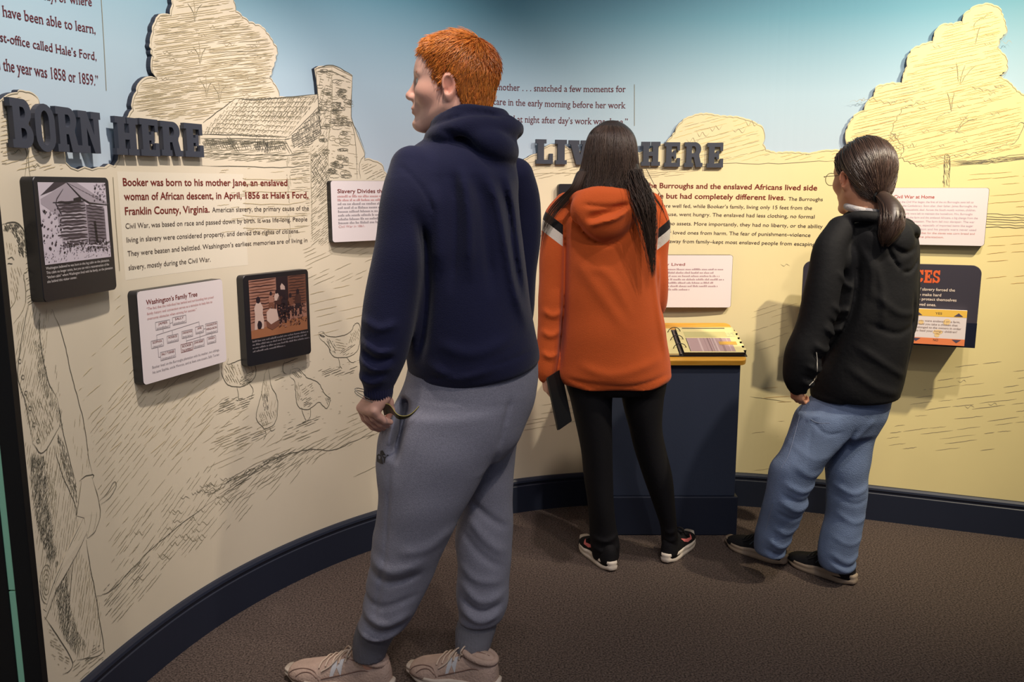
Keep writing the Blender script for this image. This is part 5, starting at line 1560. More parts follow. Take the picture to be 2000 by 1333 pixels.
class Shoe:
    """trainer on the ground: heel and toe point in plan, width scale"""
    def __init__(self, heel, toe, label=None, lift=0.0, heelz=0.0, w=1.0, h=1.0, parent=None, mats=None, side=1, roll=0.0, name='shoe'):
        self.h0 = np.array([heel[0], heel[1], heelz]); t = np.array([toe[0], toe[1], lift])
        self.L = np.linalg.norm(t - self.h0); self.f = (t - self.h0) / self.L
        self.s = np.cross((0, 0, 1), self.f); self.s /= np.linalg.norm(self.s); self.u = np.cross(self.f, self.s)
        if roll:
            c, s_ = math.cos(math.radians(roll)), math.sin(math.radians(roll))
            self.s, self.u = self.s * c + self.u * s_, self.u * c - self.s * s_
        self.w, self.h = w, h; self.mats = mats; self.name = name; self.parent = parent
        self.tt = np.array([0, .03, .10, .22, .36, .50, .64, .78, .90, .97, 1.0])
        self.ww = np.array([.012, .024, .032, .035, .036, .040, .046, .047, .039, .025, .010]) * w
        self.hh = np.array([.070, .092, .104, .106, .100, .086, .068, .056, .048, .040, .026]) * h
        self.cc = np.array([0, 0, 0, .001, .002, .003, .004, .004, .004, .003, .002]) * side
        self.sh = .030
    def g(self, a, t): return np.interp(t, self.tt, a)
    def W(self, x, y, z):
        return self.h0 + self.f * x + self.s * y + self.u * z
    def surf(self, t, a, off=0.0):
        """point on the upper: t along, a degrees round from one side over the top (0..180)"""
        th = math.radians(a); c, s = math.cos(th), math.sin(th)
        cy = math.copysign(abs(c) ** .75, c); sz = abs(s) ** .8
        w, h = self.g(self.ww, t) + off, self.g(self.hh, t) + off
        return self.W(t * self.L, self.g(self.cc, t) + w * cy, self.sh * .7 + (h - self.sh * .7) * sz)
    def build(self, sole_m, upper_m, lace_m, collar_m=None, label=None, rocker=.012):
        e = bpy.data.objects.new(self.name, None); COL.objects.link(e)
        if self.parent is not None: e.parent = self.parent; e.matrix_parent_inverse = Matrix.Translation(-Vector(self.parent.location))
        self.e = e
        if label: e['label'] = label
        # upper
        T_ = np.linspace(0, 1, 36); A_ = np.linspace(0, 180, 25)
        V = [self.surf(t, a) for t in T_ for a in A_]; n = len(A_); F = []
        for i in range(len(T_) - 1):
            for j in range(n - 1): F.append((i * n + j, i * n + j + 1, (i + 1) * n + j + 1, (i + 1) * n + j))
            F.append((i * n + n - 1, i * n, (i + 1) * n, (i + 1) * n + n - 1))
        F.append(tuple(range(n))[::-1]); F.append(tuple((len(T_) - 1) * n + j for j in range(n)))
        mesh_obj('upper', V, F, upper_m, e, None, True)
        # sole: flared foam with a groove
        ring = []
        m = 40
        for k in range(m):
            a = 2 * math.pi * k / m
            t = .5 - .53 * math.cos(a); sgn = math.sin(a)
            tc = min(max(t, 0), 1); wd = max(self.g(self.ww, min(max(tc, .035), .965)), .02) * (abs(sgn) ** .55) * (1 if sgn >= 0 else -1)
            ring.append((t * self.L, self.g(self.cc, tc) + wd, tc))
        V, F = [], []
        prof = ((-.002, 0.0), (.005, .004), (.0065, .013), (.002, .0175), (.0055, .022), (.004, self.sh))
        for o, z in prof:
            for x, y, t in ring:
                L_ = max(abs(y), 1e-4); up = rocker * max(0, (t - .72) / .28) ** 2 + .006 * max(0, (.12 - t) / .12)
                V.append(self.W((x - self.L / 2) * (1 + o * 1.6) + self.L / 2, y + math.copysign(o, y) * min(1, L_ / .01), z * (1 + .25 * (t < .5)) + up * (1 - z / .05)))
        for r in range(len(prof) - 1):
            for k in range(m):
                j = (k + 1) % m; F.append((r * m + k, r * m + j, (r + 1) * m + j, (r + 1) * m + k))
        F.append(tuple(range(m))[::-1]); F.append(tuple((len(prof) - 1) * m + k for k in range(m)))
        mesh_obj('sole', V, F, sole_m, e, None, True)
        # laces and bow
        P_ = []
        for k in range(5):
            t = .38 + .062 * k
            P_.append([self.surf(t + .012 * (1 if q < 90 else -1) * .6, q, .0035) for q in np.linspace(52, 128, 9)])
        c = self.surf(.36, 90, .004)
        for sg in (1, -1):
            P_.append([c, c + self.s * sg * .016 + self.u * .016 - self.f * .004, c + self.s * sg * .034 + self.u * .010, c + self.s * sg * .030 - self.u * .004, c + self.s * sg * .008])
            P_.append([c, c + self.s * sg * .014 + self.f * .02 + self.u * .004, self.surf(.52, 90 - sg * 40, .004), self.surf(.60, 90 - sg * 52, .004)])
        P_ = [catmull(np.array(p), 4) for p in P_]
        strands('laces', P_, [np.full(len(p), .0024) for p in P_], lace_m, e, sides=5)
        return e
    def decal(self, name, pts, m, side=1, off=.0012):
        """flat mark on the flank, pts in (t, 0..1 up the flank)"""
        n = 6; V = []; 
        tri = tessellate_polygon([[Vector((p[0], p[1], 0)) for p in pts]])
        V = []; F = []
        # subdivide each triangle so that the mark follows the curve
        for a, b, c in tri:
            A, B, Cc = [np.array(pts[i]) for i in (a, b, c)]
            idx = {}
            for i in range(n + 1):
                for j in range(n + 1 - i):
                    q = A + (B - A) * i / n + (Cc - A) * j / n
                    ang = q[1] * 80; ang = ang if side > 0 else 180 - ang
                    idx[i, j] = len(V); V.append(self.surf(q[0], ang, off))
            for i in range(n):
                for j in range(n - i):
                    F.append((idx[i, j], idx[i + 1, j], idx[i, j + 1]))
                    if i + j < n - 1: F.append((idx[i + 1, j], idx[i + 1, j + 1], idx[i, j + 1]))
        return mesh_obj(name, V, F, m, self.e)
# ------------------------------------------------------------------ person with red hair, navy hoodie, grey joggers
M_skin = tint_mat('skin_fair', (222, 172, 152), .5, .4, sss=.08)
M_skin2 = tint_mat('skin_tan', (196, 142, 112), .5, .4, sss=.08)
M_navy = mat('fleece_navy', (27, 29, 58), .85, .2, bump=(420, .25), vary=(5, .10), sheen=.12)
M_jog = mat('jersey_grey', (136, 136, 150), .9, .15, bump=(520, .30), vary=(300, .16), sheen=.08)
M_rib = mat('rib_grey', (116, 116, 124), .9, .15, bump=(500, .3))
def wrinkle(fld, lo, hi, dirs, amp):
    """soft cloth ripples: sum of oblique waves"""
    def f(X, Y, Z):
        d = 0
        for (kx, ky, kz, ph_, a) in dirs:
            d = d + a * np.sin(kx * X + ky * Y + kz * Z + ph_ + 1.3 * np.sin(9 * Z + 5 * X + ph_) + .8 * np.sin(14 * Y + ph_ * 2))
        return (amp * d).astype(np.float32)
    fld.put(f, lo, hi, op='+', pad=0)

def boy():
    base = G(800, 1335)
    e = thing('person', 'person with short red hair in navy hoodie and grey joggers facing the left wall', 'person', (base[0], 2.28, 0))
    HY = 2.27
    ear = P(877, 170, HY - .07)
    fr = Frame((0, 0, 0), 7, 1.0, -7)
    fr.c = ear - fr.M @ (np.array([-.006, .079, -.006]) * fr.s)
    # ---- clothes stations
    TOR = [ST(248, 872, 968, 2.28, .062), ST(268, 836, 984, 2.28, .085), ST(292, 802, 1000, 2.275, .115), ST(322, 786, 1008, 2.27, .145), ST(365, 780, 1014, 2.27, .165), ST(430, 776, 1018, 2.27, .175), ST(510, 774, 1028, 2.27, .175),
           ST(590, 780, 1037, 2.27, .172), ST(650, 788, 1047, 2.27, .17), ST(690, 795, 1054, 2.27, .168), ST(722, 798, 1053, 2.27, .162), ST(738, 800, 1044, 2.27, .150)]
    LA = [(806, 330, 2.17, 44), (798, 385, 2.14, 51), (786, 470, 2.12, 53), (770, 560, 2.115, 53), (756, 640, 2.115, 51), (748, 690, 2.115, 47), (742, 725, 2.115, 39), (740, 742, 2.115, 32)]
    RA = [(1006, 345, 2.40, 36), (1022, 400, 2.42, 35), (1022, 470, 2.43, 33), (1014, 560, 2.44, 32), (1004, 640, 2.44, 31), (960, 690, 2.45, 30), (900, 705, 2.44, 26)]
    # ---- trousers stations
    PEL = [ST(690, 802, 1050, 2.27, .150), ST(740, 792, 1051, 2.27, .152), ST(780, 776, 1044, 2.265, .152), ST(820, 758, 1030, 2.26, .148), ST(860, 744, 1012, 2.255, .140), ST(895, 738, 985, 2.25, .120)]
    LL = [ST(800, 765, 985, 2.20, .105), ST(860, 742, 972, 2.195, .108), ST(910, 735, 955, 2.195, .106), ST(965, 738, 925, 2.195, .100), ST(1015, 737, 897, 2.20, .092), ST(1050, 728, 878, 2.205, .088), ST(1085, 724, 862, 2.21, .085),
          ST(1130, 718, 844, 2.22, .082), ST(1175, 711, 822, 2.225, .078), ST(1208, 702, 803, 2.23, .072), ST(1226, 697, 790, 2.235, .064)]
    LC = [ST(1214, 700, 786, 2.235, .055), ST(1240, 692, 772, 2.24, .050), ST(1262, 689, 760, 2.245, .047), ST(1284, 690, 752, 2.25, .046)]
    RL = [ST(800, 860, 1036, 2.345, .100), ST(860, 866, 1012, 2.35, .098), ST(910, 880, 1006, 2.35, .092), ST(965, 893, 1002, 2.35, .085), ST(1015, 892, 1001, 2.345, .080), ST(1060, 889, 1001, 2.34, .078), ST(1110, 894, 998, 2.335, .076),
          ST(1165, 891, 993, 2.325, .072), ST(1195, 895, 985, 2.32, .066), ST(1214, 894, 976, 2.315, .058)]
    RC = [ST(1204, 898, 972, 2.315, .050), ST(1230, 890, 968, 2.31, .046), ST(1256, 889, 960, 2.30, .044), ST(1280, 890, 953, 2.295, .043)]

    # ---- body: head, neck, trunk, arms, hands, legs in one surface
    allz = np.r_[np.arange(0.02, .74, .012), np.arange(.74, .90, .0026), np.arange(.90, 1.50, .010), np.arange(1.50, 1.83, .0026)]
    B = Field((-.56, 1.98, 0), (.12, 2.55, 1.83), (.0032, .0036, .01), zs=allz)
    B.loft([(z, x, y, a * .80, b * .80) for z, x, y, a, b in TOR[1:]], .03)
    B.loft([(z, x, y, a * .70, b * .68) for z, x, y, a, b in PEL], .03)
    for leg, cf in ((LL, LC), (RL, RC)):
        B.loft([(z, x, y, a * .52, b * .50) for z, x, y, a, b in leg[:-1]] + [(cf[-1][0] - .03, cf[-1][1], cf[-1][2], .026, .028)], .03)
        B.cone((cf[-1][1], cf[-1][2], cf[-1][0] + .06), (cf[-1][1], cf[-1][2], .095), .024, .020, .02)
    B.tube([P(x, y, Y) for x, y, Y, r in LA], [r * Y / 1700 * .68 for x, y, Y, r in LA], .03)
    B.tube([P(x, y, Y) for x, y, Y, r in RA], [r * Y / 1700 * .68 for x, y, Y, r in RA], .03)
    fn, lo, hi = head_sdf(fr); B.put(fn, lo, hi, .02, pad=0)
    # left hand closing on the leaflet
    HYh = 2.115; q = HYh / 1700
    def H(x, y, dy=0.0): return P(x, y, HYh + dy)
    B.cone(H(740, 745), H(735, 775), .027, .024, .012, sq=((0, 1, 0), 1.15))
    for (x0, y0), (x1, y1), d0 in (((733, 772), (706, 797), .020), ((737, 774), (714, 800), .006), ((742, 775), (723, 803), -.008), ((746, 775), (732, 804), -.020)):
        B.cone(H(x0, y0, d0 * .4), H(x1, y1, d0), .021, .0135, .014)
    fing = [[(705, 797), (713, 818), (728, 834), (741, 840)], [(712, 799), (720, 818), (735, 831), (749, 837)], [(721, 801), (730, 817), (744, 828), (757, 832)], [(731, 803), (739, 814), (752, 822), (763, 825)]]
    for pts, dd in zip(fing, (.026, .008, -.010, -.027)):
        c = [H(x, y, dd + .010 * i) for i, (x, y) in enumerate(pts)]
        for a, b, r0, r1 in zip(c[:-1], c[1:], (.0112, .0100, .0092), (.0100, .0092, .0074)):
            B.cone(a, b, r0, r1, .0035)
    th = [H(750, 772, .018), H(759, 786, .026), H(763, 802, .030), H(758, 816, .030)]
    for a, b, r0, r1 in zip(th[:-1], th[1:], (.015, .012, .0105), (.012, .0105, .0082)): B.cone(a, b, r0, r1, .006)
    # right hand tucked in the front pouch
    hand_sdf(B, P(900, 705, 2.44), (-.9, -.4, -.1), (.2, -1, 0), (0, 0, 1), .9, .5)
    build_field(B, 'body', M_skin, e, 1, skin_tint(fr))
    # eyes and brows
    for sg in (1, -1):
        V, F = [], []
        bm = bmesh.new(); bmesh.ops.create_uvsphere(bm, u_segments=16, v_segments=10, radius=.0115 * fr.s)
        for v in bm.verts: v.co = Vector(fr.w((.0775, .031 * sg, .004))) + v.co
        me = bpy.data.meshes.new('eye'); bm.to_mesh(me); bm.free(); me.materials.append(mat('eye_white', (214, 208, 200), .3)); me.materials.append(mat('iris', (70, 84, 84), .3))
        for p_ in me.polygons:
            p_.use_smooth = True
            loc = fr.inv(np.array(p_.center)[None])[0]
            if (loc[1] - .031 * sg) ** 2 + (loc[2] - .004) ** 2 < .0055 ** 2 and loc[0] > .08: p_.material_index = 1
        link(bpy.data.objects.new('eye', me), e)
        pth = [[fr.w((.092 + .003 * math.sin(k * 2.1) - .35 * abs(t - .012) ** 1.15, sg * (t + .002), .0265 - .10 * abs(t - .03) + .0025 * math.sin(k * 7.7))) for t in (a_, a_ + .006, a_ + .012)] for k, a_ in enumerate(np.linspace(.006, .040, 26))]
        strands('eyebrow', pth, [.0011] * len(pth), mat('brow_red', (176, 110, 62), .6), e)

    # ---- hair: cropped cap plus short tufts
    def hl(f):
        return np.interp(f, [-.13, -.085, -.05, -.028, -.012, .012, .014, .036, .044, .060, .075, .09], [-.085, -.080, -.066, -.020, .026, .030, -.022, -.018, .036, .060, .072, .074])
    HF = Field(fr.c - .19, fr.c + .19, .004)
    def hair(X, Y, Z):
        f, l, u = fr.local(X, Y, Z)
        d = _E(f, l, u, (-.010, 0, .038), (.104, .083, .097)); d = smin(d, _E(f, l, u, (.034, 0, .068), (.052, .062, .046)), .02)
        d = smin(d, _E(f, l, u, (-.044, 0, -.035), (.058, .062, .068)), .03)
        d = smax(d, (hl(f) - u) * .75, .008)
        return (d * fr.s).astype(np.float32)
    HF.put(hair, fr.c - .18, fr.c + .18, op='h', pad=0)
    M_hair = tint_mat('hair_red', (214, 124, 50), .34, .6)
    cap = build_field(HF, 'hair', M_hair, e, 1, lambda V: np.full((len(V), 3), .62))
    V = np.array([v.co[:] for v in cap.data.vertices]); N = np.array([v.normal[:] for v in cap.data.vertices])
    loc = fr.inv(V)
    r = np.random.default_rng(3)
    cand = np.where((loc[:, 2] > hl(loc[:, 0]) + .004) & (np.linalg.norm(loc - np.array([-.016, 0, .035]), axis=1) > .07))[0]
    pick = r.choice(cand, 7000)
    paths, cols = [], []
    crown = np.array([-.055, .01, .13])
    for i in pick:
        p = V[i] + r.normal(0, .0015, 3); n = N[i]; q = loc[i]
        away = q - crown; flow = fr.M @ away; flow -= n * (flow @ n); flow /= np.linalg.norm(flow) + 1e-6
        side = np.cross(n, flow)
        flow = flow + side * r.normal(0, .35); top = np.clip((q[2] - .02) / .09, 0, 1)
        ln = (.013 + .017 * top) * r.uniform(.7, 1.25); lift = .16 + .22 * top * r.uniform(.3, 1)
        if q[0] > .05: flow = flow * .6 + side * .3 + n * .25; ln *= .7
        if q[2] < .0: flow = flow * .8 + np.array([0, 0, -.6]); lift = .18
        a = p - n * .002; d1 = flow + n * lift; d1 /= np.linalg.norm(d1); d2 = flow + n * lift * .1; d2 /= np.linalg.norm(d2)
        paths.append(np.array([a, a + d1 * ln * .4, a + d1 * ln * .55 + d2 * ln * .35, a + d1 * ln * .55 + d2 * ln * .75 - n * .0012]))
        b_ = r.uniform(.62, 1.25); cols.append(np.array([1.0 * b_, (.92 + .25 * r.random()) * b_, (.8 + .5 * r.random()) * b_]))
    V2, F2, C2 = tubes_mesh(paths, [.0011] * len(paths), 3, cols)
    o = mesh_fast('hair_tufts', V2, F2, M_hair, cap)
    at = o.data.color_attributes.new('tint', 'FLOAT_COLOR', 'POINT'); at.data.foreach_set('color', C2.astype(np.float32).ravel())

    # ---- hoodie
    Hd = Field((-.48, 1.95, .80), (.16, 2.60, 1.66), .0062)
    Hd.loft(TOR, .02, .012, tilt=(.25, 0))
    Hd.tube([P(x, y, Y) for x, y, Y, r_ in LA], [r_ * Y / 1700 for x, y, Y, r_ in LA], .028)
    Hd.tube([P(x, y, Y) for x, y, Y, r_ in RA], [r_ * Y / 1700 for x, y, Y, r_ in RA], .018)
    # cuff
    Hd.cone(P(740, 738, 2.115), P(739, 766, 2.115), .037, .0345, .006)
    # folds: back drapes, shoulder seam, sleeve creases
    for pts, w_, a_ in (([(905, 325), (918, 380), (924, 450), (922, 540)], .013, .010), ([(948, 330), (972, 390), (988, 470), (1006, 560), (1032, 640)], .012, .011), ([(890, 330), (896, 400), (896, 480), (890, 560)], .012, -.008),
                        ([(930, 340), (946, 400), (955, 480), (965, 570)], .013, -.008), ([(985, 330), (1002, 400), (1012, 480), (1026, 570)], .010, .007), ([(978, 345), (994, 420), (1004, 500), (1018, 580)], .008, -.007),
                        ([(826, 400), (842, 470), (846, 560), (838, 640), (822, 700)], .012, -.014), ([(858, 360), (868, 440), (868, 520)], .014, .007),
                        ([(1006, 350), (1022, 430), (1032, 520), (1042, 630)], .007, -.010),
                        ([(730, 600), (765, 616), (800, 606)], .010, .006), ([(728, 640), (762, 658), (795, 655)], .011, .008), ([(722, 672), (756, 690), (790, 684)], .011, .009), ([(728, 655), (760, 674), (792, 668)], .007, -.007), ([(718, 704), (748, 716), (778, 706)], .009, .008),
                        ([(840, 690), (900, 712), (980, 690)], .014, .006), ([(860, 650), (930, 668), (1010, 640)], .016, .005)):
        crease(Hd, pts, 2.27, w_, a_ * 1.45)
    wrinkle(Hd, (-.5, 1.9, .86), (.2, 2.7, 1.42), [(10, 14, 26, 0, .5), (-14, 10, 34, 1.7, .35), (22, -8, 12, 4, .4)], .0022)
    # shoulder seam groove
    crease(Hd, [(786, 322), (815, 342), (845, 380), (864, 425)], 2.27, .004, -.005)
    # hem band
    def hem(X, Y, Z):
        zz = TOR[-1][0] + .25 * (X - TOR[-1][1]) + .050
        return (.0035 * np.exp(-((Z - zz) / .005) ** 2)).astype(np.float32)
    Hd.put(hem, (-.36, 2.0, .83), (.12, 2.5, .98), op='+', pad=0)
    # hood: rolled collar and the bag hanging at the back
    col_c = P(912, 226, 2.275)
    ring = []
    for k in range(17):
        a = 2 * math.pi * k / 16
        x, y = math.cos(a) * (.090 if math.cos(a) > 0 else .078), math.sin(a) * .088
        z = .004 - .030 * max(0, -math.cos(a)) ** 1.5 - .006 * max(0, math.cos(a))
        ring.append(col_c + np.array([x, y, z]))
    Hd.tube(ring, [.0175] * 17, .006, 3)
    ring2 = [col_c + np.array([math.cos(a) * (.112 if math.cos(a) > 0 else .092) + .008, math.sin(a) * .104, -.034 - .022 * max(0, -math.cos(a))]) for a in np.linspace(0, 2 * math.pi, 17)]
    Hd.tube(ring2, [.025] * 17, .007, 3)
    Hd.tube([P(950, 250, 2.19), P(980, 254, 2.24), P(980, 256, 2.36)], [.030, .036, .034], .010, 5)
    Hd.tube([P(925, 262, 2.165), P(962, 280, 2.17), P(985, 296, 2.23), P(985, 288, 2.36)], [.018, .034, .036, .03], .012, 5)
    Hd.cone(P(992, 240, 2.23), P(996, 304, 2.23), .018, .018, .010)
    crease(Hd, [(862, 258), (905, 276), (950, 318), (990, 332)], 2.27, .009, -.010)
    crease(Hd, [(850, 240), (890, 222), (940, 224), (985, 236)], 2.27, .006, -.006)
    # neck opening stays open
    Hd.cone(fr.w((-.018, 0, -.04)), fr.w((-.030, 0, -.125)), .066, .056, .006, 's')
    hd = build_field(Hd, 'hoodie', M_navy, e, 1)
    # ribbed cuff of the sleeve as its own part
    K = Field(P(700, 775, 2.06) - .02, P(780, 735, 2.17) + .02, .002)
    K.cone(P(740, 744, 2.115), P(739, 767, 2.115), .0375, .0355, .004)
    def ribs(X, Y, Z):
        c = P(740, 750, 2.115); return (.0011 * np.sin(np.arctan2(Y - c[1], X - c[0]) * 34)).astype(np.float32)
    K.put(ribs, P(700, 775, 2.06) - .05, P(780, 735, 2.17) + .05, op='+', pad=0)
    K.cone(P(739, 764, 2.115), P(738, 790, 2.115), .031, .031, .003, 's')
    build_field(K, 'cuff', M_navy, hd, 0)

    # ---- joggers
    J = Field((-.48, 2.00, .06), (.14, 2.56, .96), .0058)
    J.loft(PEL, .03)
    J.loft(LL, .028); J.loft(RL, .022)
    for pts, w_, a_ in (([(732, 1048), (780, 1066), (845, 1046)], .016, .009), ([(730, 1075), (775, 1090), (840, 1072)], .010, -.008), ([(790, 1030), (850, 1020), (900, 985)], .016, .006),
                        ([(716, 1150), (765, 1170), (815, 1152)], .013, .010), ([(714, 1170), (760, 1188), (808, 1172)], .008, -.009), ([(706, 1190), (750, 1207), (800, 1192)], .011, .010), ([(715, 1125), (760, 1138), (830, 1115)], .010, -.006),
                        ([(915, 968), (950, 1000), (996, 1035)], .010, -.009), ([(912, 1000), (945, 1040), (994, 1082)], .014, .009), ([(900, 1030), (935, 1070), (990, 1110)], .010, -.006),
                        ([(897, 1130), (940, 1160), (992, 1150)], .012, .009), ([(896, 1160), (940, 1182), (986, 1170)], .008, -.009), ([(896, 1180), (938, 1198), (982, 1186)], .011, .010), ([(896, 1095), (930, 1120), (990, 1128)], .012, .006),
                        ([(975, 850), (945, 920), (915, 975), (890, 1020)], .008, -.008), ([(1000, 745), (985, 800), (975, 850)], .006, -.005)):
        crease(J, pts, 2.30, w_, a_)
    wrinkle(J, (-.5, 1.9, .12), (.2, 2.7, .86), [(16, 12, 30, 0, .5), (-18, 14, 44, 2.2, .4), (8, 20, -24, 1, .4)], .0022)
    # gaping side pocket
    crease(J, [(800, 765), (793, 800), (786, 835), (778, 872)], 2.26, .013, -.042)
    crease(J, [(784, 790), (776, 830), (775, 868)], 2.26, .007, .010)
    # side seam
    crease(J, [(777, 872), (771, 960), (764, 1050), (752, 1120), (738, 1195)], 2.26, .0045, -.005)
    jg = build_field(J, 'joggers', M_jog, e, 1)
    for st in (LC, RC):
        C = Field((st[-1][1] - .09, st[-1][2] - .09, st[-1][0] - .03), (st[0][1] + .09, st[0][2] + .09, st[0][0] + .03), .004)
        C.loft(st, .01, .006)
        def ribs2(X, Y, Z, st=st):
            return (.0010 * np.sin(np.arctan2(Y - st[1][2], X - st[1][1]) * 30)).astype(np.float32)
        C.put(ribs2, (st[-1][1] - .2, st[-1][2] - .2, 0), (st[0][1] + .2, st[0][2] + .2, 1), op='+', pad=0)
        C.cone((st[-1][1], st[-1][2], st[-1][0] + .010), (st[-1][1], st[-1][2], st[-1][0] - .05), .037, .037, .003, 's')
        build_field(C, 'ankle_cuff', M_rib, jg, 0)
    # printed leaping-cat mark on the thigh
    onto = projector(jg)
    polys = [[(734, 887), (738, 889), (741, 894), (743, 907), (738, 906), (731, 902), (731, 890)],
             [(738, 881), (742, 880), (745, 885), (748, 890), (752, 888), (753, 890), (748, 894), (747, 898), (746, 905), (744, 904), (744, 896), (740, 890), (737, 888)]]
    V, F = [], []
    for pl in polys:
        k = len(V); V += [onto(q_[0] + 6, q_[1]) for q_ in pl]
        F += [tuple(i + k for i in t) for t in tessellate_polygon([[Vector((x, y, 0)) for x, y in pl]])]
    mesh_obj('thigh_logo', V, F, mat('logo_dark', (44, 42, 46), .7), jg)

    # ---- shoes
    M_su = mat('suede_beige', (182, 157, 143), .85, .2, bump=(160, .3), vary=(30, .10)); M_so = mat('sole_cream', (204, 190, 176), .6, .3, vary=(20, .08)); M_lc = mat('lace_cream', (202, 182, 164), .8, .2); M_sil = mat('logo_silver', (196, 196, 200), .35, .5)
    for heel, toe, side in ((G(764, 1354), G(568, 1322), 1), (G(972, 1352), G(802, 1318), -1)):
        s = Shoe(heel, toe, w=1.12, h=1.08, parent=e, side=side)
        s.build(M_so, M_su, M_lc, rocker=.014)
        # N shaped mark on the flank turned to the camera, and overlay seams
        t0 = .42
        s.decal('shoe_logo', [(t0, .22), (t0 + .035, .22), (t0 + .045, .52), (t0 + .075, .22), (t0 + .105, .22), (t0 + .085, .82), (t0 + .055, .82), (t0 + .045, .52), (t0 + .02, .82), (t0 - .015, .82)], M_sil, 1)
        P_ = []
        for pts in ([(.62, .15), (.68, .55), (.80, .75), (.90, .62), (.95, .3)], [(.64, .25), (.72, .5), (.80, .5), (.86, .25)], [(.05, .6), (.16, .75), (.30, .7), (.42, .92)], [(.02, .3), (.2, .4), (.36, .3), (.60, .2)], [(.30, .95), (.20, 1.05), (.08, 1.05)]):
            P_.append(catmull(np.array([s.surf(t, a * 80, .0006) for t, a in pts]), 5))
        strands('overlay_seam', P_, [np.full(len(p_), .0016) for p_ in P_], mat('suede_dark', (134, 108, 98), .85, .2), s.e, sides=4)
        # padded collar around the ankle
        c = np.array([s.surf(t, 90) for t in (.06, .30)]).mean(0)
        rg = [c + s.f * (.046 * math.cos(a)) * (1 + .1 * math.cos(a)) + s.s * .032 * math.sin(a) + s.u * (.000 + .010 * math.cos(a) - .006) for a in np.linspace(0, 2 * math.pi, 15)]
        strands('collar', [catmull(np.array(rg), 3)], [np.full(len(rg) * 3 - 2, .0095)], M_su, s.e, sides=8)
    # ---- string bracelet with a tab
    pth = []
    for dz in (0, -5):
        c = P(725, 777 + dz, 2.115)
        pth.append(catmull(np.array([c + np.array([.036 * math.cos(a) - .004, .030 * math.sin(a), .016 * math.cos(a) * -1]) for a in np.linspace(0, 2 * math.pi, 13)]), 4))
    strands('bracelet', pth, [np.full(len(p_), .0009) for p_ in pth], mat('string_grey', (120, 118, 112), .7), e)
    return e
BOY = boy()

# glossy leaflet bent between the hand and the pocket
def leaflet():
    e = tag(bpy.data.objects.new('leaflet', None), 'bent glossy leaflet with olive edge between hand and grey pocket', 'leaflet'); COL.objects.link(e)
    c0 = P(775, 812, 2.08); e.location = c0
    prof = [(746, 790, 2.098), (758, 790, 2.090), (766, 797, 2.082), (774, 808, 2.074), (784, 813, 2.070), (797, 812, 2.070), (808, 805, 2.074), (818, 794, 2.082)]
    p = catmull(np.array([P(*q) for q in prof]), 5)
    n = len(p); down = np.array([.005, .004, -.030])
    V = []; m = 6
    dn = np.gradient(p, axis=0); nr = np.cross(dn, (0, 0, 1.0)); nr /= np.linalg.norm(nr, axis=1)[:, None]
    for th in (0.0, .0014):
        for k in range(m + 1):
            hgt = k / m
            # lower corners shorter towards the pocket
            V.append(p + down * hgt * (np.linspace(1.0, .0, n)[:, None] ** 1.6 * .95 + .05) + nr * th)
    V = np.vstack(V); F = []
    for s_ in (0, 1):
        o = s_ * (m + 1) * n
        for k in range(m):
            for i in range(n - 1):
                q = (o + k * n + i, o + k * n + i + 1, o + (k + 1) * n + i + 1, o + (k + 1) * n + i); F.append(q if s_ else q[::-1])
    mesh_obj('sheet', V, F, mat('leaflet_dark', (46, 42, 30), .12, .6), e, None, True)
    strands('edge', [p], [np.full(n, .0011)], mat('leaflet_edge', (170, 158, 84), .3, .5), e, sides=5)
leaflet()
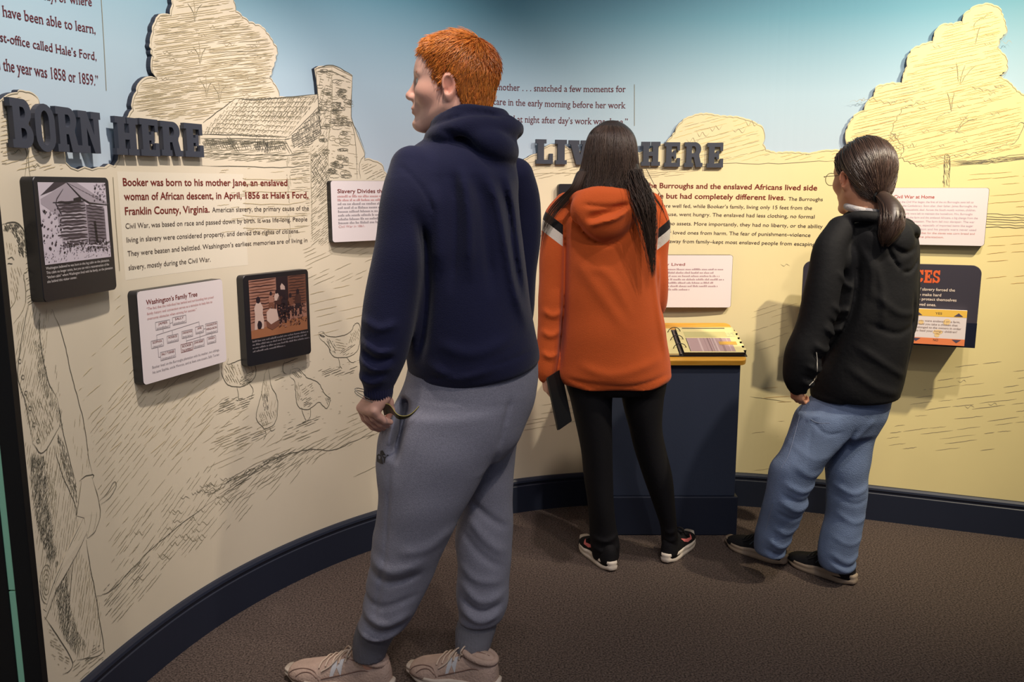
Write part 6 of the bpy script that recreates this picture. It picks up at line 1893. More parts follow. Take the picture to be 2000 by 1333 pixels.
# ------------------------------------------------------------------ person with long dark hair, orange hoodie, black leggings
def girl():
    Y0 = 3.06
    e = thing('person', 'person with long dark hair in orange hooded sweatshirt at the reading desk, back turned', 'person', (xpx(1230, 1100, Y0), Y0, 0))
    fr = Frame(P(1192, 318, 3.09), 88, .98)
    TOR = [ST(366, 1150, 1240, Y0, .060), ST(380, 1122, 1256, Y0, .080), ST(400, 1100, 1276, Y0, .105), ST(440, 1093, 1286, Y0, .125), ST(500, 1095, 1287, Y0, .135), ST(580, 1094, 1291, Y0, .140), ST(660, 1091, 1301, Y0, .145),
           ST(705, 1086, 1308, Y0, .145), ST(732, 1084, 1311, Y0, .145), ST(746, 1090, 1304, Y0, .135)]
    LA = [(1106, 400, 3.08, 24), (1090, 432, 3.07, 30), (1084, 490, 3.06, 29), (1080, 560, 3.05, 28), (1075, 630, 3.04, 26), (1071, 690, 3.03, 23), (1067, 722, 3.02, 19), (1066, 734, 3.02, 16)]
    RA = [(1270, 400, 3.08, 24), (1282, 440, 3.08, 26), (1283, 500, 3.09, 22), (1284, 560, 3.11, 21), (1280, 600, 3.16, 20), (1262, 612, 3.26, 17)]
    PEL = [ST(690, 1100, 1302, Y0, .125), ST(730, 1104, 1301, Y0, .128), ST(752, 1108, 1298, Y0, .120), ST(766, 1114, 1294, Y0, .10)]
    LL = [ST(720, 1104, 1200, 3.05, .095), ST(745, 1106, 1198, 3.05, .090), ST(800, 1118, 1195, 3.05, .082), ST(875, 1134, 1196, 3.06, .070), ST(930, 1140, 1197, 3.07, .064), ST(987, 1148, 1199, 3.08, .062), ST(1030, 1151, 1204, 3.09, .056), ST(1062, 1153, 1210, 3.095, .052), ST(1092, 1158, 1209, 3.10, .050)]
    RL = [ST(720, 1204, 1301, 3.07, .095), ST(745, 1208, 1300, 3.07, .090), ST(800, 1219, 1294, 3.08, .082), ST(837, 1229, 1293, 3.09, .076), ST(875, 1238, 1300, 3.10, .070), ST(931, 1256, 1313, 3.11, .064), ST(987, 1276, 1318, 3.13, .060), ST(1030, 1290, 1322, 3.14, .052), ST(1066, 1292, 1326, 3.15, .048)]
    allz = np.r_[np.arange(.02, .66, .012), np.arange(.66, .88, .0034), np.arange(.88, 1.26, .010), np.arange(1.26, 1.66, .0036)]
    B = Field((.08, 2.82, 0), (.68, 3.46, 1.66), (.0042, .0042, .01), zs=allz)
    B.loft([(z, x, y, a * .8, b * .8) for z, x, y, a, b in TOR[1:]], .03)
    B.loft([(z, x, y, a * .85, b * .85) for z, x, y, a, b in PEL], .03)
    for leg in (LL, RL):
        B.loft([(z, x, y, a * .8, b * .8) for z, x, y, a, b in leg], .02)
    for A in (LA, RA): B.tube([P(x, y, Y) for x, y, Y, r in A], [r * Y / 1700 * .66 for x, y, Y, r in A], .03)
    fn, lo, hi = head_sdf(fr); B.put(fn, lo, hi, .02, pad=0)
    hand_sdf(B, P(1066, 728, 3.02), (.10, .02, -1), (1, .3, 0), (-.2, 1, 0), .76, .80, .005)
    hand_sdf(B, P(1258, 613, 3.26), (-.35, .9, .25), (0, -.1, -1), (-1, 0, 0), .80, .35, .005)
    build_field(B, 'body', M_skin, e, 1, skin_tint(fr))
    # ---- hoodie with black and white sleeve bands
    M_or = mat('fleece_orange', (190, 84, 34), .85, .2, bump=(420, .25), vary=(6, .07), sheen=.1)
    nt, b = nodes(M_or)
    src = b.inputs['Base Color'].links[0].from_socket
    ge = nt.nodes.new('ShaderNodeTexCoord'); sx = nt.nodes.new('ShaderNodeSeparateXYZ'); nt.links.new(ge.outputs['Object'], sx.inputs[0])
    def mth(op, a, b_=None):
        n = nt.nodes.new('ShaderNodeMath'); n.operation = op
        for i, v in enumerate((a, b_)):
            if v is None: continue
            if isinstance(v, (int, float)): n.inputs[i].default_value = v
            else: nt.links.new(v, n.inputs[i])
        return n.outputs[0]
    xl, xr = xpx(1099, 460, 3.03), xpx(1285, 460, 3.03)
    zl, zr = zpx(462, 3.03), zpx(470, 3.03)
    out = {}
    for key, (a0, a1) in {'w': (-.034, 0.006), 'k': (0.006, .040)}.items():
        ml = None
        for x0, z0, sg in ((xl, zl, 1), (xr, zr, -1)):
            q = mth('ADD', mth('SUBTRACT', sx.outputs['Z'], z0), mth('MULTIPLY', mth('SUBTRACT', sx.outputs['X'], x0), .75 * sg))
            inb = mth('MULTIPLY', mth('GREATER_THAN', q, a0), mth('LESS_THAN', q, a1))
            m_ = mth('MULTIPLY', inb, mth('LESS_THAN' if sg > 0 else 'GREATER_THAN', sx.outputs['X'], x0))
            ml = m_ if ml is None else mth('MAXIMUM', ml, m_)
        out[key] = ml
    for key, colr in (('w', (206, 198, 186)), ('k', (24, 22, 24))):
        mx = nt.nodes.new('ShaderNodeMix'); mx.data_type = 'RGBA'
        nt.links.new(out[key], mx.inputs['Factor']); nt.links.new(src, mx.inputs['A']); mx.inputs['B'].default_value = lin(colr); src = mx.outputs['Result']
    nt.links.new(src, b.inputs['Base Color'])
    Hd = Field((.06, 2.80, .70), (.66, 3.42, 1.46), .0065)
    Hd.loft(TOR, .02, .010)
    Hd.tube([P(x, y, Y) for x, y, Y, r in LA], [r * Y / 1700 for x, y, Y, r in LA], .014)
    Hd.tube([P(x, y, Y) for x, y, Y, r in RA], [r * Y / 1700 for x, y, Y, r in RA], .012)
    for pts, w_, a_ in (([(1104, 430), (1102, 520), (1099, 620), (1090, 720)], .009, -.014), ([(1284, 450), (1278, 520), (1284, 580), (1292, 640)], .009, -.012), ([(1266, 470), (1274, 560), (1286, 640), (1296, 700)], .012, .008),
                        ([(1118, 500), (1160, 560), (1220, 640)], .020, .005), ([(1140, 520), (1180, 530), (1230, 620)], .016, .004), ([(1120, 700), (1190, 716), (1290, 690)], .016, .005),
                        ([(1096, 728), (1150, 736), (1230, 738), (1302, 722)], .006, -.006), ([(1100, 742), (1170, 752), (1250, 750), (1304, 734)], .010, .008),
                        ([(1056, 600), (1078, 612), (1098, 604)], .010, .008), ([(1054, 640), (1074, 650), (1094, 640)], .010, .008), ([(1056, 680), (1072, 690), (1090, 684)], .009, .008)):
        crease(Hd, pts, Y0, w_, a_)
    wrinkle(Hd, (0, 2.7, .75), (.7, 3.5, 1.28), [(12, 14, 22, .4, .5), (-14, 10, 30, 2.7, .4)], .0024)
    # hood lying on the back
    q = Y0 / 1700
    Hd.ell(P(1180, 410, 2.945), (64 * q, .062, 46 * q), .018)
    Hd.ell(P(1178, 432, 2.935), (44 * q, .050, 36 * q), .02)
    Hd.tube([P(1108, 392, 3.03), P(1135, 383, 2.955), P(1180, 384, 2.92), P(1225, 381, 2.945), P(1256, 384, 3.02)], [.016, .020, .021, .021, .017], .010, 5)
    for pts, w_, a_ in (([(1142, 440), (1165, 432), (1195, 424), (1225, 404)], .008, .013), ([(1138, 428), (1165, 418), (1195, 410), (1222, 394)], .014, -.017), ([(1128, 398), (1160, 402), (1200, 402), (1235, 396)], .006, -.008),
                        ([(1110, 395), (1124, 430), (1150, 462), (1182, 478), (1215, 462), (1240, 430)], .006, -.008)):
        crease(Hd, pts, 3.0, w_, a_)
    hood = build_field(Hd, 'hoodie', M_or, e, 1)
    # ---- leggings
    Lg = Field((.10, 2.86, .02), (.66, 3.34, .90), .0058)
    Lg.loft(PEL, .02); Lg.loft(LL, .015); Lg.loft(RL, .015)
    for pts in ([(1150, 1040), (1180, 1046), (1208, 1036)], [(1152, 1060), (1182, 1068), (1210, 1058)], [(1288, 1030), (1304, 1040), (1322, 1034)], [(1290, 1048), (1306, 1056), (1324, 1050)]):
        crease(Lg, pts, 3.1, .009, .006)
    build_field(Lg, 'leggings', mat('jersey_black', (17, 16, 20), .75, .25, bump=(500, .2)), e, 1)
    # ---- hair
    M_h = tint_mat('hair_dark_brown', (60, 47, 40), .48, .4)
    HS = [ST(243, 1184, 1202, 3.07, .020), ST(247, 1170, 1216, 3.06, .055), ST(258, 1156, 1230, 3.055, .085), ST(275, 1148, 1238, 3.05, .102), ST(300, 1142, 1243, 3.045, .110), ST(325, 1136, 1246, 3.04, .108), ST(348, 1128, 1250, 3.03, .100), ST(368, 1122, 1252, 3.015, .092), ST(384, 1128, 1246, 3.005, .084)]
    HF = Field((.14, 2.85, 1.22), (.62, 3.22, 1.66), .005)
    HF.loft(HS, .02, .012)
    HF.ell(fr.w((-.012, 0, .045)), np.array([.088, .112, .098]), .02)
    HF.cone(fr.w((.12, 0, -.02)), fr.w((.10, 0, -.12)), .065, .06, .01, 's')
    lock = [(1236, 330, 2.99, .024), (1248, 372, 2.95, .030), (1260, 410, 2.92, .028), (1268, 450, 2.912, .022), (1272, 490, 2.912, .014), (1276, 530, 2.915, .008)]
    HF.tube([P(x, y, Y) for x, y, Y, r in lock[:4]], [.020, .022, .016, .004], .014)
    HF.tube([P(1136, 345, 3.0), P(1120, 372, 3.0), P(1098, 392, 3.02), P(1078, 412, 3.03)], [.022, .015, .007, .002], .014)
    cap = build_field(HF, 'hair', M_h, e, 1, lambda V: np.full((len(V), 3), .7))
    r = np.random.default_rng(5)
    c = catmull(np.array(HS), 6); paths, cols, rad = [], [], []
    def add(p, rr):
        paths.append(p); b_ = r.uniform(.5, 1.7); cols.append(np.array([b_, b_ * .98, b_ * r.uniform(.85, 1)])); rad.append(rr)
    for k in range(1100):
        th = r.uniform(math.pi, 2 * math.pi) if r.random() < .85 else r.uniform(0, 2 * math.pi)
        n1 = int(len(c) * r.uniform(.75, 1.0)); n0 = r.integers(0, 8); idx = np.arange(n0, n1, 3); dr = r.normal(0, .12); of = r.uniform(.0, .004)
        p = []
        for j, i in enumerate(idx):
            z, x, y, a, b_ = c[i]; t = th + dr * (j / len(idx)) ** 2 + .07 * (j / len(idx)) * math.sin(j * 1.1 + k * .37)
            p.append((x + (a + of) * math.cos(t), y + (b_ + of) * math.sin(t), z))
        zend = r.uniform(-.025, .02)
        p.append(tuple(np.array(p[-1]) + np.array([r.normal(0, .010), -.004, -.020 + zend * .6])))
        add(catmull(np.array(p), 3), r.uniform(.0008, .0016))
    for k in range(420):   # heavy lock over the right shoulder
        o = r.normal(0, 1, 2); t0 = r.uniform(0, .3); p = []
        ln = r.uniform(.6, 1.08)
        for x, y, Y, rr in lock:
            yy = 330 + (y - 330) * ln
            p.append(P(x + (o[0] + .35 * math.sin(y * .06 + k)) * rr / q * .62, yy, Y + min(0, o[1]) * rr * .8 - .004 * abs(o[1]) - .004))
        add(catmull(np.array(p), 5), r.uniform(.0007, .0013))
    for k in range(110):   # loose wisps over the left shoulder
        o = r.normal(0, 1); p = [P(1138 + o * 3, 335, 2.96), P(1122 + o * 5, 368, 2.955), P(1100 + o * 7, 392, 2.985), P(1080 + o * 6, 416, 3.0), P(1066 + o * 4, 446, 3.01), P(1060 + o * 5 + r.normal(0, 3), 478 + r.uniform(-22, 12), 3.01)]
        add(catmull(np.array(p[:r.integers(4, 7)]), 4), r.uniform(.0006, .0010))
    for k in range(26):    # fine strands past the right shoulder
        o = r.normal(0, 1); p = [P(1240, 335 + o * 6, 3.0), P(1256, 358 + o * 5, 2.97), P(1278 + o * 2, 384 + o * 6, 2.97), P(1296 + o * 3, 412 + o * 8, 3.0), P(1304 + o * 4, 440 + o * 10, 3.02)]
        add(catmull(np.array(p[:r.integers(4, 6)]), 4), .0006)
    V2, F2, C2 = tubes_mesh(paths, rad, 3, cols)
    o = mesh_fast('hair_strands', V2, F2, M_h, cap)
    at = o.data.color_attributes.new('tint', 'FLOAT_COLOR', 'POINT'); at.data.foreach_set('color', C2.astype(np.float32).ravel())
    # ---- trainers
    M_bk = mat('knit_black', (20, 19, 22), .8, .2, bump=(260, .3)); M_ws = mat('foam_white', (216, 204, 190), .5, .3); M_pk = mat('swoosh_pink', (226, 120, 118), .5, .3)
    for hx, hy, tx, ty, side in ((1196, 1117, 1144, 1068, -1), (1300, 1101, 1362, 1040, 1)):
        h = G(hx, hy); t = G(tx, ty); d = (t - h); d = d / np.linalg.norm(d) * .262
        s = Shoe(h, h + d, w=1.0, h=.96, parent=e, side=side)
        s.build(M_ws, M_bk, M_bk, rocker=.028)
        sw = [(.30, .50), (.40, .30), (.52, .22), (.66, .34), (.74, .80), (.62, .48), (.50, .40), (.40, .44)]
        s.decal('shoe_logo', sw, M_pk, 1 if side < 0 else -1); s.decal('shoe_logo', sw, M_pk, -1 if side < 0 else 1)
    return e
girl()
def phone():
    c = [P(1069, 736, 2.972), P(1091, 841, 2.925), P(1117, 823, 2.97), P(1097, 736, 3.012)]
    n = np.cross(c[1] - c[0], c[3] - c[0]); n /= np.linalg.norm(n)
    e = tag(bpy.data.objects.new('smartphone', None), 'tall black phone held low in the hand of the orange hoodie wearer', 'phone'); COL.objects.link(e); e.location = c[1]
    v = c[0] - c[1]; u = c[2] - c[1]; L = np.linalg.norm(v); W = np.linalg.norm(u)
    pl = PlaneSurf(c[1], u / W, v / L)
    slab('case', pl, rrect(W, L * .98, .004, 3), -.009, 0, mat('phone_case_black', (20, 20, 22), .45, .5), e, .0012)
    slab('screen', pl, rrect(W, L * .98, .004, 3), .0001, .0010, mat('phone_glass', (10, 10, 11), .4, .3), e, .0004)
phone()
# ------------------------------------------------------------------ person with ponytail and glasses, black jacket, jeans
def guy():
    Y0 = 2.98
    e = thing('person', 'person with ponytail and glasses in black hooded jacket and blue jeans on the right', 'person', (xpx(1600, 1110, Y0), Y0, 0))
    fr = Frame((0, 0, 0), 70, 1.02)
    fr.c = P(1650, 353, Y0 + .005) - fr.M @ (np.array([-.006, .079, -.006]) * fr.s)
    TOR = [ST(410, 1662, 1742, Y0, .060), ST(424, 1645, 1764, Y0, .085), ST(446, 1626, 1782, Y0, .112), ST(480, 1616, 1787, Y0, .130), ST(540, 1610, 1788, Y0, .140), ST(600, 1604, 1784, Y0, .142), ST(660, 1600, 1777, Y0, .142), ST(710, 1594, 1766, Y0, .142), ST(750, 1586, 1759, Y0, .140), ST(776, 1586, 1750, Y0, .134)]
    LA = [(1640, 448, 2.91, 26), (1620, 490, 2.88, 31), (1610, 550, 2.865, 33), (1598, 612, 2.86, 35), (1586, 650, 2.86, 36), (1570, 690, 2.86, 37), (1562, 726, 2.86, 33), (1560, 744, 2.86, 26), (1559, 754, 2.86, 20)]
    RA = [(1764, 450, 3.06, 24), (1774, 500, 3.08, 22), (1772, 570, 3.10, 22), (1766, 640, 3.11, 21), (1740, 690, 3.13, 19)]
    PEL = [ST(735, 1606, 1746, Y0, .105), ST(772, 1590, 1742, Y0, .110), ST(800, 1562, 1732, Y0, .116), ST(816, 1552, 1726, Y0, .118), ST(845, 1545, 1708, Y0, .105)]
    LL = [ST(806, 1560, 1690, 2.955, .084), ST(850, 1540, 1658, 2.94, .088), ST(888, 1524, 1622, 2.915, .086), ST(912, 1507, 1603, 2.91, .084), ST(945, 1499, 1583, 2.91, .078), ST(985, 1492, 1574, 2.915, .074), ST(1020, 1482, 1556, 2.93, .070), ST(1045, 1475, 1545, 2.94, .068), ST(1070, 1473, 1534, 2.95, .066), ST(1080, 1476, 1531, 2.95, .062)]
    RL = [ST(790, 1624, 1734, 3.00, .095), ST(850, 1614, 1707, 3.00, .088), ST(900, 1611, 1698, 2.99, .084), ST(940, 1616, 1693, 2.98, .078), ST(990, 1615, 1688, 2.97, .074), ST(1040, 1606, 1681, 2.955, .070), ST(1075, 1599, 1671, 2.945, .068), ST(1098, 1600, 1668, 2.94, .066), ST(1108, 1604, 1665, 2.94, .062)]
    allz = np.r_[np.arange(.02, .62, .012), np.arange(.62, .80, .0034), np.arange(.80, 1.26, .010), np.arange(1.26, 1.60, .0030)]
    B = Field((.80, 2.68, 0), (1.46, 3.34, 1.60), (.0038, .0038, .01), zs=allz)
    B.loft([(z, x, y, a * .8, b * .8) for z, x, y, a, b in TOR[1:]], .03)
    B.loft([(z, x, y, a * .8, b * .8) for z, x, y, a, b in PEL], .03)
    for leg in (LL, RL): B.loft([(z, x, y, a * .62, b * .62) for z, x, y, a, b in leg], .02)
    for A in (LA, RA): B.tube([P(x, y, Y) for x, y, Y, r in A], [r * Y / 1700 * .62 for x, y, Y, r in A], .03)
    B.cone(P(1700, 520, 3.0), P(1622, 500, 2.915), .035, .018, .008); B.cone(P(1700, 520, 2.98), P(1768, 500, 3.07), .04, .022, .012)
    fn, lo, hi = head_sdf(fr); B.put(fn, lo, hi, .02, pad=0)
    hand_sdf(B, P(1558, 746, 2.86), (.06, .08, -1), (.8, .45, 0), (-.5, .8, 0), .68, 1.1, .004)
    hand_sdf(B, P(1738, 692, 3.13), (-.8, .5, -.1), (-.4, -.8, 0), (0, 0, 1), .78, .6, .004)
    build_field(B, 'body', M_skin2, e, 1, skin_tint(fr))
    # ---- shirt collar showing at the neck
    C = Field(fr.w((-.03, 0, -.12)) - .13, fr.w((-.03, 0, -.12)) + .13, .004)
    cc = fr.w((-.034, 0, -.104))
    C.tube([cc + np.array([math.cos(a) * .068, math.sin(a) * .066, .004 - .012 * math.cos(a + .9)]) for a in np.linspace(0, 2 * math.pi, 17)], [.012] * 17, .006, 3)
    build_field(C, 'shirt_collar', mat('shirt_grey', (176, 172, 172), .85, .2, bump=(300, .3)), e, 1)
    # ---- jacket
    M_j = mat('nylon_black', (21, 21, 23), .78, .22, bump=(60, .12), vary=(9, .12))
    J = Field((.80, 2.66, .66), (1.50, 3.36, 1.44), .0058)
    J.loft(TOR, .02, .012, tilt=(.04, .0))
    J.tube([P(x, y, Y) for x, y, Y, r in LA], [r * Y / 1700 for x, y, Y, r in LA], .014)
    J.cone(P(1690, 520, 2.96), P(1630, 500, 2.90), .07, .045, .02)
    J.tube([P(x, y, Y) for x, y, Y, r in RA], [r * Y / 1700 for x, y, Y, r in RA], .014)
    for pts, w_, a_ in (([(1648, 470), (1652, 540), (1640, 610), (1616, 670), (1598, 720)], .010, -.015), ([(1600, 520), (1625, 545), (1644, 560)], .010, .007), ([(1588, 580), (1615, 600), (1640, 596)], .010, .009), ([(1572, 620), (1600, 640), (1630, 632)], .010, .010), ([(1578, 606), (1606, 624), (1634, 616)], .006, -.008),
                        ([(1552, 652), (1580, 668), (1612, 662)], .010, .010), ([(1545, 668), (1575, 686), (1605, 680)], .007, -.008), ([(1538, 692), (1568, 706), (1596, 702)], .009, .009), ([(1534, 724), (1560, 736), (1588, 730)], .010, .010), ([(1534, 712), (1562, 722), (1590, 716)], .006, -.007), ([(1538, 746), (1560, 754), (1582, 748)], .007, .007),
                        ([(1670, 560), (1720, 600), (1770, 605)], .012, .006), ([(1660, 620), (1720, 640), (1776, 620)], .010, -.006), ([(1640, 660), (1700, 700), (1752, 730)], .012, .006), ([(1625, 700), (1680, 740), (1740, 760)], .014, .006), ([(1760, 560), (1765, 640), (1752, 720)], .009, -.008), ([(1668, 480), (1690, 560), (1690, 640)], .012, .006), ([(1655, 470), (1672, 530), (1668, 580)], .009, .006),
                        ([(1606, 768), (1660, 780), (1745, 784)], .004, -.004)):
        crease(J, pts, Y0, w_, a_)
    wrinkle(J, (.8, 2.6, .7), (1.5, 3.4, 1.30), [(14, 16, 24, .4, .5), (-18, 12, 34, 2.7, .4), (24, -20, 12, 1.1, .4)], .0026)
    q = Y0 / 1700
    J.tube([P(1648, 432, 2.92), P(1668, 424, 2.885), P(1700, 424, 2.87), P(1735, 432, 2.885), P(1768, 446, 2.94), P(1772, 444, 3.02)], [.014, .018, .020, .022, .022, .02], .010, 5)
    J.ell(P(1732, 470, 2.895), (52 * q, .060, 44 * q), .016)
    J.tube([P(1748, 452, 2.90), P(1778, 452, 2.92), P(1780, 458, 3.0)], [.026, .028, .028], .010, 5)
    J.tube([P(1716, 498, 2.87), P(1740, 512, 2.866), P(1764, 500, 2.88), P(1780, 476, 2.92)], [.014, .022, .024, .02], .012, 5)
    for pts, w_, a_ in (([(1660, 440), (1690, 460), (1712, 500), (1728, 524)], .006, -.010), ([(1728, 524), (1752, 524), (1780, 500)], .006, -.009), ([(1756, 452), (1775, 462), (1786, 460)], .006, -.008), ([(1700, 470), (1735, 490), (1770, 478)], .008, -.007)):
        crease(J, pts, Y0, w_, a_)
    J.cone(fr.w((-.028, 0, 0)), fr.w((-.032, 0, -.052)), .064, .062, .006, 's')
    jk = build_field(J, 'jacket', M_j, e, 1)
    on = projector(jk)
    pp = [catmull(np.array([on(x, y, .002) for x, y in l]), 4) for l in ([(1594, 688), (1595, 705), (1595, 725), (1594, 742)], [(1593, 740), (1587, 746), (1580, 753)])]
    strands('pale_piping', pp, [np.full(len(p_), .0016) for p_ in pp], mat('piping_pale', (196, 190, 180), .5), jk)
    # ---- jeans
    M_d = mat('denim_blue', (104, 120, 150), .85, .2, bump=(330, .4), vary=(8, .26))
    D_ = Field((.78, 2.70, .04), (1.46, 3.20, .86), .0055)
    D_.loft(PEL, .03); D_.loft(LL, .02, .008); D_.loft(RL, .018, .008)
    for pts, w_, a_ in (([(1504, 918), (1545, 935), (1590, 925)], .011, .011), ([(1500, 938), (1540, 956), (1580, 948)], .008, -.009), ([(1498, 952), (1535, 972), (1576, 962)], .010, .011), ([(1494, 975), (1530, 990), (1570, 982)], .007, -.007), ([(1490, 1005), (1520, 1020), (1560, 1004)], .010, .008), ([(1480, 1030), (1510, 1048), (1546, 1036)], .009, .010), ([(1478, 1050), (1506, 1064), (1538, 1056)], .007, -.008), ([(1476, 1062), (1504, 1074), (1532, 1068)], .008, .008),
                        ([(1520, 880), (1560, 905), (1605, 895)], .012, .008), ([(1525, 850), (1560, 872), (1606, 868)], .010, .005),
                        ([(1614, 935), (1650, 950), (1690, 938)], .010, .009), ([(1616, 955), (1650, 970), (1688, 962)], .008, -.006), ([(1616, 985), (1650, 1004), (1686, 998)], .010, .007), ([(1608, 1030), (1640, 1044), (1680, 1036)], .008, .006), ([(1602, 1060), (1636, 1076), (1672, 1064)], .010, .010), ([(1600, 1080), (1634, 1094), (1668, 1084)], .008, .009), ([(1602, 1072), (1636, 1086), (1670, 1076)], .005, -.007),
                        ([(1650, 820), (1632, 860), (1614, 895)], .008, -.012), ([(1690, 800), (1660, 830), (1640, 850)], .012, .008), ([(1566, 805), (1590, 830), (1626, 826)], .005, -.007), ([(1600, 790), (1570, 804), (1560, 812)], .006, .006),
                        ([(1508, 990), (1498, 1030), (1488, 1065)], .004, -.005), ([(1570, 815), (1556, 860), (1545, 900)], .004, -.004), ([(1612, 900), (1612, 912)], .01, -.004)):
        crease(D_, pts, 2.98, w_, a_ * .62)
    wrinkle(D_, (.7, 2.6, .06), (1.5, 3.3, .78), [(22, 16, 40, .4, .5), (-24, 18, 52, 2.7, .4), (10, 24, -30, 1.1, .4)], .0022)
    for st in (LL, RL):
        D_.cone((st[-1][1], st[-1][2], st[-1][0] + .012), (st[-1][1], st[-1][2], st[-1][0] - .05), .042, .042, .003, 's')
    jn = build_field(D_, 'jeans', M_d, e, 1)
    on = projector(jn)
    for nm, l in (('pocket_seam', [(1572, 806), (1584, 820), (1600, 827), (1620, 827)]), ('side_seam', [(1562, 812), (1552, 850), (1540, 890), (1526, 915)]), ('side_seam', [(1510, 985), (1500, 1020), (1490, 1060)])):
        p_ = catmull(np.array([on(x, y, .0004) for x, y in l]), 4)
        strands(nm, [p_], [np.full(len(p_), .0011)], mat('denim_pale', (122, 130, 152), .8), jn)
    # ---- hair pulled back
    M_h = tint_mat('hair_brown', (62, 47, 40), .40, .5)
    def hl(f):
        return np.interp(f, [-.14, -.085, -.05, -.028, -.012, .014, .020, .034, .050, .066, .080, .10], [-.075, -.072, -.058, -.024, .020, .028, .004, .018, .034, .046, .056, .060])
    HF = Field(fr.c - .17, fr.c + .18, .004)
    def hair(X, Y, Z):
        f, l, u = fr.local(X, Y, Z)
        d = _E(f, l, u, (-.014, 0, .038), (.107, .084, .101)); d = smin(d, _E(f, l, u, (.040, 0, .052), (.055, .066, .058)), .02)
        d = smin(d, _E(f, l, u, (-.055, 0, -.025), (.056, .058, .060)), .03)
        return (smax(d, (hl(f) - u) * .75, .006) * fr.s).astype(np.float32)
    HF.put(hair, fr.c - .16, fr.c + .17, op='h', pad=0)
    cap = build_field(HF, 'hair', M_h, e, 1, lambda V: np.full((len(V), 3), .8))
    V = np.array([v.co[:] for v in cap.data.vertices]); N = np.array([v.normal[:] for v in cap.data.vertices]); loc = fr.inv(V)
    r = np.random.default_rng(9)
    tie = fr.inv(P(1716, 386, 2.92)[None])[0]
    from mathutils.bvhtree import BVHTree
    bt = BVHTree.FromPolygons([Vector(v) for v in V], [tuple(p_.vertices) for p_ in cap.data.polygons])
    cand = np.where((loc[:, 2] > hl(loc[:, 0]) + .002) & (np.linalg.norm(loc - np.array([-.014, 0, .03]), axis=1) > .06))[0]
    paths, cols, rad = [], [], []
    for i in r.choice(cand, 1500):
        a = loc[i]; n = 9; c0 = np.array([-.014, 0, .03]); p = []
        for k in range(n):
            t = k / (n - 1) * r.uniform(.9, 1.0); v = (a - c0) * (1 - t) + (tie - c0) * t
            v = v / np.linalg.norm(v) * .15
            h = bt.ray_cast(Vector(fr.w(c0 + v)), Vector(fr.M @ (-v)).normalized())
            if h[0] is None: continue
            p.append(np.array(h[0] + h[1] * (.0004 + .0022 * math.sin(math.pi * t) * r.random())))
        if len(p) > 3:
            paths.append(catmull(np.array(p), 2)); b_ = r.uniform(.55, 1.8); cols.append(np.array([b_, b_ * .97, b_ * r.uniform(.85, 1)])); rad.append(r.uniform(.0008, .0015))
    V2, F2, C2 = tubes_mesh(paths, rad, 3, cols)
    o = mesh_fast('hair_strands', V2, F2, M_h, cap); at = o.data.color_attributes.new('tint', 'FLOAT_COLOR', 'POINT'); at.data.foreach_set('color', C2.astype(np.float32).ravel())
    # ponytail
    tail = [(1712, 380, 2.935, .016), (1726, 387, 2.905, .022), (1740, 408, 2.868, .033), (1742, 434, 2.843, .038), (1735, 456, 2.835, .030), (1728, 474, 2.83, .010)]
    PF = Field((1.14, 2.74, 1.22), (1.44, 3.0, 1.46), .0045)
    PF.tube([P(x, y, Y) for x, y, Y, rr in tail], [rr for *_, rr in tail], .01)
    pt = build_field(PF, 'ponytail', M_h, e, 1, lambda V: np.full((len(V), 3), .8))
    paths, cols, rad = [], [], []
    for k in range(520):
        th = r.uniform(0, 2 * math.pi); ln = r.uniform(.8, 1.1); p = []
        for j, (x, y, Y, rr) in enumerate(tail):
            y2 = 382 + (y - 382) * ln; sp = rr * r.uniform(.92, 1.06); tt_ = th + .15 * math.sin(j + k)
            p.append(P(x, y2, Y) + np.array([math.cos(tt_) * sp, math.sin(tt_) * sp, 0]))
        paths.append(catmull(np.array(p), 4)); b_ = r.uniform(.55, 1.8); cols.append(np.array([b_, b_ * .93, b_ * .84])); rad.append(r.uniform(.0008, .0014))
    V2, F2, C2 = tubes_mesh(paths, rad, 3, cols)
    o = mesh_fast('hair_strands', V2, F2, M_h, pt); at = o.data.color_attributes.new('tint', 'FLOAT_COLOR', 'POINT'); at.data.foreach_set('color', C2.astype(np.float32).ravel())
    c0 = P(1717, 383, 2.922); ax = P(1729, 389, 2.898) - c0; ax /= np.linalg.norm(ax); u = np.cross(ax, (0, 0, 1)); u /= np.linalg.norm(u); v = np.cross(ax, u)
    rg = np.array([c0 + u * math.cos(a) * .019 + v * math.sin(a) * .019 for a in np.linspace(0, 2 * math.pi, 21)])
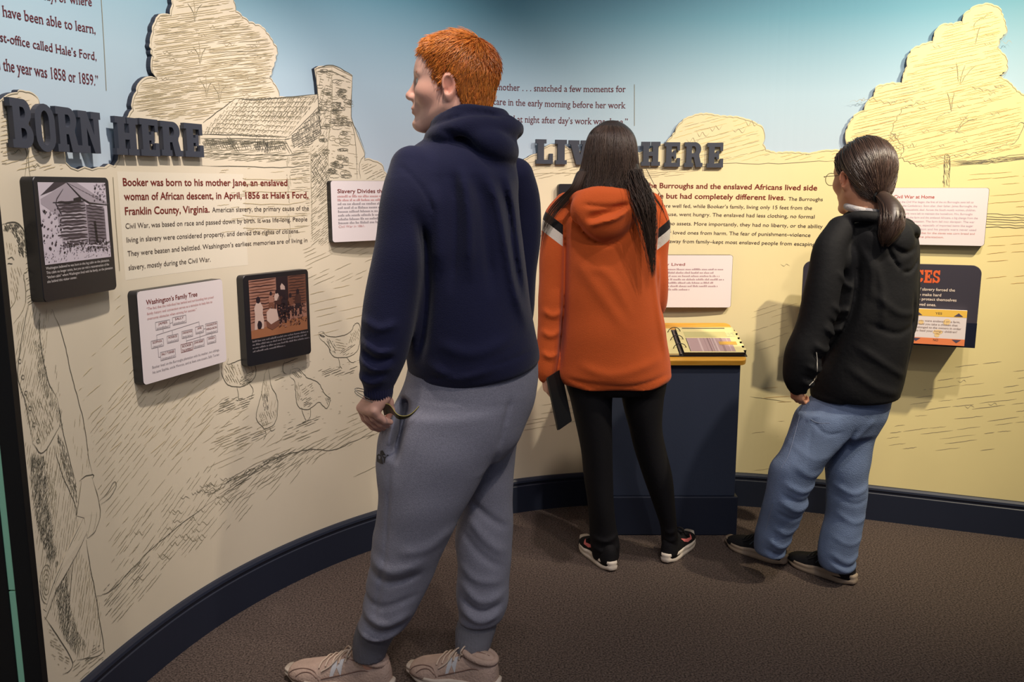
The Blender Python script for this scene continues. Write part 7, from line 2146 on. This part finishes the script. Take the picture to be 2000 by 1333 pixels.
    strands('hair_tie', [rg], [np.full(21, .005)], mat('tie_black', (16, 16, 18), .7), e, sides=8)
    # ---- glasses
    M_fr = mat('wire_dark', (50, 40, 36), .3, .5, .8)
    pth = []
    for sg in (1, -1):
        pth.append(np.array([fr.w((.112 - .006 * abs(math.cos(a)), sg * .037 + .028 * math.cos(a), -.001 + .021 * math.sin(a))) for a in np.linspace(0, 2 * math.pi, 25)]))
        pth.append(catmull(np.array([fr.w(p_) for p_ in ((.108, sg * .066, .006), (.100, sg * .075, .008), (.05, sg * .076, .010), (.000, sg * .079, .012), (-.014, sg * .080, -.002))]), 5))
    pth.append(np.array([fr.w((.114, l, .004 + .004 * math.cos(l * 160))) for l in np.linspace(-.010, .010, 9)]))
    g = strands('eyeglasses', pth, [np.full(len(p_), .0011) for p_ in pth], M_fr, e, sides=6)
    M_lens = mat('lens', (240, 244, 246), .05, .5); nt, b = nodes(M_lens); b.inputs['Transmission Weight'].default_value = 1.0; b.inputs['IOR'].default_value = 1.02
    for sg in (1, -1):
        pts = [fr.w((.111 - .006 * abs(math.cos(a)), sg * .037 + .0275 * math.cos(a), -.001 + .0205 * math.sin(a))) for a in np.linspace(0, 2 * math.pi, 24, endpoint=False)]
        mesh_obj('lens', pts, [tuple(range(24))], M_lens, g)
    # ---- shoes
    M_bk = mat('canvas_black', (24, 24, 27), .75, .25, bump=(200, .2)); M_so = mat('sole_tan', (166, 148, 128), .6, .3); M_lb = mat('lace_black', (28, 28, 30), .8)
    for heel, toe, side in ((G(1531, 1104), G(1424, 1062), 1), (G(1667, 1143), G(1540, 1096), -1)):
        s = Shoe(heel, toe, w=1.0, h=.92, parent=e, side=side)
        s.build(M_so, M_bk, M_lb, rocker=.010)
        P_ = [catmull(np.array([s.surf(t, a * 80, .0006) for t, a in pts]), 5) for pts in ([(.04, .55), (.10, .5), (.16, .62), (.24, .40), (.34, .45)], [(.30, .2), (.42, .55), (.50, .3)])]
        strands('side_stripe', P_, [np.full(len(p_), .0013) for p_ in P_], mat('stripe_teal', (90, 108, 118), .6), s.e)
    return e
guy()
